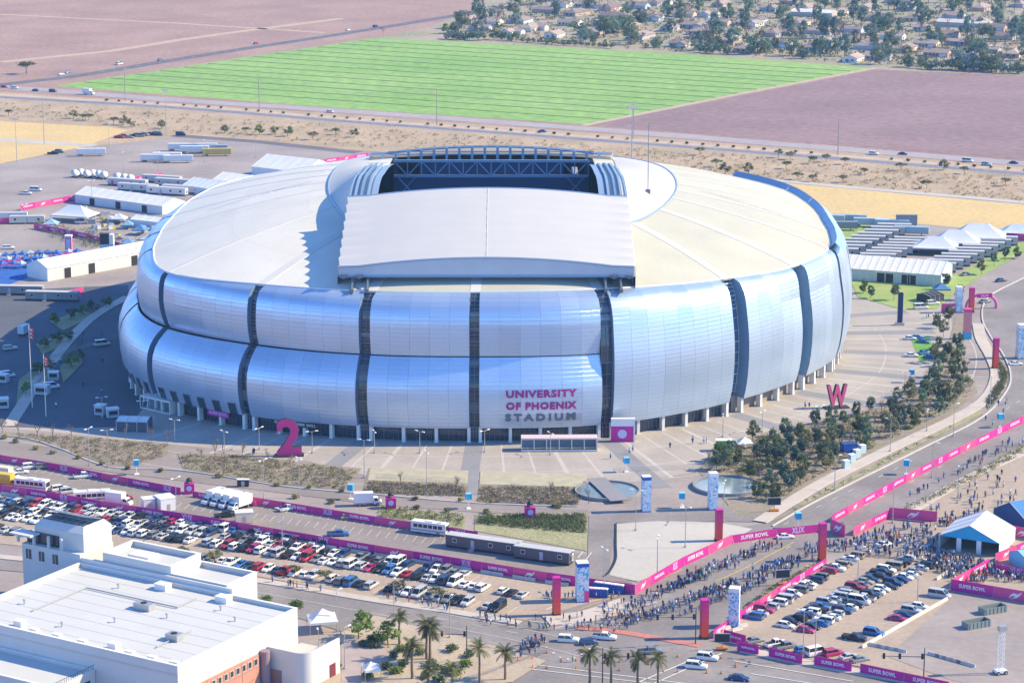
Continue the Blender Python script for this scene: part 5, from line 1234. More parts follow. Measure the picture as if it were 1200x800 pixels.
# skips and generators in the empty lot
def skip(px, py, rz, lab):
    t = thing('open_skip', lab, 'skip', (*G(px, py)[:2], .12), rz); L_, W_, h_ = 6.4, 2.5, 1.7; mb = MB()
    for s in (-1, 1): mb.box(-L_ / 2, L_ / 2, s * W_ / 2 - .06, s * W_ / 2 + .06, .15, h_)
    for s in (-1, 1): mb.box(s * L_ / 2 - .06, s * L_ / 2 + .06, -W_ / 2 + .07, W_ / 2 - .07, .15, h_)
    mb.box(-L_ / 2 + .07, L_ / 2 - .07, -W_ / 2 + .07, W_ / 2 - .07, .15, .25); link('tub', mb.mesh('tub', mat('skip_green_grey', (.22, .26, .25), .7)), t)
    r_ = MB()
    for k in range(6):
        x = -L_ / 2 + .5 + k * 1.08
        for s in (-1, 1): r_.box(x - .05, x + .05, s * (W_ / 2 + .1) - .06, s * (W_ / 2 + .1) + .06, .15, h_)
    link('rib', r_.mesh('rib', mat('skip_green_grey', (.22, .26, .25))), t)
skip(1144, 735, .45, 'open steel skip in the empty lot, beside the concrete blocks'); skip(1163, 718, .45, 'open steel skip in the empty lot, beside the magenta fence')
# concrete blocks lining the gated lot
for (pa, pb, n) in (((1010, 760), (1112, 702), 14), ((1020, 757), (1060, 765), 4), ((1090, 768), (1140, 782), 6), ((1098, 680), (1118, 668), 4)):
    a, b = G(*pa), G(*pb)
    for k in range(n):
        p = a.lerp(b, (k + .5) / n); tag(link('concrete_barrier', jersey, None, (p.x, p.y, .12), math.atan2(b.y - a.y, b.x - a.x)), 'pale concrete traffic barrier lining the lot', 'barrier', 'concrete barriers in the lots')
for k, (x, y) in enumerate(((843, 741), (850, 738), (857, 735), (864, 739), (870, 735), (838, 745))):
    p = G(x, y); tag(link('concrete_barrier', jersey, None, (p.x, p.y, .12), .6), 'white concrete barrier clustered round the printed pylon at the lot corner', 'barrier', 'barriers at the lot corner')
# portable toilets
pt = MB(); pt.box(-.55, .55, -.55, .55, .1, 2.15); pr = MB(); pr.box(-.58, .58, -.58, .58, 2.15, 2.35, tx=.2, ty=.1); pd = MB(); pd.box(-.4, .4, -.6, -.555, .2, 2.0)
TOI = Proto('portable_toilet', 'toilet', [('cabin', pt.mesh('cabin', M_NAVY)), ('roof', pr.mesh('roof', M_WHITE)), ('door', pd.mesh('door', M_BLUE))])
for k in range(8): TOI.put((*G(699 + k * 4.2, 692 + k * .55)[:2], .1), R(-26), 'blue portable toilet in the row behind the short magenta fence', 'portable toilets')
for k in range(5): TOI.put((*G(692 + k * 4.4, 699 + k * .3)[:2], .1), R(-20), 'blue portable toilet beside the printed pylon', 'portable toilets')
# message boards
def board(px, py, lab, rz=0):
    t = thing('message_board', lab, 'message board', (*G(px, py)[:2], .12), rz); mb = MB(); mb.box(-1.7, 1.7, -.12, .12, 2.0, 3.9); b_ = link('screen', mb.mesh('screen', M_TRIM), t); fr = MB()
    for a, b, c, d in ((-1.8, 1.8, 1.9, 2.0), (-1.8, 1.8, 3.9, 4.0), (-1.8, -1.7, 2.0, 3.9), (1.7, 1.8, 2.0, 3.9)): fr.box(a, b, -.14, .14, c, d)
    link('frame', fr.mesh('frame', M_POLE), b_); ml = MB(); ml.tube((0, 0, .5), (0, 0, 2.0), .12, n=6); link('mast', ml.mesh('mast', M_POLE), t); tr = MB(); tr.box(-1.2, 1.2, -.7, .7, .35, .75); link('trailer_base', tr.mesh('trailer_base', mat('orange', (.6, .2, .02), .6)), t)
    for s in (-1, 1): link('wheel', wheel_mesh(.33, .2), t, (s * .5, .8, .33))
board(846, 762, 'black message board on an orange trailer at the gated lot corner'); board(917, 686, 'black message board on the planted strip beside the queue', .2); board(907, 600, 'dark red and black sign board at the grove corner', .1)

# satellite dishes and carts on the back lot
dm_ = MB(); dm_.lathe([(.1, 0), (.9, .12), (1.7, .45), (2.1, .85)], 14); dst = MB(); dst.tube((0, 0, .5), (0, 0, 1.7), .16, n=6); dtr = MB(); dtr.box(-1.6, 1.6, -1.0, 1.0, .3, .6); fd = MB(); fd.tube((0, 0, .1), (0, 0, 1.5), .05, n=4); fd.box(-.12, .12, -.12, .12, 1.4, 1.65)
DISHM, STAND, BASE_, FEED = dm_.mesh('dish', M_WHITE, True), dst.mesh('stand', M_POLE), dtr.mesh('trailer_base', M_CHASSIS), fd.mesh('feed_horn', M_POLE)
for k, (x, y) in enumerate(((88, 208), (95, 207), (102, 208.5), (109, 208), (116, 209), (122, 210), (138, 212), (146, 213), (153, 214))):
    t = thing('satellite_dish', 'white satellite dish on a trailer behind the broadcast compound', 'satellite dish', (*G(x, y)[:2], .06), rnd.uniform(-.4, .4), 'satellite dishes'); link('trailer_base', BASE_, t); link('stand', STAND, t); d_ = link('dish', DISHM, t, (0, 0, 1.7)); d_.rotation_euler = (.8, 0, .2); link('feed_horn', FEED, d_); [link('wheel', WM_T, t, (0, s * 1.1, .5)) for s in (-1, 1)]
for (x, y, k, c) in ((140, 162, 'pickup', 'red'), (146, 161, 'suv', 'red'), (152, 162, 'sedan', 'tan'), (158, 160, 'pickup', 'black'), (164, 160.5, 'van', 'grey'), (170, 159, 'suv', 'tan'), (176, 158.5, 'pickup', 'red'), (185, 159, 'van', 'dark blue'), (212, 159, 'van', 'dark blue'), (220, 172, 'pickup', 'dark blue'), (62, 181, 'pickup', 'black'), (70, 179, 'suv', 'grey'), (30, 228, 'pickup', 'white'), (42, 224, 'van', 'white')):
    put_car(G(x, y), rnd.uniform(-.5, .5), 'parked at the edge of the back lot behind the stadium', 'vehicles on the back lot', k, CC[c])
# ================================================================== hotel in the foreground
M_STUC = mat('stucco_white', (.62, .60, .575), .85, var=.03, scale=.3, fine=.03); M_STUC2 = mat('stucco_cream', (.58, .535, .49), .85, var=.03, scale=.3, fine=.03)
M_FLAT = mat('roof_membrane_grey', (.56, .565, .55), .8, var=.03, scale=.12, fine=.03); M_TERRA = mat('terracotta_wall', (.50, .24, .17), .85, var=.08, scale=.5, fine=.06); M_PURP = mat('plum_wall', (.30, .2, .22), .85)
M_SKYL = mat('skylight_glass', (.10, .16, .20), .12, spec=.7); M_WIN = mat('window_dark', (.035, .045, .055), .12, spec=.7)
hc = G(208, 783, 13); hotel = thing('hotel_building', 'white flat roofed hotel with a stepped tower and a terracotta side wall', 'building', (hc.x, hc.y, 0), GA - R(4.5))
def hbox(name, x0, x1, y0, y1, z0, z1, m=M_STUC, parapet=.9, roofm=M_FLAT, pw=.55):
    mb = MB(); mb.box(x0, x1, y0, y1, z0, z1 - parapet); w = link(name, mb.mesh(name, m), hotel)
    if parapet:
        rf = MB(); rf.face([(x0 + .1, y0 + .1, z1 - parapet + .02), (x1 - .1, y0 + .1, z1 - parapet + .02), (x1 - .1, y1 - .1, z1 - parapet + .02), (x0 + .1, y1 - .1, z1 - parapet + .02)]); link('roof', rf.mesh('roof', roofm), hotel)
        pa = MB(); z = z1 - parapet
        pa.box(x0, x1, y0, y0 + pw, z, z1); pa.box(x0, x1, y1 - pw, y1, z, z1); pa.box(x0, x0 + pw, y0 + pw, y1 - pw, z, z1); pa.box(x1 - pw, x1, y0 + pw, y1 - pw, z, z1)
        c = link('parapet', pa.mesh('parapet', m), hotel); cp = MB(); e = .08
        cp.box(x0 - e, x1 + e, y0 - e, y0 + pw + e, z1, z1 + .1); cp.box(x0 - e, x1 + e, y1 - pw - e, y1 + e, z1, z1 + .1); cp.box(x0 - e, x0 + pw + e, y0 + pw + e, y1 - pw - e, z1, z1 + .1); cp.box(x1 - pw - e, x1 + e, y0 + pw + e, y1 - pw - e, z1, z1 + .1)
        link('coping', cp.mesh('coping', M_WHITE), c)
    return w
main = hbox('wall', -62, 0, 0, 42, 0, 13.5)
band = MB(); band.box(-62.1, .1, -.1, -.001, 11.2, 11.6); band.box(.001, .1, 0, 42, 11.2, 11.6); link('cornice_band', band.mesh('cornice_band', M_STUC2), main)
for (x, y, k) in ((-46, 3.5, 1), (-41, 2.4, 0), (-34.5, 2.4, 0), (-27.5, 2.4, 0), (-19.5, 3.2, 1), (-14.5, 2.3, 0), (-8.5, 2.3, 0), (-2.6, 2.3, 0), (-18, 39, 2), (-35, 38.8, 2), (-40, 20, 1)):
    if k == 1 and x == -40: continue
    sx, sy, h = ((1.0, .5, .7) if k == 0 else (1.1, .8, 1.3) if k == 1 else (1.6, 1.1, 1.3)); mb = MB(); mb.box(x - sx, x + sx, y - sy, y + sy, 12.6, 12.62 + h); u = link('roof_unit', mb.mesh('roof_unit', M_WHITE), hotel); c = MB(); c.box(x - sx - .1, x + sx + .1, y - sy - .1, y + sy + .1, 12.62 + h, 12.75 + h); link('cover', c.mesh('cover', M_WHITE), u)
rl = MB()
for k in range(1, 9): rl.box(-61, -1, k * 4.6, k * 4.6 + .06, 12.62, 12.66)
link('roof_seam', rl.mesh('roof_seam', mat('roof_seam', (.545, .55, .535), .8)), hotel)
for (x0_, y0_, x1_, y1_) in ((-50, 30, -24, 30), (-24, 30, -24, 37), (-50, 12, -50, 30), (-12, 8, -12, 20)):
    pp = MB(); pp.tube((x0_, y0_, 12.95), (x1_, y1_, 12.95), .16, n=6); link('roof_pipe', pp.mesh('roof_pipe', M_POLE), hotel)
for (x, y) in ((-55, 15), (-44, 34), (-30, 16), (-22, 24), (-8, 30), (-15, 34), (-38, 8)):
    vp = MB(); vp.tube((x, y, 12.6), (x, y, 13.5), .18, n=7); vp.lathe([(.35, 0), (.4, .12), (.1, .3)], 8, (x, y, 13.5)); link('roof_vent', vp.mesh('roof_vent', M_POLE), hotel)
for (x, y, w) in ((-30, 26, 2.2), (-12, 14, 1.6)):
    vp = MB(); vp.box(x - w, x + w, y - 1.1, y + 1.1, 12.65, 14.1); ru = link('roof_unit', vp.mesh('roof_unit', M_POLE), hotel); fn = MB(); fn.lathe([(.7, 0), (.7, .15)], 12, (x, y, 14.1)); link('fan', fn.mesh('fan', M_TRIM), ru)
# terracotta part of the side wall with square windows
tw = MB(); tw.box(.12, .5, 3, 27, 0, 7.6); terra = link('terracotta_panel', tw.mesh('terracotta_panel', M_TERRA), hotel)
tj = MB()
for z in (2.4, 4.9): tj.box(.5, .56, 3, 27, z, z + .08)
for y in (9, 15, 21): tj.box(.5, .56, y, y + .08, 0, 7.6)
link('joint', tj.mesh('joint', M_PURP), terra)
for k in range(11):
    y = 4.2 + k * 2.1; mb = MB(); mb.box(.51, .58, y, y + 1.05, 5.6, 6.9); wdw = link('window', mb.mesh('window', M_WIN), hotel); f = MB()
    for a, b, c, d in ((y - .1, y, 5.5, 7.0), (y + 1.05, y + 1.15, 5.5, 7.0), (y, y + 1.05, 6.9, 7.0), (y, y + 1.05, 5.5, 5.6)): f.box(.52, .64, a, b, c, d)
    link('frame', f.mesh('frame', M_STUC2), wdw)
pier_ = MB(); pier_.lathe([(1.1, 0), (1.1, 8.0), (1.0, 8.1)], 18, (.9, 28.6, 0)); link('round_pier', pier_.mesh('round_pier', M_PURP, False), hotel)
# curved end wall and entrance
cw = MB(); n = 12; P = [(0.2, 30.5), (4.0, 30.5), (7.5, 30.5)] + [(7.5 + 3 * math.sin(k / n * math.pi / 2) , 33.5 - 3 * math.cos(k / n * math.pi / 2)) for k in range(1, n + 1)] + [(10.5, 43)]
for k in range(len(P) - 1):
    a, b = P[k], P[k + 1]; cw.face([(a[0], a[1], 0), (b[0], b[1], 0), (b[0], b[1], 8.2), (a[0], a[1], 8.2)]); d_ = Vector((b[0] - a[0], b[1] - a[1], 0)).normalized(); nn = Vector((-d_.y, d_.x, 0)) * .5
    cw.face([(a[0], a[1], 8.2), (b[0], b[1], 8.2), (b[0] + nn.x, b[1] + nn.y, 8.2), (a[0] + nn.x, a[1] + nn.y, 8.2)]); cw.face([(b[0] + nn.x, b[1] + nn.y, 0), (a[0] + nn.x, a[1] + nn.y, 0), (a[0] + nn.x, a[1] + nn.y, 8.2), (b[0] + nn.x, b[1] + nn.y, 8.2)])
link('curved_wall', cw.mesh('curved_wall', M_STUC), hotel); 
fl = MB(); fl.box(.2, 10, 37, 43, 0, 5.2); link('terrace_floor', fl.mesh('terrace_floor', M_STUC2), hotel)
for (x0, x1, m, nm, z) in ((1.0, 2.6, M_TERRA, 'door', 3.4), (2.7, 3.9, M_PURP, 'gate', 3.4)):
    mb = MB(); mb.box(x0, x1, 30.38, 30.47, 0, z); link(nm, mb.mesh(nm, m), hotel)
gt = MB(); gt.box(10.52, 10.6, 39, 41.2, 0, 3.2); link('gate', gt.mesh('gate', mat('maroon', (.18, .03, .04), .6)), hotel)
# tower with slanted skylight and open loggia
hbox('wall', -80, -62.2, 42.2, 54, 0, 15.2, parapet=0)
tu = MB(); tu.box(-77.5, -62.5, 44, 54, 15.2, 19.4); tower = link('tower', tu.mesh('tower', M_STUC), hotel)
tp = MB(); x0, x1, y0, y1 = -77.5, -62.5, 44, 54
tp.prism([(x0, y0), (x1, y0), (x1 - 1.2, y0 + 1.6), (x0 + 1.2, y0 + 1.6)], 19.42, [19.5, 19.5, 20.9, 20.9]); tp.prism([(x0, y0 + .01), (x0 + 1.2, y0 + 1.6), (x0 + 1.2, y1 - 1.2), (x0, y1)], 19.42, [19.5, 20.9, 20.9, 19.5]); tp.prism([(x1, y0 + .01), (x1, y1), (x1 - 1.2, y1 - 1.2), (x1 - 1.2, y0 + 1.6)], 19.42, [19.5, 19.5, 20.9, 20.9]); tp.prism([(x0, y1), (x0 + 1.2, y1 - 1.2), (x1 - 1.2, y1 - 1.2), (x1, y1)], 19.42, [19.5, 20.9, 20.9, 19.5])
link('tower_crown', tp.mesh('tower_crown', M_STUC), tower)
sk = MB(); sk.face([(x0 + 1.25, y0 + 1.65, 23.2), (x1 - 1.25, y0 + 1.65, 23.2), (x1 - 1.25, y1 - 1.25, 20.75), (x0 + 1.25, y1 - 1.25, 20.75)]); sky_ = link('skylight', sk.mesh('skylight', M_SKYL), tower); gm = MB()
for k in range(7):
    x = x0 + 1.3 + k * (x1 - x0 - 2.6) / 6; gm.tube((x, y0 + 1.65, 20.2), (x, y1 - 1.25, 20.8), .07, n=4)
for k in range(4):
    y = y0 + 1.7 + k * (y1 - y0 - 3) / 3; z = 20.2 + 0.6 * k / 3; gm.tube((x0 + 1.3, y, z), (x1 - 1.3, y, z), .07, n=4)
link('glazing_bar', gm.mesh('glazing_bar', M_WHITE), sky_)
lg = MB(); lg.box(-79.6, -70, 43.6, 43.99, 15.3, 18.0); link('loggia_opening', lg.mesh('loggia_opening', M_WIN), hotel)
cnp = MB(); cnp.box(-82, -75.5, 40.2, 44, 17.6, 18.0); link('canopy_roof', cnp.mesh('canopy_roof', M_STUC), hotel)
for x in (-81.4, -76.5, -72, -68):
    mb = MB(); mb.box(x - .3, x + .3, 42.3, 42.8, 15.2, 17.6 if x < -74 else 18.0); link('pillar', mb.mesh('pillar', M_STUC), hotel)
for k, x in enumerate((-78, -74, -69.8)):
    mb = MB(); mb.box(x - .8, x + .8, 42.12, 42.19, 11.6, 14.0); w = link('window', mb.mesh('window', M_WIN), hotel); f = MB(); f.box(x - .05, x + .05, 42.08, 42.19, 11.6, 14.0); f.box(x - .95, x + .95, 42.05, 42.19, 11.4, 11.6); link('frame', f.mesh('frame', M_WHITE), w)
hbox('wall', -56, -36, 43, 54, 0, 16.6, parapet=1.3); hbox('wall', -61.8, -18, 42.1, 42.95, 0, 14.6, parapet=0); hbox('wall', -35.8, -20, 43, 54, 0, 14.9, parapet=1.2)
mb = MB(); mb.box(-51, -45, 46, 50, 15.2, 16.3); link('roof_unit', mb.mesh('roof_unit', M_WHITE), hotel)
lowr = hbox('wall', -62, -22, -13, -.2, 0, 8.6, parapet=.8); rg = MB()
for k in range(18):
    y = -12.8 + k * .7; rg.tube((-21.9, y, 8.7), (-21.9, y, 9.8), .04, n=4)
rg.tube((-21.9, -13, 9.8), (-21.9, -.5, 9.8), .05, n=4); link('railing', rg.mesh('railing', M_TRIM), lowr)
gl_ = MB(); gl_.box(-21.98, -21.9, -11, -2, .6, 6.8); link('window', gl_.mesh('window', M_WIN), lowr)

# ================================================================== marquees and compound west of the stadium
gable_tent('long white marquee in the broadcast compound, beside the cluttered yard', G(102, 235), G(204, 249), 15, 4, 6.6, wallcol=(.62, .66, .70), side_doors=(.2, .5, .8))
PEAK12.put((*G(88, 259)[:2], .06), R(-18), 'pale hip roofed marquee standing alone in the compound yard', None, (.66, .70, .74), 1.0)
gable_tent('small pale marquee close to the stadium rim, beside the long one', G(160, 264), G(204, 269), 8, 3.4, 4.6, col=(.66, .70, .74))
gable_tent('tallest white marquee, standing on the back lot behind the stadium roof', G(314, 203), G(374, 210), 24, 5, 9.5, wallcol=(.66, .70, .74))
gable_tent('white marquee half hidden by the stadium roof, beside the tallest one', G(262, 216), G(318, 223), 15, 3.4, 6.0)
gable_tent('striped pale marquee behind the roof shoulder, beside the grey trailers', G(228, 223), G(268, 229), 15, 3.6, 6.2, col=(.62, .68, .74), bays=6)
gable_tent('long white hall with dark doorways on its sunlit side', G(44, 327), G(170, 304), 13, 5.0, 7.6, side_doors=(.18, .40, .80, .93), bays=14)
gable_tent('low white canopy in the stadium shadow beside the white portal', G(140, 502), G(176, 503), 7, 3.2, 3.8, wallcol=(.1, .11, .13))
for (x, y, c) in ((150, 218, (.5, .52, .52)), (162, 224, (.55, .58, .6)), (190, 214, (.5, .52, .52)), (205, 218, (.5, .5, .5)), (214, 226, WH), (196, 228, WH)): OFFICE_L.put((*G(x, y)[:2], .06), R(-20), 'grey white trailer in the row behind the long compound marquee', 'compound trailers', c)
for (x, y, c, lab) in ((12, 258, WH, 'white cabin box'), (32, 262, (.66, .62, .52), 'cream cabin box')): OFFICE_M.put((*G(x, y)[:2], .06), R(4), lab + ' at the west end of the compound', 'compound trailers', c)
sheet('seating_carpet', gp((-20, 312), (60, 302), (104, 298), (60, 315), (-20, 345)), .1, mat('blue_carpet', (.03, .12, .42), .9, var=.2, scale=.3))
for k in range(30):
    x = -5 + (k % 10) * 10.5 + (k // 10) * -6 + rnd.uniform(-2, 2); y = 304.5 + (k // 10) * 5.5 - (k % 10) * .45 + rnd.uniform(-.6, .6)
    if x > 92 - (k // 10) * 18: continue
    PEAK3.put((*G(x, y)[:2], .11), rnd.uniform(0, 1.5), 'blue canopy in the blue covered seating beside the long white hall', 'blue seating canopies', (.05, .16, .5) if k % 4 else (.4, .5, .65))
for k in range(62):
    x = 95 + rnd.uniform(0, 105); y = 240 + (x - 95) * .14 + rnd.uniform(6, 18 if k < 30 else 34); c = rnd.choice([(.6, .6, .6), (.62, .5, .1), (.2, .35, .5), WH, (.35, .36, .38)]); w, d, h = rnd.uniform(1.5, 3.5), rnd.uniform(1.2, 2), rnd.uniform(.8, 2.2)
    t = thing('flight_case', 'equipment case stacked in the yard along the long compound marquee', 'case', (*G(x, y)[:2], .06), rnd.uniform(0, 3), 'equipment cases'); mb = MB(); mb.box(-w / 2, w / 2, -d / 2, d / 2, .12, h); o = link('body', mb.mesh('body', M_BOXW), t); o.color = (*c, 1); l_ = MB(); l_.box(-w / 2 - .04, w / 2 + .04, -d / 2 - .04, d / 2 + .04, h, h + .1); link('lid', l_.mesh('lid', M_POLE), t); f_ = MB()
    for a in (-1, 1):
        for b in (-1, 1): f_.box(a * w * .4 - .08, a * w * .4 + .08, b * d * .35 - .08, b * d * .35 + .08, 0, .12)
    link('caster', f_.mesh('caster', M_TRIM), t)
for (x, y, c, sc_) in ((140, 262, (.6, .66, .7), 1), (150, 268, (.2, .4, .55), .8), (165, 275, (.1, .25, .5), 1), (150, 290, (.15, .3, .5), .9), (172, 285, (.5, .6, .66), .8), (60, 268, (.3, .45, .55), 1.0), (205, 262, WH, .9)): PEAK6.put((*G(x, y)[:2], .06), rnd.uniform(-.3, .3), 'small canopy in the fan area between marquee and long white hall', 'fan area canopies', c, sc_)
def tower_box(px, pyb, pyt, w, d, label, parts_, rz=0, name='display_tower', cat='display'):
    p = G(px, pyb); h = (pyb - pyt) / ((pyb - YH) / 200. * C); t = thing(name, label, cat, (p.x, p.y, .1), rz)
    for (nm, a, b, c, e, z0, z1, m) in parts_: mb = MB(); mb.box(a * w, b * w, c * d, e * d, z0 * h, z1 * h); link(nm, mb.mesh(nm, m), t)
tower_box(126, 298, 274, 5.5, 3, 'blue and white screen tower beside the long white hall', [('base', -.5, .5, -.5, .5, 0, .5, mat('pale_cyan', (.35, .55, .66), .6)), ('screen', -.48, .2, -.5, .4, .5, 1, M_TRIM), ('side', .2, .5, -.5, .5, .5, .97, M_WHITE)])
tower_box(81, 297, 276, 2.6, 2.6, 'pink tower box in the fan area beside the blue seating', [('shaft', -.5, .5, -.5, .5, 0, .92, mat('pink_box', (.66, .2, .4), .6)), ('cap', -.55, .55, -.55, .55, .92, 1, M_WHITE), ('panel', -.3, .3, -.53, -.5, .3, .8, M_BTXT2)])
tower_box(1054, 381, 343, 1.6, 1.0, 'tall dark blue curved display tower on the bays east of the stadium', [('shaft', -.5, .5, -.5, .5, .08, 1, mat('ink_blue', (.02, .035, .10), .4)), ('base', -1, 1, -1, 1, 0, .08, M_POLE), ('edge', .5, .62, -.5, .5, .1, .98, M_BLUE)])
tower_box(1133, 397, 362, 2.8, 2.4, 'pink and blue column at the foot of the arch gate', [('blue_foot', -.5, .5, -.5, .5, 0, .22, M_CYAN), ('shaft', -.45, .45, -.45, .45, .22, .9, mat('salmon', (.72, .26, .26), .6)), ('cap', -.5, .5, -.5, .5, .9, 1, M_PINK2)])
ar = thing('arch_gate', 'pink inflatable arch over the walkway at the boulevard', 'arch', (*G(1150, 362)[:2], .1), R(10)); ar.scale = (.68, .68, .62); am_ = MB(); prev = None
for k in range(19):
    a = math.pi * k / 18; q = Vector((-8.5 * math.cos(a), 0, 8.5 * math.sin(a) ** .7))
    if prev is not None: am_.tube(prev, q, .9, n=8)
    prev = q
link('tube', am_.mesh('tube', mat('arch_pink', (.66, .16, .40), .5)), ar); mb = MB(); mb.box(-3, 5.5, -1.1, -.6, 6.8, 9.3); pn = link('name_panel', mb.mesh('name_panel', M_MAGF), ar); tx = link('lettering', text_mesh('XLIX', M_BTXT, 1.8, .03, 1.1), pn, (1.2, -1.12, 8)); tx.rotation_euler = (math.pi / 2, 0, 0)
# east compound
gable_tent('long white marquee on the lawn east of the stadium', G(990, 321), G(1109, 330), 21, 4.6, 8.0, wallcol=(.52, .62, .62), side_doors=(.42, .5, .66, .72), bays=14)
for (x, y, sc_) in ((1096, 297, 1.0), (1120, 291, 1.1), (1146, 286, 1.25)): PEAK12.put((*G(x, y)[:2], .06), R(-12), 'white peaked marquee between the site office rows', 'peaked marquees', (.70, .72, .74), sc_)
for (x, y, c) in ((970, 262, (.45, .5, .55)), (996, 262, (.3, .4, .5)), (1020, 266, (.5, .55, .58)), (1045, 268, (.4, .55, .62)), (985, 270, (.25, .28, .3)), (1068, 276, (.35, .5, .56))): TRAILER.put((*G(x, y)[:2], .05), R(rnd.uniform(-14, 0)), 'service trailer at the edge of the dry field behind the office units', 'service trailers', c)
tower_box(1062, 268, 252, 9, 1.2, 'grey back of a large screen behind the office units', [('panel', -.5, .5, -.5, .5, .25, 1, M_PAVE2), ('leg', -.45, -.38, -.4, .4, 0, .25, M_POLE), ('leg', .38, .45, -.4, .4, 0, .25, M_POLE)], name='screen_back')
gable_tent('dark shade canopy on the lawn beside the parked vans', G(1082, 354), G(1098, 351), 7, 2.6, 3.2, col=(.03, .035, .045), wallcol=(.05, .05, .06)); PEAK6.put((*G(1103, 345)[:2], .1), 0, 'blue canopy on the lawn beside the dark shade canopy', None, (.10, .22, .42))
t = PEAK12.put((*G(1192, 278)[:2], .06), R(-10), 'pale peaked marquee beside the red banner at the field edge', 'peaked marquees', (.6, .7, .74), .8)
banner_fence(((1172, 280), (1215, 284)), 2.8, 'dark red banner wall at the edge of the dry field')
# checkpoint
cp0 = G(1135, 648); cp1 = cp0 + E2 * 15
gable_tent('white checkpoint tent with a cyan gable above its open front', cp0, cp1, 15.5, 3.6, 7.2, col=(.74, .74, .73), open_end=-1, trim=(.05, .40, .62))
gable_tent('blue tent beside the white checkpoint tent', G(1182, 616), G(1260, 600), 12, 3.2, 6.4, col=(.06, .22, .52), wallcol=(.03, .08, .2)); gable_tent('pale blue canopy behind the fence at the edge of the empty lot', G(1192, 664), G(1240, 656), 7, 3.0, 4.2, col=(.2, .5, .66))
PEAK6.put((*G(378, 738)[:2], .3), .2, 'white canopy tent on the street beside the hotel end wall', None, WH, 1.1); PEAK3.put((*G(435, 796)[:2], .35), .3, 'small white canopy in the palm court', None, WH, 1.2)
# things at the foot of the stadium
def portal(px, py, L_, W_, h, rz, lab, roofm):
    t = thing('entry_portal', lab, 'portal', (*G(px, py)[:2], .1), rz); mb = MB(); mb.box(-L_ / 2, L_ / 2, -W_ / 2, W_ / 2, h - .45, h); link('roof', mb.mesh('roof', roofm), t); f = MB(); n_ = max(2, int(L_ / 3.2))
    for k in range(n_ + 1):
        x = -L_ / 2 + .1 + (L_ - .2) * k / n_
        for s in (-1, 1): f.box(x - .1, x + .1, s * (W_ / 2 - .1) - .1, s * (W_ / 2 - .1) + .1, 0, h - .46)
    f.box(-L_ / 2, L_ / 2, -W_ / 2, -W_ / 2 + .08, .1, .5); link('frame', f.mesh('frame', M_WHITE), t); b = MB(); b.box(-L_ / 2 + .2, L_ / 2 - .2, W_ / 2 - .25, W_ / 2 - .2, .1, h - .5); link('back_panel', b.mesh('back_panel', mat('portal_back', (.2, .26, .3), .4)), t); e = MB(); e.box(L_ / 2 + .005, L_ / 2 + .1, -W_ / 2, W_ / 2, 0, h - .02); link('end_panel', e.mesh('end_panel', M_WHITE), t)
portal(187, 481, 13, 4, 4.2, R(-38), 'white open portal frame in the shadow at the foot of the stadium', M_WHITE); portal(655, 527, 22, 4, 4.0, R(1), 'long white and pink portal at the foot of the stadium below its name', mat('portal_pink_white', (.70, .56, .60), .6))
w = tower_box(729, 517, 490, 6.6, 1.6, 'magenta sponsor wall with a blue roundel beside the stadium slot', [('panel', -.5, .5, -.5, .5, 0, .68, M_MAGF), ('header', -.5, .5, -.5, .5, .68, 1, M_WHITE), ('side_post', .5, .56, -.6, .6, 0, 1, M_WHITE)], name='sponsor_wall', cat='sign')
sw = [o for o in bpy.data.objects if o.name.startswith('sponsor_wall')][-1]; bt2 = MB(); bt2.lathe([(1.35, 0), (1.35, .04)], 20); o = link('roundel', bt2.mesh('roundel', M_BTXT2), sw, (0, -.84, 2.4)); o.rotation_euler = (math.pi / 2, 0, 0)
def base_sign(a, txt, L_, h_, z, m, tm, lab, wf=.86):
    p = pol(a, R_BASE(a) - .4, z); t = thing('gate_sign', lab, 'sign', (p.x, p.y, z), R(a + 90)); mb = MB(); mb.box(-L_ / 2, L_ / 2, -.12, .12, -h_ / 2, h_ / 2); link('board', mb.mesh('board', m), t); me = text_mesh(txt, tm, 1, .02, 1.05); xs = max(v.co.x for v in me.vertices) * 2; o = link('lettering', me, t, (0, -.14, 0)); o.rotation_euler = (math.pi / 2, 0, 0); o.scale = (L_ * wf / xs, h_ * .75, 1)
aa = lambda px, py: math.degrees(math.atan2(G(px, py, 3.5).y - SCY, G(px, py, 3.5).x - SCX))
base_sign(aa(350, 495), 'UNIVERSITY OF PHOENIX  GATE 2', 16, 1.5, 3.7, M_TRIM, M_BTXT, 'dark gate sign with white letters at the foot of the stadium behind the numeral'); base_sign(aa(262, 483), 'SUPER BOWL', 8.5, 1.7, 3.6, M_MAGF, M_BTXT2, 'magenta sign at the shaded foot of the stadium beside the portal frame')
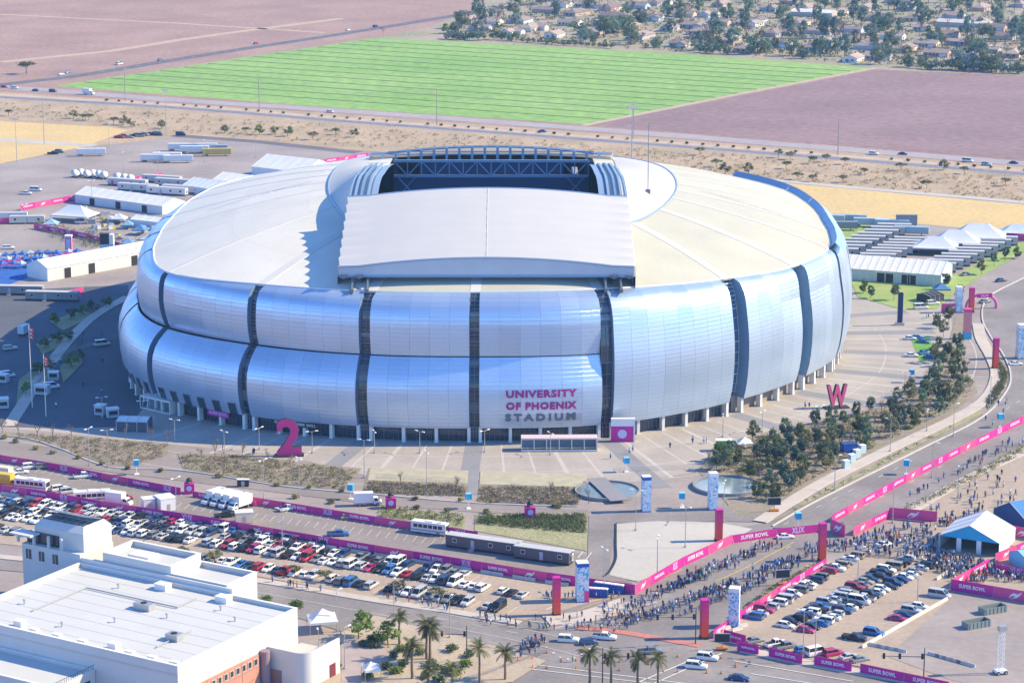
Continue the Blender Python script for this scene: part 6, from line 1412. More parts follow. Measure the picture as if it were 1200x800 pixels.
# grove kiosks
for k, (x, y) in enumerate(((991, 549), (998, 542), (1004, 536.5), (1010, 531))):
    tower_box(x, y, y - 10, 1.8, 1.6, ['white kiosk box on the grove path, lowest of four along it', 'white kiosk box on the grove path, second of four', 'white kiosk box on the grove path, third of four', 'white kiosk box on the grove path, topmost of four by the blue bin'][k], [('body', -.5, .5, -.5, .5, .04, .94, mat('kiosk_pale', (.55, .68, .70), .6)), ('base', -.55, .55, -.55, .55, 0, .04, M_POLE), ('lid', -.54, .54, -.54, .54, .94, 1, M_WHITE)], .5, 'kiosk', 'kiosk')
tower_box(848, 528, 515, 4.5, 2.5, 'bright green booth among the trees at the grove edge', [('body', -.5, .5, -.5, .5, 0, .95, mat('booth_green', (.2, .5, .08), .6)), ('roof', -.53, .53, -.53, .53, .95, 1, M_WHITE), ('counter', -.4, .4, -.6, -.5, .3, .36, M_WHITE)], 0, 'booth', 'booth'); PEAK6.put((*G(872, 525)[:2], .1), .1, 'white canopy beside the green booth at the grove edge', None, WH, .75)
tower_box(994, 529, 519, 4.0, 3, 'deep blue container among the grove trees', [('body', -.5, .5, -.5, .5, .05, .95, M_BLUE), ('lid', -.52, .52, -.52, .52, .95, 1, M_NAVY), ('skid', -.45, .45, -.45, .45, 0, .05, M_TRIM)], .3, 'container', 'container')
sheet('display_lawn', gp((1068, 399), (1088, 394), (1101, 419), (1078, 424)), .12, mat('vivid_turf', (.14, .34, .06), .9, var=.1, scale=.3))

# ================================================================== houses beyond the crop field
M_HWALL = mat('house_wall', (1, 1, 1), .85, objcol=True, var=.05, scale=.3); M_SHIN = mat('roof_shingle', (.33, .26, .23), .9, var=.12, scale=.4, rand=.35)
def house_proto(L_, W_, hip, wing):
    mb = MB(); mb.box(-L_ / 2, L_ / 2, -W_ / 2, W_ / 2, 0, 3.0)
    if wing: mb.box(L_ / 2 - 7, L_ / 2 - .5, -W_ / 2 - 5, -W_ / 2 - .01, 0, 3.0)
    if not hip:
        for s in (-1, 1): mb.face([(s * L_ / 2, -W_ / 2, 3), (s * L_ / 2, W_ / 2, 3), (s * L_ / 2, 0, 5.2)][::s])
    rf = MB(); e = .6; hx = W_ / 2 if hip else -e; rz_ = 3 + W_ * .22
    rf.face([(-L_ / 2 - e, -W_ / 2 - e, 2.9), (L_ / 2 + e, -W_ / 2 - e, 2.9), (L_ / 2 - hx, 0, rz_), (-L_ / 2 + hx, 0, rz_)]); rf.face([(L_ / 2 + e, W_ / 2 + e, 2.9), (-L_ / 2 - e, W_ / 2 + e, 2.9), (-L_ / 2 + hx, 0, rz_), (L_ / 2 - hx, 0, rz_)])
    if hip:
        for s in (-1, 1): rf.face([(s * (L_ / 2 + e), -W_ / 2 - e, 2.9), (s * (L_ / 2 + e), W_ / 2 + e, 2.9), (s * (L_ / 2 - hx), 0, rz_)][::s])
    if wing:
        cx = L_ / 2 - 3.75; rf.face([(cx - 3.9, -W_ / 2 - 5.5, 2.92), (cx, -W_ / 2 - 5.5, 4.6), (cx, 0, 4.6), (cx - 3.9, 0, 2.92)][::-1]); rf.face([(cx, -W_ / 2 - 5.5, 4.6), (cx + 3.9, -W_ / 2 - 5.5, 2.92), (cx + 3.9, 0, 2.92), (cx, 0, 4.6)][::-1])
        mb.face([(cx - 3.25, -W_ / 2 - 5.02, 3), (cx + 3.25, -W_ / 2 - 5.02, 3), (cx, -W_ / 2 - 5.02, 4.5)])
    ch = MB(); ch.box(-L_ / 4 - .4, -L_ / 4 + .4, -.4, .4, rz_ - .8, rz_ + 1.0)
    wm = MB(); wm.box(-.8, .8, -.05, .05, 1.0, 2.2); dm = MB(); dm.box(-.5, .5, -.05, .05, 0, 2.1); gm_ = MB(); gm_.box(-2.2, 2.2, -.05, .05, 0, 2.2)
    WM, DM, GM = wm.mesh('window', M_WIN), dm.mesh('door', mat('door_brown', (.2, .1, .06), .7)), gm_.mesh('garage_door', M_WHITE)
    parts = [('wall', mb.mesh('wall', M_HWALL)), ('roof', rf.mesh('roof', M_SHIN), None, [('chimney', ch.mesh('chimney', M_TERRA))]), ('door', DM, (-1, -W_ / 2 - .04, 0))]
    for x in (-L_ / 2 + 2, -L_ / 2 + 5, 1.5): parts.append(('window', WM, (x, -W_ / 2 - .04, 0)))
    parts.append(('garage_door', GM, (L_ / 2 - 3.75, -W_ / 2 - (5.06 if wing else .04), 0)))
    for y in (-2, 2): 
        parts.append(('window', WM_R(WM), (L_ / 2 + .04, y, 0)))
    return Proto('house', 'house', parts)
_wr = {}
def WM_R(me):
    if me.name not in _wr:
        m2 = me.copy()
        for v in m2.vertices: v.co = (-v.co.y, v.co.x, v.co.z)
        _wr[me.name] = m2
    return _wr[me.name]
HOUSES = [house_proto(20, 10, True, True), house_proto(17, 10, False, False), house_proto(24, 11, True, False), house_proto(14, 8, False, True)]
HC = [('white', (.72, .70, .67)), ('cream', (.62, .54, .44)), ('tan', (.48, .38, .30)), ('pink', (.60, .42, .38)), ('grey', (.45, .44, .45)), ('pale blue', (.46, .54, .60))]
HXY = [(560, 36), (612, 27), (660, 8), (705, 30), (716, 12), (752, 45), (785, 36), (812, 33), (855, 50), (842, 30), (908, 42), (918, 55), (946, 12), (972, 52), (1015, 12), (1046, 46), (1072, 24), (1098, 66), (1128, 52), (1165, 36), (1140, 70), (549, 27), (575, 29), (598, 41), (622, 36), (650, 44), (668, 30), (693, 41), (640, 15), (676, 18), (692, 9), (735, 33), (748, 10), (767, 24), (797, 55), (824, 41), (802, 20), (828, 20), (877, 60), (845, 8), (878, 30), (905, 13), (890, 27), (960, 40), (936, 30), (984, 18), (1000, 38), (1035, 25), (1062, 12), (1082, 36), (1118, 22), (1140, 28), (1030, 70), (1000, 72), (1018, 58), (1086, 55), (1060, 60), (1160, 62), (1190, 66), (1176, 46), (1190, 30), (1150, 12), (1055, 4), (720, 22), (770, 6), (925, 5), (955, 60), (1110, 44), (1195, 8)]
HINFO = []
for (x, y) in HXY:
    hcname, hcol = rnd.choice(HC); k = rnd.randrange(4); lab = ['wide hip roofed house with a front wing', 'plain gabled house', 'long hip roofed house', 'small gabled house with a front wing'][k]
    HINFO.append((x, y, hcname + ' ' + ['wide', 'gabled', 'long', 'small'][k] + ' house')); HOUSES[k].put((*G(x, y)[:2], .03), GA + rnd.choice([0, math.pi / 2, math.pi, -math.pi / 2]) + rnd.uniform(-.1, .1), f'{hcname} {lab} among trees beyond the crop field', 'houses beyond the fields', hcol)
# barn roofs along the field edge
for (x, y, L_, c) in ((1100, 30, 40, (.62, .58, .5)), (930, 18, 34, WH)):
    p = G(x, y); gable_tent('long pale shed roof in the far neighbourhood, %s' % ('beside the tall eucalyptus' if x > 1000 else 'near the white houses'), p, p + E1 * L_, 14, 3.6, 5.5, col=c, wallcol=(.5, .45, .4), name='long_shed', cat='shed')

# planted strips and booths in the shadow west of the stadium
for k, P_ in enumerate((((58, 377), (96, 364), (112, 370), (74, 388)), ((42, 404), (72, 391), (88, 399), (50, 416)), ((22, 446), (50, 424), (66, 436), (18, 486)), ((70, 430), (90, 415), (98, 425), (74, 450)))): bed('planting_bed', P_, M_BEDG)
walk('shade_walk', ((10, 500), (60, 425), (105, 375), (150, 348)), 4.0, .05)
for (x, y, lab) in ((63, 445, 'beside the flagpoles'), (50, 462, 'at the foot of the shorter flagpole'), (4, 448, 'at the shaded road edge'), (4, 478, 'below the shaded planting strip'), (118, 486, 'beside the low white canopy'), (132, 489, 'against the low white canopy')):
    w, d, h = rnd.uniform(3, 4.5), rnd.uniform(2.4, 3.2), rnd.uniform(2.6, 3.4); t = thing('vendor_booth', 'pale vendor booth in the stadium shadow ' + lab, 'booth', (*G(x, y)[:2], .15), rnd.uniform(-.3, .5), 'vendor booths in the shadow'); mb = MB(); mb.box(-w / 2, w / 2, -d / 2, d / 2, .1, h); o = link('body', mb.mesh('body', M_BOXW), t); o.color = (.55, .62, .68, 1); mb = MB(); mb.box(-w / 2 - .15, w / 2 + .15, -d / 2 - .4, d / 2 + .15, h, h + .12); link('roof', mb.mesh('roof', M_WHITE), t); mb = MB(); mb.box(-w / 2 + .4, w / 2 - .4, -d / 2 - .04, -d / 2 - .005, 1.1, 2.2); link('hatch', mb.mesh('hatch', M_TRIM), t); mb = MB(); mb.box(-w / 2 + .3, w / 2 - .3, -d / 2 - .5, -d / 2 - .05, .95, 1.05); link('counter', mb.mesh('counter', M_POLE), t)
# ================================================================== plants
def leaf_mat(name, c1, c2, rand=.25):
    m = mat(name, c1, .75, col2=c2, scale=.9, trans=.25, rand=rand, spec=.2); return m
M_LDARK = leaf_mat('leaf_dark', (.075, .12, .065), (.125, .175, .09)); M_LMID = leaf_mat('leaf_mid', (.10, .135, .055), (.17, .20, .085)); M_LOLIVE = leaf_mat('leaf_olive', (.15, .16, .075), (.23, .23, .115)); M_LGREEN = leaf_mat('leaf_green', (.12, .19, .04), (.22, .30, .07)); M_LDRY = leaf_mat('leaf_dry', (.30, .22, .12), (.42, .33, .18)); M_LGOLD = leaf_mat('leaf_gold', (.30, .25, .06), (.42, .36, .12)); M_TWIG = leaf_mat('twig_grey', (.20, .15, .13), (.30, .24, .21)); M_LBLUE = leaf_mat('leaf_bluegreen', (.085, .135, .105), (.145, .20, .14))
def leaves(mb, c, rad, n, size, r_, flat=1.0, mi=0):
    for _ in range(n):
        while True:
            q = Vector((r_.uniform(-1, 1), r_.uniform(-1, 1), r_.uniform(-1, 1)))
            if q.length <= 1: break
        q = q * (0.55 + .45 * q.length); p = Vector(c) + Vector((q.x * rad[0], q.y * rad[1], q.z * rad[2])); u = Vector((r_.uniform(-1, 1), r_.uniform(-1, 1), r_.uniform(-.7, .7) * flat)).normalized() * size * r_.uniform(.6, 1.3); w = u.orthogonal().normalized(); w = (Matrix.Rotation(r_.uniform(0, 6.28), 3, u) @ w) * size * r_.uniform(.4, .8)
        mb.face([p - u, p - w, p + u, p + w], mi)
def tree_parts(seed, h, cr, ch, trunk_r, ncl, nl, lsize, lm, tm=M_TRUNK, shape='round', base=.35):
    r_ = random.Random(seed); tb = MB(); ht = h * base; lean = Vector((r_.uniform(-.3, .3), r_.uniform(-.3, .3), 0)); top = Vector((0, 0, ht)) + lean
    tb.tube((0, 0, 0), top * .5, trunk_r, trunk_r * .8, n=6); tb.tube(top * .5, top, trunk_r * .8, trunk_r * .6, n=6); cb = MB(); cz = h - ch
    for k in range(ncl):
        a = r_.uniform(0, 6.28); zz = r_.uniform(-.85, .95); rr = math.sqrt(max(0, 1 - zz * zz)) * r_.uniform(.45, .95)
        if shape == 'cone': rr *= (1 - (zz + 1) / 2) * .9 + .2
        if shape == 'umbrella': zz = abs(zz) * .6
        c = Vector((math.cos(a) * rr * cr, math.sin(a) * rr * cr, cz + zz * ch)) + lean; s = r_.uniform(.28, .46)
        if k % 2 == 0: tb.tube(top, c, trunk_r * .35, trunk_r * .1, n=4, caps=False)
        leaves(cb, c, (cr * s, cr * s, ch * s), nl, lsize, r_)
    return [('trunk', tb.mesh('trunk', tm)), ('crown', cb.mesh('crown', lm))]
def bare_parts(seed, h, tm=M_TWIG, leafy=0, lm=None, spread=.55):
    r_ = random.Random(seed); tb = MB(); cb = MB()
    def grow(p, d, L_, rad, lv):
        q = p + d * L_; tb.tube(p, q, rad, rad * .65, n=4 if lv else 5, caps=False)
        if lv >= 3:
            leaves(cb, q, (L_ * .6, L_ * .6, L_ * .5), 5 + leafy, L_ * .16, r_); return
        for k in range(3 if lv else 4):
            dd = (d + Vector((r_.uniform(-1, 1), r_.uniform(-1, 1), r_.uniform(-.1, .6))) * spread).normalized(); grow(p + d * L_ * r_.uniform(.6, 1), dd, L_ * r_.uniform(.55, .8), rad * .6, lv + 1)
    grow(Vector((0, 0, 0)), Vector((0, 0, 1)), h * .36, h * .018, 0); return [('trunk', tb.mesh('trunk', tm)), ('crown', cb.mesh('crown', lm or M_TWIG))]
def shrub_mesh(seed, r, h, n, size, lm):
    r_ = random.Random(seed); mb = MB()
    for k in range(7): a = r_.uniform(0, 6.28); q = r_.uniform(0, .55) * r; leaves(mb, (math.cos(a) * q, math.sin(a) * q, h * r_.uniform(.35, .6)), (r * .55, r * .55, h * .42), n, size, r_)
    return mb.mesh('foliage', lm)
def PT(name, cat, parts): return Proto(name, cat, parts)
M_TOWN = [leaf_mat('town_leaf_%d' % k, *c) for k, c in enumerate((((.14, .21, .13), (.22, .30, .18)), ((.15, .22, .18), (.23, .31, .24)), ((.19, .23, .12), (.27, .32, .17))))]
T_DARK = [PT('evergreen_tree', 'tree', tree_parts(10 + k, 9 + k, 4.6, 4.2, .3, 22, 42, .55, M_TOWN[k])) for k in range(3)]
T_TALL = [PT('eucalyptus_tree', 'tree', tree_parts(20 + k, 15, 4.2, 6.2, .35, 22, 44, .6, M_TOWN[1 - k], base=.3)) for k in range(2)]
T_OLIVE = [PT('olive_tree', 'tree', tree_parts(30 + k, 6, 3.2, 2.3, .2, 16, 36, .38, [M_LMID, M_LOLIVE, M_LGREEN][k])) for k in range(3)]
T_GROVE = [PT('grove_tree', 'tree', tree_parts(40 + k, 5.6 + .4 * k, 1.9, 2.2, .12, 18, 52, .28, [M_LMID, M_TOWN[0], M_LOLIVE, M_LBLUE][k], base=.3)) for k in range(4)]
T_MESQ = [PT('mesquite_tree', 'tree', tree_parts(50 + k, 5, 3.2, 1.8, .18, 16, 30, .33, [M_LOLIVE, M_LMID][k], shape='umbrella', base=.4)) for k in range(2)]
T_BARE = [PT('bare_tree', 'tree', bare_parts(60 + k, 5.5)) for k in range(3)]; T_BAREBIG = [PT('bare_tree', 'tree', bare_parts(70 + k, 11, leafy=6)) for k in range(2)]
S_ROUND = [PT('rounded_shrub', 'shrub', [('foliage', shrub_mesh(80 + k, 1.5, 1.7, 26, .3, [M_LDARK, M_LMID][k]))]) for k in range(2)]
S_TUFT = [PT('grass_tuft', 'grass tuft', [('foliage', shrub_mesh(90 + k, 1.3, 1.3, 26, .26, [M_LGOLD, M_LOLIVE][k]))]) for k in range(2)]
S_BUSH = [PT('desert_bush', 'shrub', [('foliage', shrub_mesh(95 + k, 2.2, 1.9, 34, .32, [M_LMID, M_LDARK, M_LGREEN][k]))]) for k in range(3)]
def palm_parts(seed, h):
    r_ = random.Random(seed); tb = MB(); p = Vector((0, 0, 0)); n = 7
    for k in range(n):
        q = Vector((r_.uniform(-.06, .06), r_.uniform(-.06, .06), h * (k + 1) / n)); tb.tube(p, q, .34 - .02 * k, .30 - .02 * k, n=7, caps=False); p = q
    tb.lathe([(.25, -.9), (.5, -.4), (.45, 0), (.2, .3)], 8, tuple(p)); fb = MB()
    for k in range(34):
        a = r_.uniform(0, 6.28); el = r_.uniform(-.55, 1.25); L_ = r_.uniform(2.6, 3.5); d = Vector((math.cos(a) * math.cos(el), math.sin(a) * math.cos(el), math.sin(el))); side = Vector((-math.sin(a), math.cos(a), 0)); q = p.copy(); m_ = 8; pts = [q.copy()]
        for j in range(m_): q = q + d * (L_ / m_); d = (d + Vector((0, 0, -.13 - .02 * j))).normalized(); pts.append(q.copy())
        for j in range(m_):
            w = .10; fb.face([pts[j] - side * w * .5, pts[j + 1] - side * w * .4, pts[j + 1] + side * w * .4, pts[j] + side * w * .5], 0); ll = .75 * math.sin(math.pi * (j + .8) / (m_ + .9)) + .12; fw = (pts[j + 1] - pts[j]).normalized()
            for s in (-1, 1):
                for t in (0, .5):
                    b = pts[j].lerp(pts[j + 1], t); e = b + side * s * ll * .8 + fw * ll * .55 + Vector((0, 0, -.28 * ll)); fb.face([b, b + fw * .16, e], 0)
    return [('trunk', tb.mesh('trunk', mat('palm_bark', (.20, .14, .10), .9, var=.2, scale=4))), ('crown', fb.mesh('crown', leaf_mat('palm_frond', (.09, .11, .035), (.17, .17, .06))))]
PALMS = [PT('palm_tree', 'palm tree', palm_parts(100 + k, 7.2 + k * .6)) for k in range(3)]
def plant(P, px, py, label, group, sc_=1.0, z=.05):
    P_ = rnd.choice(P) if isinstance(P, list) else P; s = sc_ * rnd.uniform(.88, 1.12); return P_.put((*G(px, py)[:2], z), rnd.uniform(0, 6.28), label, group, None, (s * rnd.uniform(.93, 1.07), s * rnd.uniform(.93, 1.07), s))
# palms round the crossing
for k, (x, y, sc_, lab) in enumerate(((468, 756, .9, 'beside the round green tree in the palm court'), (504, 776, 1.0, 'with a double trunk neighbour in the palm court'), (500, 773, .95, 'leaning beside its twin in the palm court'), (483, 796, .95, 'above the small white canopy in the palm court'), (562, 803, .95, 'at the street corner of the palm court'), (592, 797, 1.0, 'on the street island beside the cyclists'), (530, 820, .95, 'at the paved edge of the palm court'), (502, 826, .9, 'lowest in the palm court'), (691, 806, .95, 'in the street median, first of four'), (716, 807, .9, 'in the street median, second of four'), (747, 807, 1.0, 'in the street median beside the signal mast'), (771, 806, .95, 'in the street median, last of four'))): plant(PALMS, x, y, 'palm tree ' + lab, 'palm trees at the crossing', sc_)
for (x, y, lab) in ((420, 750, 'round bright green tree beside the hotel end wall'), (455, 757, 'round green tree beside a palm in the court')): plant(T_OLIVE[2], x, y, lab, None, 1.0)
for (x, y) in ((448, 752), (440, 760), (478, 762), (490, 768), (520, 790), (538, 792), (545, 782), (500, 796), (515, 800), (472, 782), (462, 772), (550, 770), (530, 765), (425, 758), (505, 782), (512, 786), (470, 764), (452, 785), (464, 790), (436, 752), (430, 797), (395, 785), (388, 778)): plant(S_BUSH, x, y, 'low bush in the gravel of the palm court', 'court bushes', .9, .3)
# trees and shrubs of the car lots
for (x, y) in ((212, 656), (252, 660), (345, 675), (381, 682), (467, 695), (513, 703), (165, 648)): plant(T_MESQ[0], x, y, 'small green tree in the car row along the street', 'lot trees', .65)
for (x, y) in ((268, 694), (312, 704), (347, 712)): plant(S_BUSH, x, y, 'green bush between street and hotel', 'street bushes', 1.0)
for (x, y) in ((6, 514), (18, 519), (43, 527), (62, 532), (92, 538), (120, 545), (150, 550), (188, 553), (256, 560), (325, 570), (362, 573), (400, 577), (486, 586), (540, 588), (575, 590), (650, 594), (345, 584), (388, 590), (487, 597), (525, 600), (570, 602), (655, 596)): plant(S_TUFT, x, y, 'round golden grass tuft along the driveway kerb', 'driveway grass tufts', 1.0)
for k, (x, y) in enumerate(((3, 508), (22, 512), (44, 513), (62, 514), (84, 515), (126, 516), (147, 516), (178, 520), (196, 522), (252, 534), (284, 538), (314, 543), (340, 548), (236, 540), (534, 578), (470, 570), (600, 584), (645, 582), (690, 590))): plant(T_BARE, x, y, 'bare pale young tree in the planted bed before the stadium', 'bare young trees', .95)
# tree grove east of the entrance
gr = random.Random(5); made = []
def inpoly(x, y, P):
    c = False
    for i in range(len(P)):
        (a, b), (d, e) = P[i], P[i - 1]
        if (b > y) != (e > y) and x < (d - a) * (y - b) / (e - b) + a: c = not c
    return c
GROVE = [(826, 552), (840, 524), (905, 508), (1000, 488), (1060, 469), (1092, 446), (1110, 404), (1128, 410), (1134, 440), (1140, 458), (1105, 486), (1035, 519), (985, 545), (955, 560), (905, 592), (882, 590), (878, 560), (845, 552)]
while len(made) < 112:
    x, y = gr.uniform(820, 1140), gr.uniform(400, 600)
    if not inpoly(x, y, GROVE) or any(abs(x - a) < 9.5 and abs(y - b) < 4.4 for a, b in made): continue
    if abs(x - 872) < 14 and abs(y - 528) < 8 or abs(x - 848) < 8 and abs(y - 528) < 7 or abs(x - 1001) < 16 and abs(y - 538) < 10: continue
    made.append((x, y)); zone = 'beside the dark basin' if x < 900 and y > 545 else 'near the green booth' if x < 900 else 'beside the boulevard bend' if x > 1085 else 'near the giant letter' if y < 500 else 'near the white kiosks' if abs(x - 1000) < 50 and y > 510 else 'in the middle of the grove'
    kq = gr.randrange(5); plant(T_GROVE[kq] if kq < 4 else T_BARE, x, y, ['mid green', 'dark green', 'olive', 'blue green', 'bare twiggy'][kq] + ' small grove tree ' + zone, 'grove trees', .84 + .1 * gr.random())
for k in range(60):
    x, y = gr.uniform(825, 1135), gr.uniform(415, 598)
    if inpoly(x, y, GROVE): plant(S_BUSH if gr.random() < .6 else S_TUFT, x, y, 'low shrub under the grove trees', 'grove shrubs', .8)
for (x, y) in ((1095, 425), (1100, 410), (1106, 395), (1110, 420), (1120, 430), (1128, 442), (1112, 380), (1098, 385), (1125, 352), (1108, 340), (1165, 312), (1178, 306), (1192, 303), (1150, 322), (1020, 350), (1012, 344), (1047, 352)): plant(T_GROVE, x, y, 'slim tree lining the walk east of the stadium', 'walk trees', .9)
# far neighbourhood
tr = random.Random(9); TOWN = [(520, 40), (560, 12), (640, -4), (1210, -4), (1210, 88), (1100, 84), (1030, 76), (800, 61), (600, 50)]; n = 0
while n < 262:
    x, y = tr.uniform(520, 1210), tr.uniform(-3, 86)
    if not inpoly(x, y, TOWN) or any(abs(x - a) < 9 and -4.0 < y - b < 3 for a, b in HXY): continue
    q = tr.random(); n += 1; hn = min(HINFO, key=lambda h: (h[0] - x) ** 2 + 6 * (h[1] - y) ** 2)[2]
    if q < .42: plant(T_DARK, x, y, 'dark round evergreen tree near a far ' + hn, 'trees of the far neighbourhood', tr.uniform(.7, 1.3))
    elif q < .56: plant(T_TALL, x, y, 'tall dark eucalyptus near a far ' + hn, 'trees of the far neighbourhood', tr.uniform(.75, 1.1))
    elif q < .82: plant(T_BAREBIG, x, y, 'greyish bare tree near a far ' + hn, 'trees of the far neighbourhood', tr.uniform(.9, 1.4))
    else: plant(T_OLIVE, x, y, 'pale green tree near a far ' + hn, 'trees of the far neighbourhood', tr.uniform(.8, 1.3))
for (x0, y0, x1, y1, nn, P_, lab) in ((524, 46, 566, 48, 9, T_DARK, 'clipped dark tree in the hedge line behind the crop field'), (578, 47, 605, 48.5, 5, T_DARK, 'dark tree in the short hedge line behind the crop field'), (612, 50, 716, 57, 16, T_OLIVE, 'olive green tree in the belt along the crop field'), (1080, 81, 1200, 87, 16, T_DARK, 'dark tree in the hedge along the ploughed field'), (820, 62, 852, 64, 5, T_DARK, 'dark tree beside the white house at the field edge'), (915, 64, 940, 66, 3, T_OLIVE, 'round olive tree at the field corner')):
    for k in range(nn): plant(P_, x0 + (x1 - x0) * k / max(1, nn - 1), y0 + (y1 - y0) * k / max(1, nn - 1) + tr.uniform(-.4, .4), lab, 'hedge lines of the fields', .62)
plant(T_MESQ, 31, 87, 'lone round tree beside the side road at the ploughed field', None, 1.7); plant(T_BAREBIG, 449, 42, 'bare tree at the far corner of the crop field', None, .7)
# verge trees and median shrubs
for (x, y, P_) in ((263, 156, T_OLIVE), (287, 157, T_MESQ), (304, 158, T_OLIVE), (322, 158, T_OLIVE), (337, 160, T_OLIVE), (367, 164, T_MESQ), (394, 158, T_MESQ), (415, 161, T_OLIVE), (86, 139, T_OLIVE), (97, 141, T_MESQ), (104, 141, T_MESQ), (133, 146, T_MESQ), (144, 147, T_OLIVE), (10, 136, T_MESQ), (154, 149, T_OLIVE), (189, 151, T_OLIVE), (850, 204, T_OLIVE), (877, 204, T_OLIVE), (912, 185, T_MESQ), (926, 187, T_MESQ), (953, 192, T_MESQ), (990, 193, T_MESQ), (968, 190, T_MESQ), (921, 198, T_MESQ), (953, 213, T_MESQ), (988, 214, T_MESQ), (1013, 205, T_MESQ), (1056, 200, T_MESQ), (1106, 199, T_OLIVE), (1178, 218, T_MESQ), (1130, 204, T_MESQ), (1086, 221, T_MESQ), (820, 182, T_MESQ), (840, 196, T_MESQ), (935, 211, T_MESQ)): plant(P_, x, y, ('rounded' if P_ is T_OLIVE else 'flat topped') + ' green tree on the dry verge ' + ('west of' if x < 500 else 'east of') + ' the stadium', 'verge trees', .82)
mp = []; acc = 0
for i in range(len(near_c) - 1):
    a, b = near_c[i], near_c[i + 1]; L_ = (b - a).length; t = (-acc) % 8.6; d = (b - a).normalized(); nr = Vector((-d.y, d.x, 0))
    while t < L_:
        p = a + d * t + nr * 9.4; mp.append(p); t += 8.6
    acc += L_
for p in mp:
    x, y = PX(p)
    if 110 < x < 1210 and rnd.random() < .86: plant(S_ROUND, x, y, 'dark round shrub in the far road median', 'median shrubs', .82)
for (x, y) in ((66, 380), (84, 374), (98, 370), (52, 408), (66, 402), (80, 400), (30, 462), (44, 440), (54, 436), (84, 430), (92, 424), (125, 360), (110, 366)): plant(T_OLIVE, x, y, 'green tree in the shaded planting strip west of the stadium', 'shaded strip trees', .7)
# uncountable ground cover
def cover(name, label, regions, lm, n, rad, h, size, seed):
    r_ = random.Random(seed); mb = MB(); k = 0
    while k < n:
        P_ = r_.choice(regions); xs = [p[0] for p in P_]; ys = [p[1] for p in P_]; x, y = r_.uniform(min(xs), max(xs)), r_.uniform(min(ys), max(ys))
        if not inpoly(x, y, P_): continue
        g = G(x, y); q = r_.uniform(.6, 1.3); leaves(mb, (g.x, g.y, h * .5 * q + .1), (rad * q, rad * q, h * .5 * q), 9, size * q, r_); k += 1
    tag(link(name, mb.mesh(name, lm)), label, 'ground cover', None, 'stuff')
B1_ = [(10, 509), (100, 513), (196, 522), (190, 536), (150, 546), (130, 545), (60, 522)]; B2_ = [(212, 534), (290, 535), (345, 543), (420, 552), (402, 573), (330, 567), (215, 550)]; B3_ = [(432, 565), (547, 570), (546, 582), (427, 578)]; B4_ = [(564, 571), (684, 573), (676, 592), (561, 588)]
H1_ = [(560, 605), (686, 604), (686, 625), (640, 622), (560, 614)]; H2_ = [(446, 595), (543, 604), (542, 618), (445, 605)]
V1_ = [(908, 610), (960, 579), (1040, 538), (1120, 498), (1148, 484), (1080, 520), (960, 582)]; V2_ = [(1047, 605), (1120, 566), (1200, 523), (1208, 527), (1135, 566), (1062, 601)]; V3_ = [(852, 727), (905, 689), (955, 661), (963, 661), (905, 693), (860, 725)]; V4_ = [(1157, 470), (1173, 446), (1168, 420), (1180, 438), (1175, 456), (1159, 478)]
cover('dry_ground_cover', 'grey brown twiggy ground cover in the planted beds before the stadium', [B1_, B2_, B3_, B4_], M_TWIG, 1500, .9, .7, .22, 1); cover('green_ground_cover', 'olive low planting in the beds before the stadium', [B1_, B2_, B2_, B3_, B4_], M_LOLIVE, 1500, .9, .7, .22, 2)
cover('clipped_hedge', 'dense green clipped hedge beside the driveway', [H1_, H1_, H1_, H2_], M_LMID, 1500, .8, 1.0, .2, 3); cover('verge_planting', 'olive verge planting along the boulevard kerbs', [V1_, V2_, V3_, V4_], M_LOLIVE, 1100, .9, .8, .22, 4); cover('golden_planting', 'golden shrubs along the boulevard and grove', [V1_, V2_, GROVE], M_LGOLD, 300, 1.0, .8, .24, 6)
cover('grove_green_cover', 'green low planting under the grove trees', [GROVE], M_LMID, 700, 1.0, .7, .24, 17); GRV2 = GROVE; cover('grove_ground_cover', 'tawny low growth under the grove trees', [GRV2], M_LDRY, 500, 1.1, .6, .26, 7)
VG = [(0, 120), (400, 148), (800, 178), (1200, 210), (1200, 236), (950, 214), (700, 194), (400, 172), (205, 155), (125, 146), (0, 140)]; cover('verge_scrub', 'brown and olive scrub scattered over the dry verge', [VG], M_LDRY, 700, 1.3, .9, .4, 8); cover('verge_bushes', 'small green scrub on the dry verge', [VG], M_LOLIVE, 260, 1.2, 1.1, .36, 9)
cover('fan_area_shrubs', 'olive shrubs growing through the fan area fences', [[(40, 262), (110, 272), (180, 290), (215, 285), (200, 298), (130, 296), (60, 280)]], M_LOLIVE, 260, 1.2, 1.8, .35, 10)
cover('town_undergrowth', 'dull undergrowth between the far houses', [TOWN], M_LOLIVE, 1900, 2.4, 1.8, .7, 11); cover('town_dry_brush', 'grey brush between the far houses', [TOWN], M_TWIG, 1200, 2.6, 2.0, .7, 12)
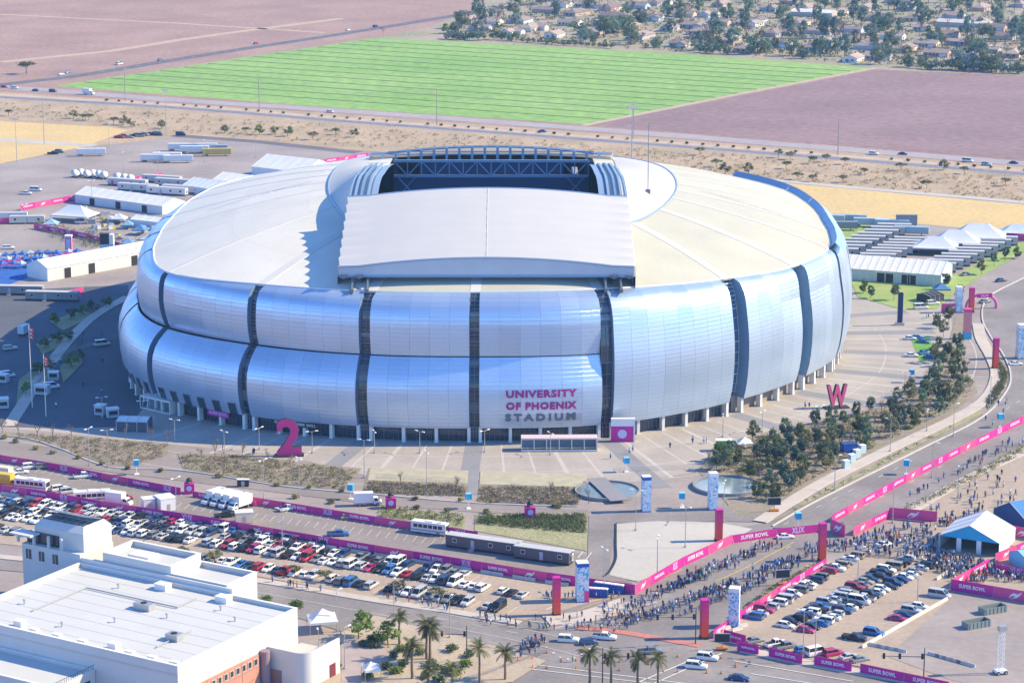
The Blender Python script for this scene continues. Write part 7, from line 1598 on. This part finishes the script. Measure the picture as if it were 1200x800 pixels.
# ================================================================== poles, lamps, barriers
LPG = 'lamp posts of the site'
for (P_, L_, lab) in ((LAMP12, ((207, 607), (331, 645), (105, 546), (127, 548), (309, 585), (351, 583), (427, 560), (500, 575)), 'tall twin lamp post rising between driveway and car lot'), (LAMP12, ((708, 694), (745, 622), (803, 642), (848, 612), (770, 680)), 'tall twin lamp post beside the pale apron'), (LAMP8, ((263, 531), (304, 527), (366, 531), (439, 531), (492, 531), (568, 530), (645, 533), (205, 517), (168, 494), (120, 490)), 'small twin lamp post on the plaza before the stadium'), (LAMP8, ((847, 512), (893, 507), (1045, 482), (1018, 500), (1086, 506), (1060, 460), (870, 545), (960, 500)), 'small twin lamp post beside the tree grove'), (LAMP1, ((1043, 530), (1117, 512), (978, 575), (1160, 478), (1092, 560), (1122, 590), (1046, 613)), 'single arm lamp post along the boulevard'), (LAMP12, ((941, 770), (955, 776), (1075, 706), (1005, 690)), 'tall twin lamp post in the gated lot'), (LAMP1, ((374, 790), (404, 785), (395, 740), (462, 728), (527, 748)), 'single arm lamp post beside the hotel and palm court'), (LAMP12, ((128, 170), (145, 205), (185, 205), (240, 190), (300, 185), (108, 240), (30, 270), (160, 310)), 'tall twin lamp post on the back lot')):
    for (x, y) in L_: P_.put((*G(x, y)[:2], .1), rnd.uniform(0, 3), lab, LPG)
# signal masts
sm_ = MB(); sm_.tube((0, 0, 0), (0, 0, 8.5), .16, .10, n=7); arm_ = MB(); arm_.tube((0, 0, 6.4), (-9.5, 0, 7.0), .11, .06, n=6)
sh = MB(); sh.box(-.25, .25, -.2, .2, -.6, .6)
SIG = Proto('signal_mast', 'traffic signal', [('pole', sm_.mesh('pole', M_POLED)), ('mast_arm', arm_.mesh('mast_arm', M_POLED))] + [('signal_head', sh.mesh('signal_head', M_TRIM), (x, -.2, 6.6 - x * .05)) for x in (-9, -5.5, -.5)])
for (x, y, rz, lab) in ((547, 776, .1, 'dark signal mast between palm court and crossing'), (815, 755, .2, 'dark signal mast at the red pylon of the gated lot'), (706, 803, 3.0, 'dark signal mast in the palm median'), (1082, 803, .1, 'dark signal mast at the gated lot street fence')): SIG.put((*G(x, y)[:2], .2), rz, lab, 'signal masts')
# utility poles and wires along the far road
up = MB(); up.tube((0, 0, 0), (0, 0, 20), .28, .2, n=6); xa = MB()
for z in (19, 17.2): xa.box(-2.0, 2.0, -.08, .08, z - .1, z + .1)
ins = MB()
for z in (19.1, 17.3):
    for x in (-1.8, 0, 1.8): ins.tube((x, 0, z), (x, 0, z + .35), .08, n=5)
UPOLE = Proto('utility_pole', 'utility pole', [('pole', up.mesh('pole', mat('pole_wood', (.36, .30, .26), .9))), ('crossarm', xa.mesh('crossarm', mat('pole_wood', (.36, .3, .26))), None, [('insulator', ins.mesh('insulator', M_POLE))])])
UP_ = [(-20, 108.5), (147, 119), (304, 131), (512, 147), (742, 163), (982, 182), (1240, 205)]; UG = [G(*p) for p in UP_]
for k, p in enumerate(UG): UPOLE.put((p.x, p.y, .05), GA + math.pi / 2, 'tall wooden utility pole along the far road, ' + ['by the side road', 'by the box truck', 'before the left part of the crop field', 'before the middle of the crop field', 'near the crop field corner', 'before the ploughed field', 'at the end of the ploughed field'][k], 'utility poles', None, 1.0)
for k in range(len(UG) - 1):
    t = thing('power_line', 'thin power lines spanning the far road, span %s' % ['over the junction', 'past the box truck', 'along the first furrows', 'along the middle furrows', 'past the field corner', 'along the ploughed field'][k], 'power line', (0, 0, 0), 0, 'power line spans'); a, b = UG[k], UG[k + 1]
    for z in (19.4, 17.6):
        for s in (-1.8, 1.8):
            mb = MB(); prev = None; off = E2 * s
            for j in range(9):
                q = a.lerp(b, j / 8) + off + Vector((0, 0, z - 3.0 * math.sin(math.pi * j / 8)))
                if prev is not None: mb.tube(prev, q, .035, n=3, caps=False)
                prev = q
            link('conductor', mb.mesh('conductor', M_POLE), t)
msk = MB(); msk.tube((0, 0, 0), (0, 0, 24), .22, .10, n=6); mh = MB(); mh.box(-1.6, 1.6, -.25, .25, 23.4, 24.4)
MASTP = Proto('floodlight_mast', 'light mast', [('pole', msk.mesh('pole', M_POLE)), ('floodlight', mh.mesh('floodlight', M_POLE))])
for (x, y, lab, s) in ((52, 169, 'floodlight mast on the dry field beside the path', 1.15), (20, 190, 'floodlight mast at the corner of the dry field and back lot', .9), (195, 158, 'floodlight mast at the edge of the back lot', 1.0), (740, 214, 'floodlight mast behind the stadium roof', 1.5)): MASTP.put((*G(x, y)[:2], .05), .4, lab, 'floodlight masts', None, s)
# flags in the stadium shadow
for (x, y, yt, lab) in ((38, 478, 382, 'taller flagpole with a limp striped flag in the stadium shadow'), (54, 488, 416, 'shorter flagpole with a limp flag in the stadium shadow')):
    h = (y - yt) / ((y - YH) / 200 * C); t = thing('flagpole', lab, 'flagpole', (*G(x, y)[:2], .1)); mb = MB(); mb.tube((0, 0, 0), (0, 0, h), .16, .08, n=7); link('pole', mb.mesh('pole', M_WHITE), t); fb = MB(); fl_h = h * .14
    fb.grid(lambda u, v: Vector((.12 + u * (1.1 + .3 * math.sin(v * 4)), .18 * math.sin(u * 9 + v * 2), h - .4 - v * fl_h - u * .8)), 8, 8); fg = link('flag', fb.mesh('flag', mat('flag_red', (.38, .05, .08), .8)), t); sb = MB()
    for k in range(3): sb.grid(lambda u, v: Vector((.12 + u * 1.15, .18 * math.sin(u * 9 + (k + .3) * .6) - .02, h - .6 - (k + .2 + .4 * v) * fl_h / 3.2 - u * .8)), 8, 1)
    link('stripe', sb.mesh('stripe', M_WHITE), fg); fin = MB(); fin.lathe([(.05, 0), (.2, .15), (.05, .3)], 8, (0, 0, h)); link('finial', fin.mesh('finial', M_POLE), t)
# steel crowd barriers
cb = MB(); cb.tube((-1.1, 0, .2), (-1.1, 0, 1.05), .03, n=4); cb.tube((1.1, 0, .2), (1.1, 0, 1.05), .03, n=4); cb.tube((-1.1, 0, 1.05), (1.1, 0, 1.05), .03, n=4); cb.tube((-1.1, 0, .22), (1.1, 0, .22), .03, n=4); br = MB()
for k in range(13): br.tube((-1.0 + k * 2 / 12, 0, .22), (-1.0 + k * 2 / 12, 0, 1.05), .018, n=3)
fo = MB()
for s in (-.8, .8): fo.box(s - .05, s + .05, -.35, .35, .0, .08); fo.tube((s, 0, .05), (s, 0, .25), .03, n=4)
BARR = Proto('crowd_barrier', 'barrier', [('frame', cb.mesh('frame', M_POLE)), ('bars', br.mesh('bars', M_POLE)), ('foot', fo.mesh('foot', M_POLE))])
def barrier_line(pa, pb, where, step=2.35):
    a, b = G(*pa), G(*pb); n = int((b - a).length / step); rz = math.atan2(b.y - a.y, b.x - a.x)
    for k in range(n): p = a.lerp(b, (k + .5) / n); BARR.put((p.x, p.y, .22), rz, 'steel crowd barrier ' + where, 'steel crowd barriers')
for (pa, pb, w) in (((718, 553), (800, 550), 'across the plaza between the basins'), ((800, 550), (872, 546), 'on the plaza beside the dark basin'), ((1005, 652), (1062, 656), 'before the gated lot at the checkpoint'), ((970, 645), (1030, 648), 'at the checkpoint queue'), ((1030, 655), (1085, 632), 'funnelling the queue to the checkpoint tent'), ((545, 800), (640, 765), 'along the street edge by the cyclists'), ((60, 420), (140, 395), 'in the stadium shadow'), ((40, 455), (90, 405), 'in the stadium shadow beside the flagpoles'), ((440, 560), (545, 566), 'on the pale grass strip before the stadium')): barrier_line(pa, pb, w)
cn = MB(); cn.lathe([(.2, .03), (.06, .7), (.04, .72)], 8); cbm = MB(); cbm.box(-.22, .22, -.22, .22, 0, .04); CONE = Proto('traffic_cone', 'cone', [('cone', cn.mesh('cone', mat('cone_orange', (.70, .16, .03), .6))), ('base', cbm.mesh('base', M_TRIM))])
for k in range(34):
    x = 590 + (k % 17) * 17; y = 772 + (x - 590) * .03 + (k // 17) * 10 - (8 if k % 3 == 0 else 0); CONE.put((*G(x, y)[:2], .26), 0, 'orange traffic cone on the closed street', 'traffic cones', None, 1.0)
# light tower and lift in the empty lot
t = thing('tower_lift', 'white lattice lift tower standing in the empty lot', 'lift', (*G(1172, 790)[:2], .2), .3); lb = MB(); hh = 10.0
for s in (-.6, .6):
    for q in (-.6, .6): lb.tube((s, q, .8), (s * .6, q * .6, hh), .07, n=4)
for k in range(9):
    z0, z1 = .8 + k * (hh - .8) / 9, .8 + (k + 1) * (hh - .8) / 9
    for s in (-.6, .6): lb.tube((-.6 + .03 * k, s, z0), (.6 - .03 * k, s, z1), .04, n=4); lb.tube((s, -.6, z0), (s, .6, z1), .04, n=4)
link('lattice_mast', lb.mesh('lattice_mast', M_WHITE), t); mb = MB(); mb.box(-1.3, 1.3, -.9, .9, .4, 1.0); link('chassis', mb.mesh('chassis', M_WHITE), t); mb = MB(); mb.box(-.9, .9, -.6, .6, hh, hh + 1.1); link('basket', mb.mesh('basket', M_POLE), t)
for s in (-1, 1):
    for q in (-.9, .9): link('wheel', wheel_mesh(.45, .3), t, (q, s * .95, .45))
# bicycles beside the crossing
def bike_parts():
    w = MB()
    pts = [(.34 * math.cos(2 * math.pi * k / 14), .34 * math.sin(2 * math.pi * k / 14)) for k in range(14)]
    for k in range(14): a, b = pts[k], pts[(k + 1) % 14]; w.tube((a[0], 0, a[1]), (b[0], 0, b[1]), .025, n=4, caps=False)
    for k in range(0, 14, 2): w.tube((0, 0, 0), (pts[k][0], 0, pts[k][1]), .006, n=3, caps=False)
    wm = w.mesh('wheel', M_TYRE); f = MB(); A, B, D, E_ = (-.5, 0, .34), (-.15, 0, .85), (.42, 0, .82), (0, 0, .32)
    for a, b in ((A, B), (A, E_), (B, E_), (B, D), (E_, D), (D, (.52, 0, .34)), (D, (.40, 0, 1.0))): f.tube(a, b, .022, n=5)
    hb_ = MB(); hb_.tube((.40, -.28, 1.0), (.40, .28, 1.0), .018, n=5); sd_ = MB(); sd_.box(-.3, -.05, -.07, .07, .9, .95, tx=.03, ty=.03)
    return [('frame', f.mesh('frame', M_BLUE)), ('wheel', wm, (-.5, 0, .34)), ('wheel', wm, (.52, 0, .34)), ('handlebar', hb_.mesh('handlebar', M_TRIM)), ('saddle', sd_.mesh('saddle', M_TRIM))]
BIKE = Proto('bicycle', 'bicycle', bike_parts())
for k in range(16): BIKE.put((*G(600 + k * 2.3 + rnd.uniform(-1, 1), 769 - k * 1.1 + rnd.uniform(-1, 1))[:2], .26), rnd.uniform(.5, 1.4), 'bicycle parked in the cluster at the street corner', 'parked bicycles')

# ================================================================== people
M_SKINT = mat('skin', (.45, .27, .19), .6, rand=.35); M_HAIR = mat('hair', (.06, .04, .03), .7, rand=.6); M_SHIRT = mat('shirt_cloth', (1, 1, 1), .85, objcol=True); M_JEAN = mat('trousers_cloth', (.07, .09, .16), .85, rand=.7); M_SHOE = mat('shoe', (.05, .05, .05), .7)
def person_mesh(pose, name='person', sub=1):
    """one continuous figure grown by the skin modifier round a posed skeleton"""
    st = {'stand': (.09, .09, 0, 0), 'walk': (.09, .09, .24, -.24), 'wait': (.11, .10, .05, -.04)}[pose]; J = []; Eg = []; Rd = []
    def j(p, r, par=None):
        J.append(p); Rd.append(r); i = len(J) - 1
        if par is not None: Eg.append((par, i))
        return i
    pel = j((0, 0, .95), (.155, .12)); wa = j((0, 0, 1.12), (.14, .105), pel); chst = j((0, 0, 1.34), (.175, .12), wa); nk = j((0, -.01, 1.50), (.06, .06), chst); hd0 = j((0, -.02, 1.60), (.085, .10), nk); j((0, -.015, 1.72), (.08, .095), hd0)
    for s, dy in ((1, st[2]), (-1, st[3])):
        hp_ = j((s * .09, 0, .88), (.095, .10), pel); kn = j((s * .10, dy * .45 - .03, .50), (.068, .075), hp_); an = j((s * .10, dy + .02, .09), (.048, .05), kn); j((s * .11, dy - .13, .04), (.045, .035), an)
        sh_ = j((s * .19, 0, 1.40), (.07, .07), chst); el = j((s * .25, dy * -.35 + .04, 1.12), (.05, .05), sh_); bend = -.20 if pose == 'wait' else -.06 - dy * .4; wr = j((s * .24, bend - dy * .1, .90 if pose != 'wait' else 1.08), (.038, .038), el); j((s * .235, bend - .05, .81 if pose != 'wait' else 1.06), (.042, .03), wr)
    me = bpy.data.meshes.new('rig'); me.from_pydata(J, Eg, []); ob = bpy.data.objects.new('rig', me); COL.objects.link(ob); md = ob.modifiers.new('skin', 'SKIN')
    for i, v in enumerate(me.skin_vertices[0].data): v.radius = Rd[i]; v.use_root = (i == 0)
    if sub: sm2 = ob.modifiers.new('sub', 'SUBSURF'); sm2.levels = sub; sm2.render_levels = sub
    dg = bpy.context.evaluated_depsgraph_get(); m2 = bpy.data.meshes.new_from_object(ob.evaluated_get(dg)); bpy.data.objects.remove(ob); bpy.data.meshes.remove(me); m2.materials.clear()
    for m in (M_SHIRT, M_JEAN, M_SKINT, M_HAIR, M_SHOE): m2.materials.append(m)
    for p in m2.polygons:
        c = p.center
        if c.z > 1.66 or (c.z > 1.58 and c.y > .02): k = 3
        elif c.z > 1.50: k = 2
        elif abs(c.x) > .2 and c.z < .92 + (.2 if pose == 'wait' else 0) and c.z > .7 and (pose != 'wait' or c.y < -.16): k = 2
        elif c.z > .93: k = 0
        elif c.z > .09: k = 1
        else: k = 4
        p.material_index = k; p.use_smooth = True
    m2.name = name; return m2
PM = [person_mesh(p) for p in ('stand', 'walk', 'wait')]; PMN = ['standing', 'walking', 'with bent arms']
SC_ = [('blue', (.05, .14, .42), 26), ('navy', (.02, .035, .10), 20), ('white', (.70, .70, .70), 14), ('grey', (.22, .23, .25), 10), ('black', (.02, .02, .022), 10), ('green', (.06, .20, .08), 5), ('red', (.42, .03, .05), 5), ('pale blue', (.30, .45, .62), 10), ('orange', (.6, .2, .03), 1)]
pr_ = random.Random(21); PEOPLE = []
def crowd_line(pa, pb, n, spread, where):
    for _ in range(n): t = pr_.random(); PEOPLE.append((pa[0] + (pb[0] - pa[0]) * t + pr_.gauss(0, spread), pa[1] + (pb[1] - pa[1]) * t + pr_.gauss(0, spread * .42), where))
def crowd_area(P_, n, where):
    k = 0
    while k < n:
        x, y = pr_.uniform(min(p[0] for p in P_), max(p[0] for p in P_)), pr_.uniform(min(p[1] for p in P_), max(p[1] for p in P_))
        if inpoly(x, y, P_): PEOPLE.append((x, y, where)); k += 1
crowd_line((738, 731), (838, 695), 120, 5, 'in the thick queue beside the printed pylon'); crowd_line((838, 695), (935, 655), 70, 4, 'in the queue beside the gated lot fence'); crowd_line((790, 726), (880, 690), 34, 4, 'in the queue beside the gated lot fence'); crowd_line((790, 690), (905, 640), 110, 5, 'in the queue along the sunlit pink fence')
crowd_area([(704, 716), (715, 698), (745, 702), (760, 722), (735, 738), (710, 732)], 55, 'waiting beside the portable toilets'); crowd_area([(640, 738), (700, 728), (760, 738), (700, 745)], 26, 'on the brick crossing'); crowd_area([(606, 772), (612, 752), (636, 748), (642, 758), (622, 770)], 30, 'among the parked bicycles'); crowd_area([(560, 722), (640, 728), (690, 722), (640, 740), (570, 735)], 30, 'on the corner sidewalk by the red pylon'); crowd_line((450, 702), (540, 718), 14, 3, 'on the sidewalk by the car lot'); crowd_line((240, 670), (380, 694), 12, 2, 'on the sidewalk behind the hotel')
crowd_area([(965, 640), (1000, 636), (1100, 632), (1100, 648), (1060, 655), (1010, 652)], 110, 'in the crowd before the checkpoint'); crowd_area([(1060, 652), (1110, 648), (1178, 668), (1160, 684), (1120, 682), (1085, 668)], 210, 'packed at the open front of the checkpoint tent'); crowd_area([(1160, 674), (1200, 672), (1205, 684), (1165, 682)], 34, 'behind the fence beside the checkpoint tent'); crowd_area([(985, 640), (1045, 618), (1095, 618), (1098, 632), (1030, 640)], 70, 'walking behind the checkpoint queue'); crowd_area([(1098, 620), (1105, 606), (1150, 602), (1145, 612)], 45, 'behind the white checkpoint tent')
crowd_area([(1085, 600), (1140, 570), (1200, 545), (1200, 590), (1150, 600)], 40, 'walking across the gravel yard'); crowd_area([(1030, 600), (1080, 575), (1150, 535), (1200, 510), (1200, 522), (1120, 560)], 34, 'walking on the boulevard beside the planted strip'); crowd_area([(700, 540), (820, 540), (900, 500), (760, 520)], 7, 'on the open plaza'); crowd_line((943, 478), (950, 478), 3, 1, 'beside the giant letter'); crowd_line((1084, 373), (1094, 372), 4, 1, 'on the bays east of the stadium'); crowd_area([(1150, 470), (1190, 460), (1195, 500), (1150, 500)], 8, 'on the boulevard near the bend'); crowd_area([(60, 400), (130, 380), (130, 480), (60, 480)], 14, 'in the stadium shadow'); crowd_line((250, 527), (330, 534), 5, 2, 'on the plaza beside the numeral'); crowd_line((30, 303), (70, 300), 18, 3, 'beside the blue seating'); crowd_line((640, 700), (700, 705), 14, 4, 'at the foot of the printed pylon')
crowd_line((745, 712), (830, 672), 60, 6, 'in the wide queue beside the pink fence'); crowd_line((850, 700), (940, 662), 40, 4, 'in the queue beside the gated lot fence'); crowd_area([(930, 662), (945, 640), (985, 636), (990, 650)], 30, 'where the queue passes the red pylon')
PEOPLE.append((671, 776, 'directing traffic alone on the crossing'))
PEOPLE.sort(key=lambda p: -p[1]); near = PEOPLE[:300]; far = PEOPLE[300:]
for (x, y, where) in near:
    k = pr_.randrange(3); c = pr_.choices(SC_, [q[2] for q in SC_])[0]; g = G(x, y); s = pr_.uniform(.93, 1.06)
    if 'alone' in where: c = ('yellow', (.55, .6, .05), 1); k = 0
    o = link('person', PM[k], None, (g.x, g.y, .245), pr_.uniform(0, 6.28)); o.scale = (s * 1.05, s * 1.05, s); o.color = (*c[1], 1); tag(o, f'person in {c[0]} top {PMN[k]} {where}', 'person', 'people at the event')
# everyone further off, one mass
src = person_mesh('stand', 'far_person', 0); src2 = person_mesh('walk', 'far_person', 0); cm = {}
def flat(me): return [tuple(v.co) for v in me.vertices], [(tuple(p.vertices), p.material_index) for p in me.polygons]
FL = [flat(src), flat(src2)]; CM = [mat('crowd_top_%d' % i, c[1], .85) for i, c in enumerate(SC_)] + [M_JEAN, M_SKINT, M_HAIR, M_SHOE]; mb = MB(); nC = len(SC_)
for (x, y, where) in far:
    V_, F_ = pr_.choice(FL); a = pr_.uniform(0, 6.28); ca, sa = math.cos(a), math.sin(a); g = G(x, y); s = pr_.uniform(.93, 1.06); ci = pr_.choices(range(nC), [q[2] for q in SC_])[0]; b = len(mb.v)
    mb.v += [(g.x + (vx * ca - vy * sa) * s * 1.1, g.y + (vx * sa + vy * ca) * s * 1.1, .245 + vz * s) for vx, vy, vz in V_]
    for f, mi in F_: mb.f.append(tuple(b + i for i in f)); mb.m.append(ci if mi == 0 else nC + mi - 1)
tag(link('crowd', mb.mesh('crowd', CM)), 'dense far crowd round the checkpoint and on the plaza', 'crowd', None, 'stuff')

# ================================================================== the hazy air
hb_ = MB(); hb_.box(-9100, 9100, -3100, 15100, -1.0, H + 12)
hm_ = bpy.data.materials.new('haze_air'); hm_.use_nodes = True; nt = hm_.node_tree; nt.nodes.remove(nt.nodes['Principled BSDF'])
pv = nt.nodes.new('ShaderNodeVolumePrincipled'); pv.inputs['Color'].default_value = (0.32, 0.60, 1.0, 1); pv.inputs['Density'].default_value = 0.00007; pv.inputs['Anisotropy'].default_value = 0.2
nt.links.new(pv.outputs[0], nt.nodes['Material Output'].inputs['Volume'])
tag(link('haze', hb_.mesh('haze', hm_)), 'pale bluish haze in the air over the whole site', 'haze', None, 'stuff')
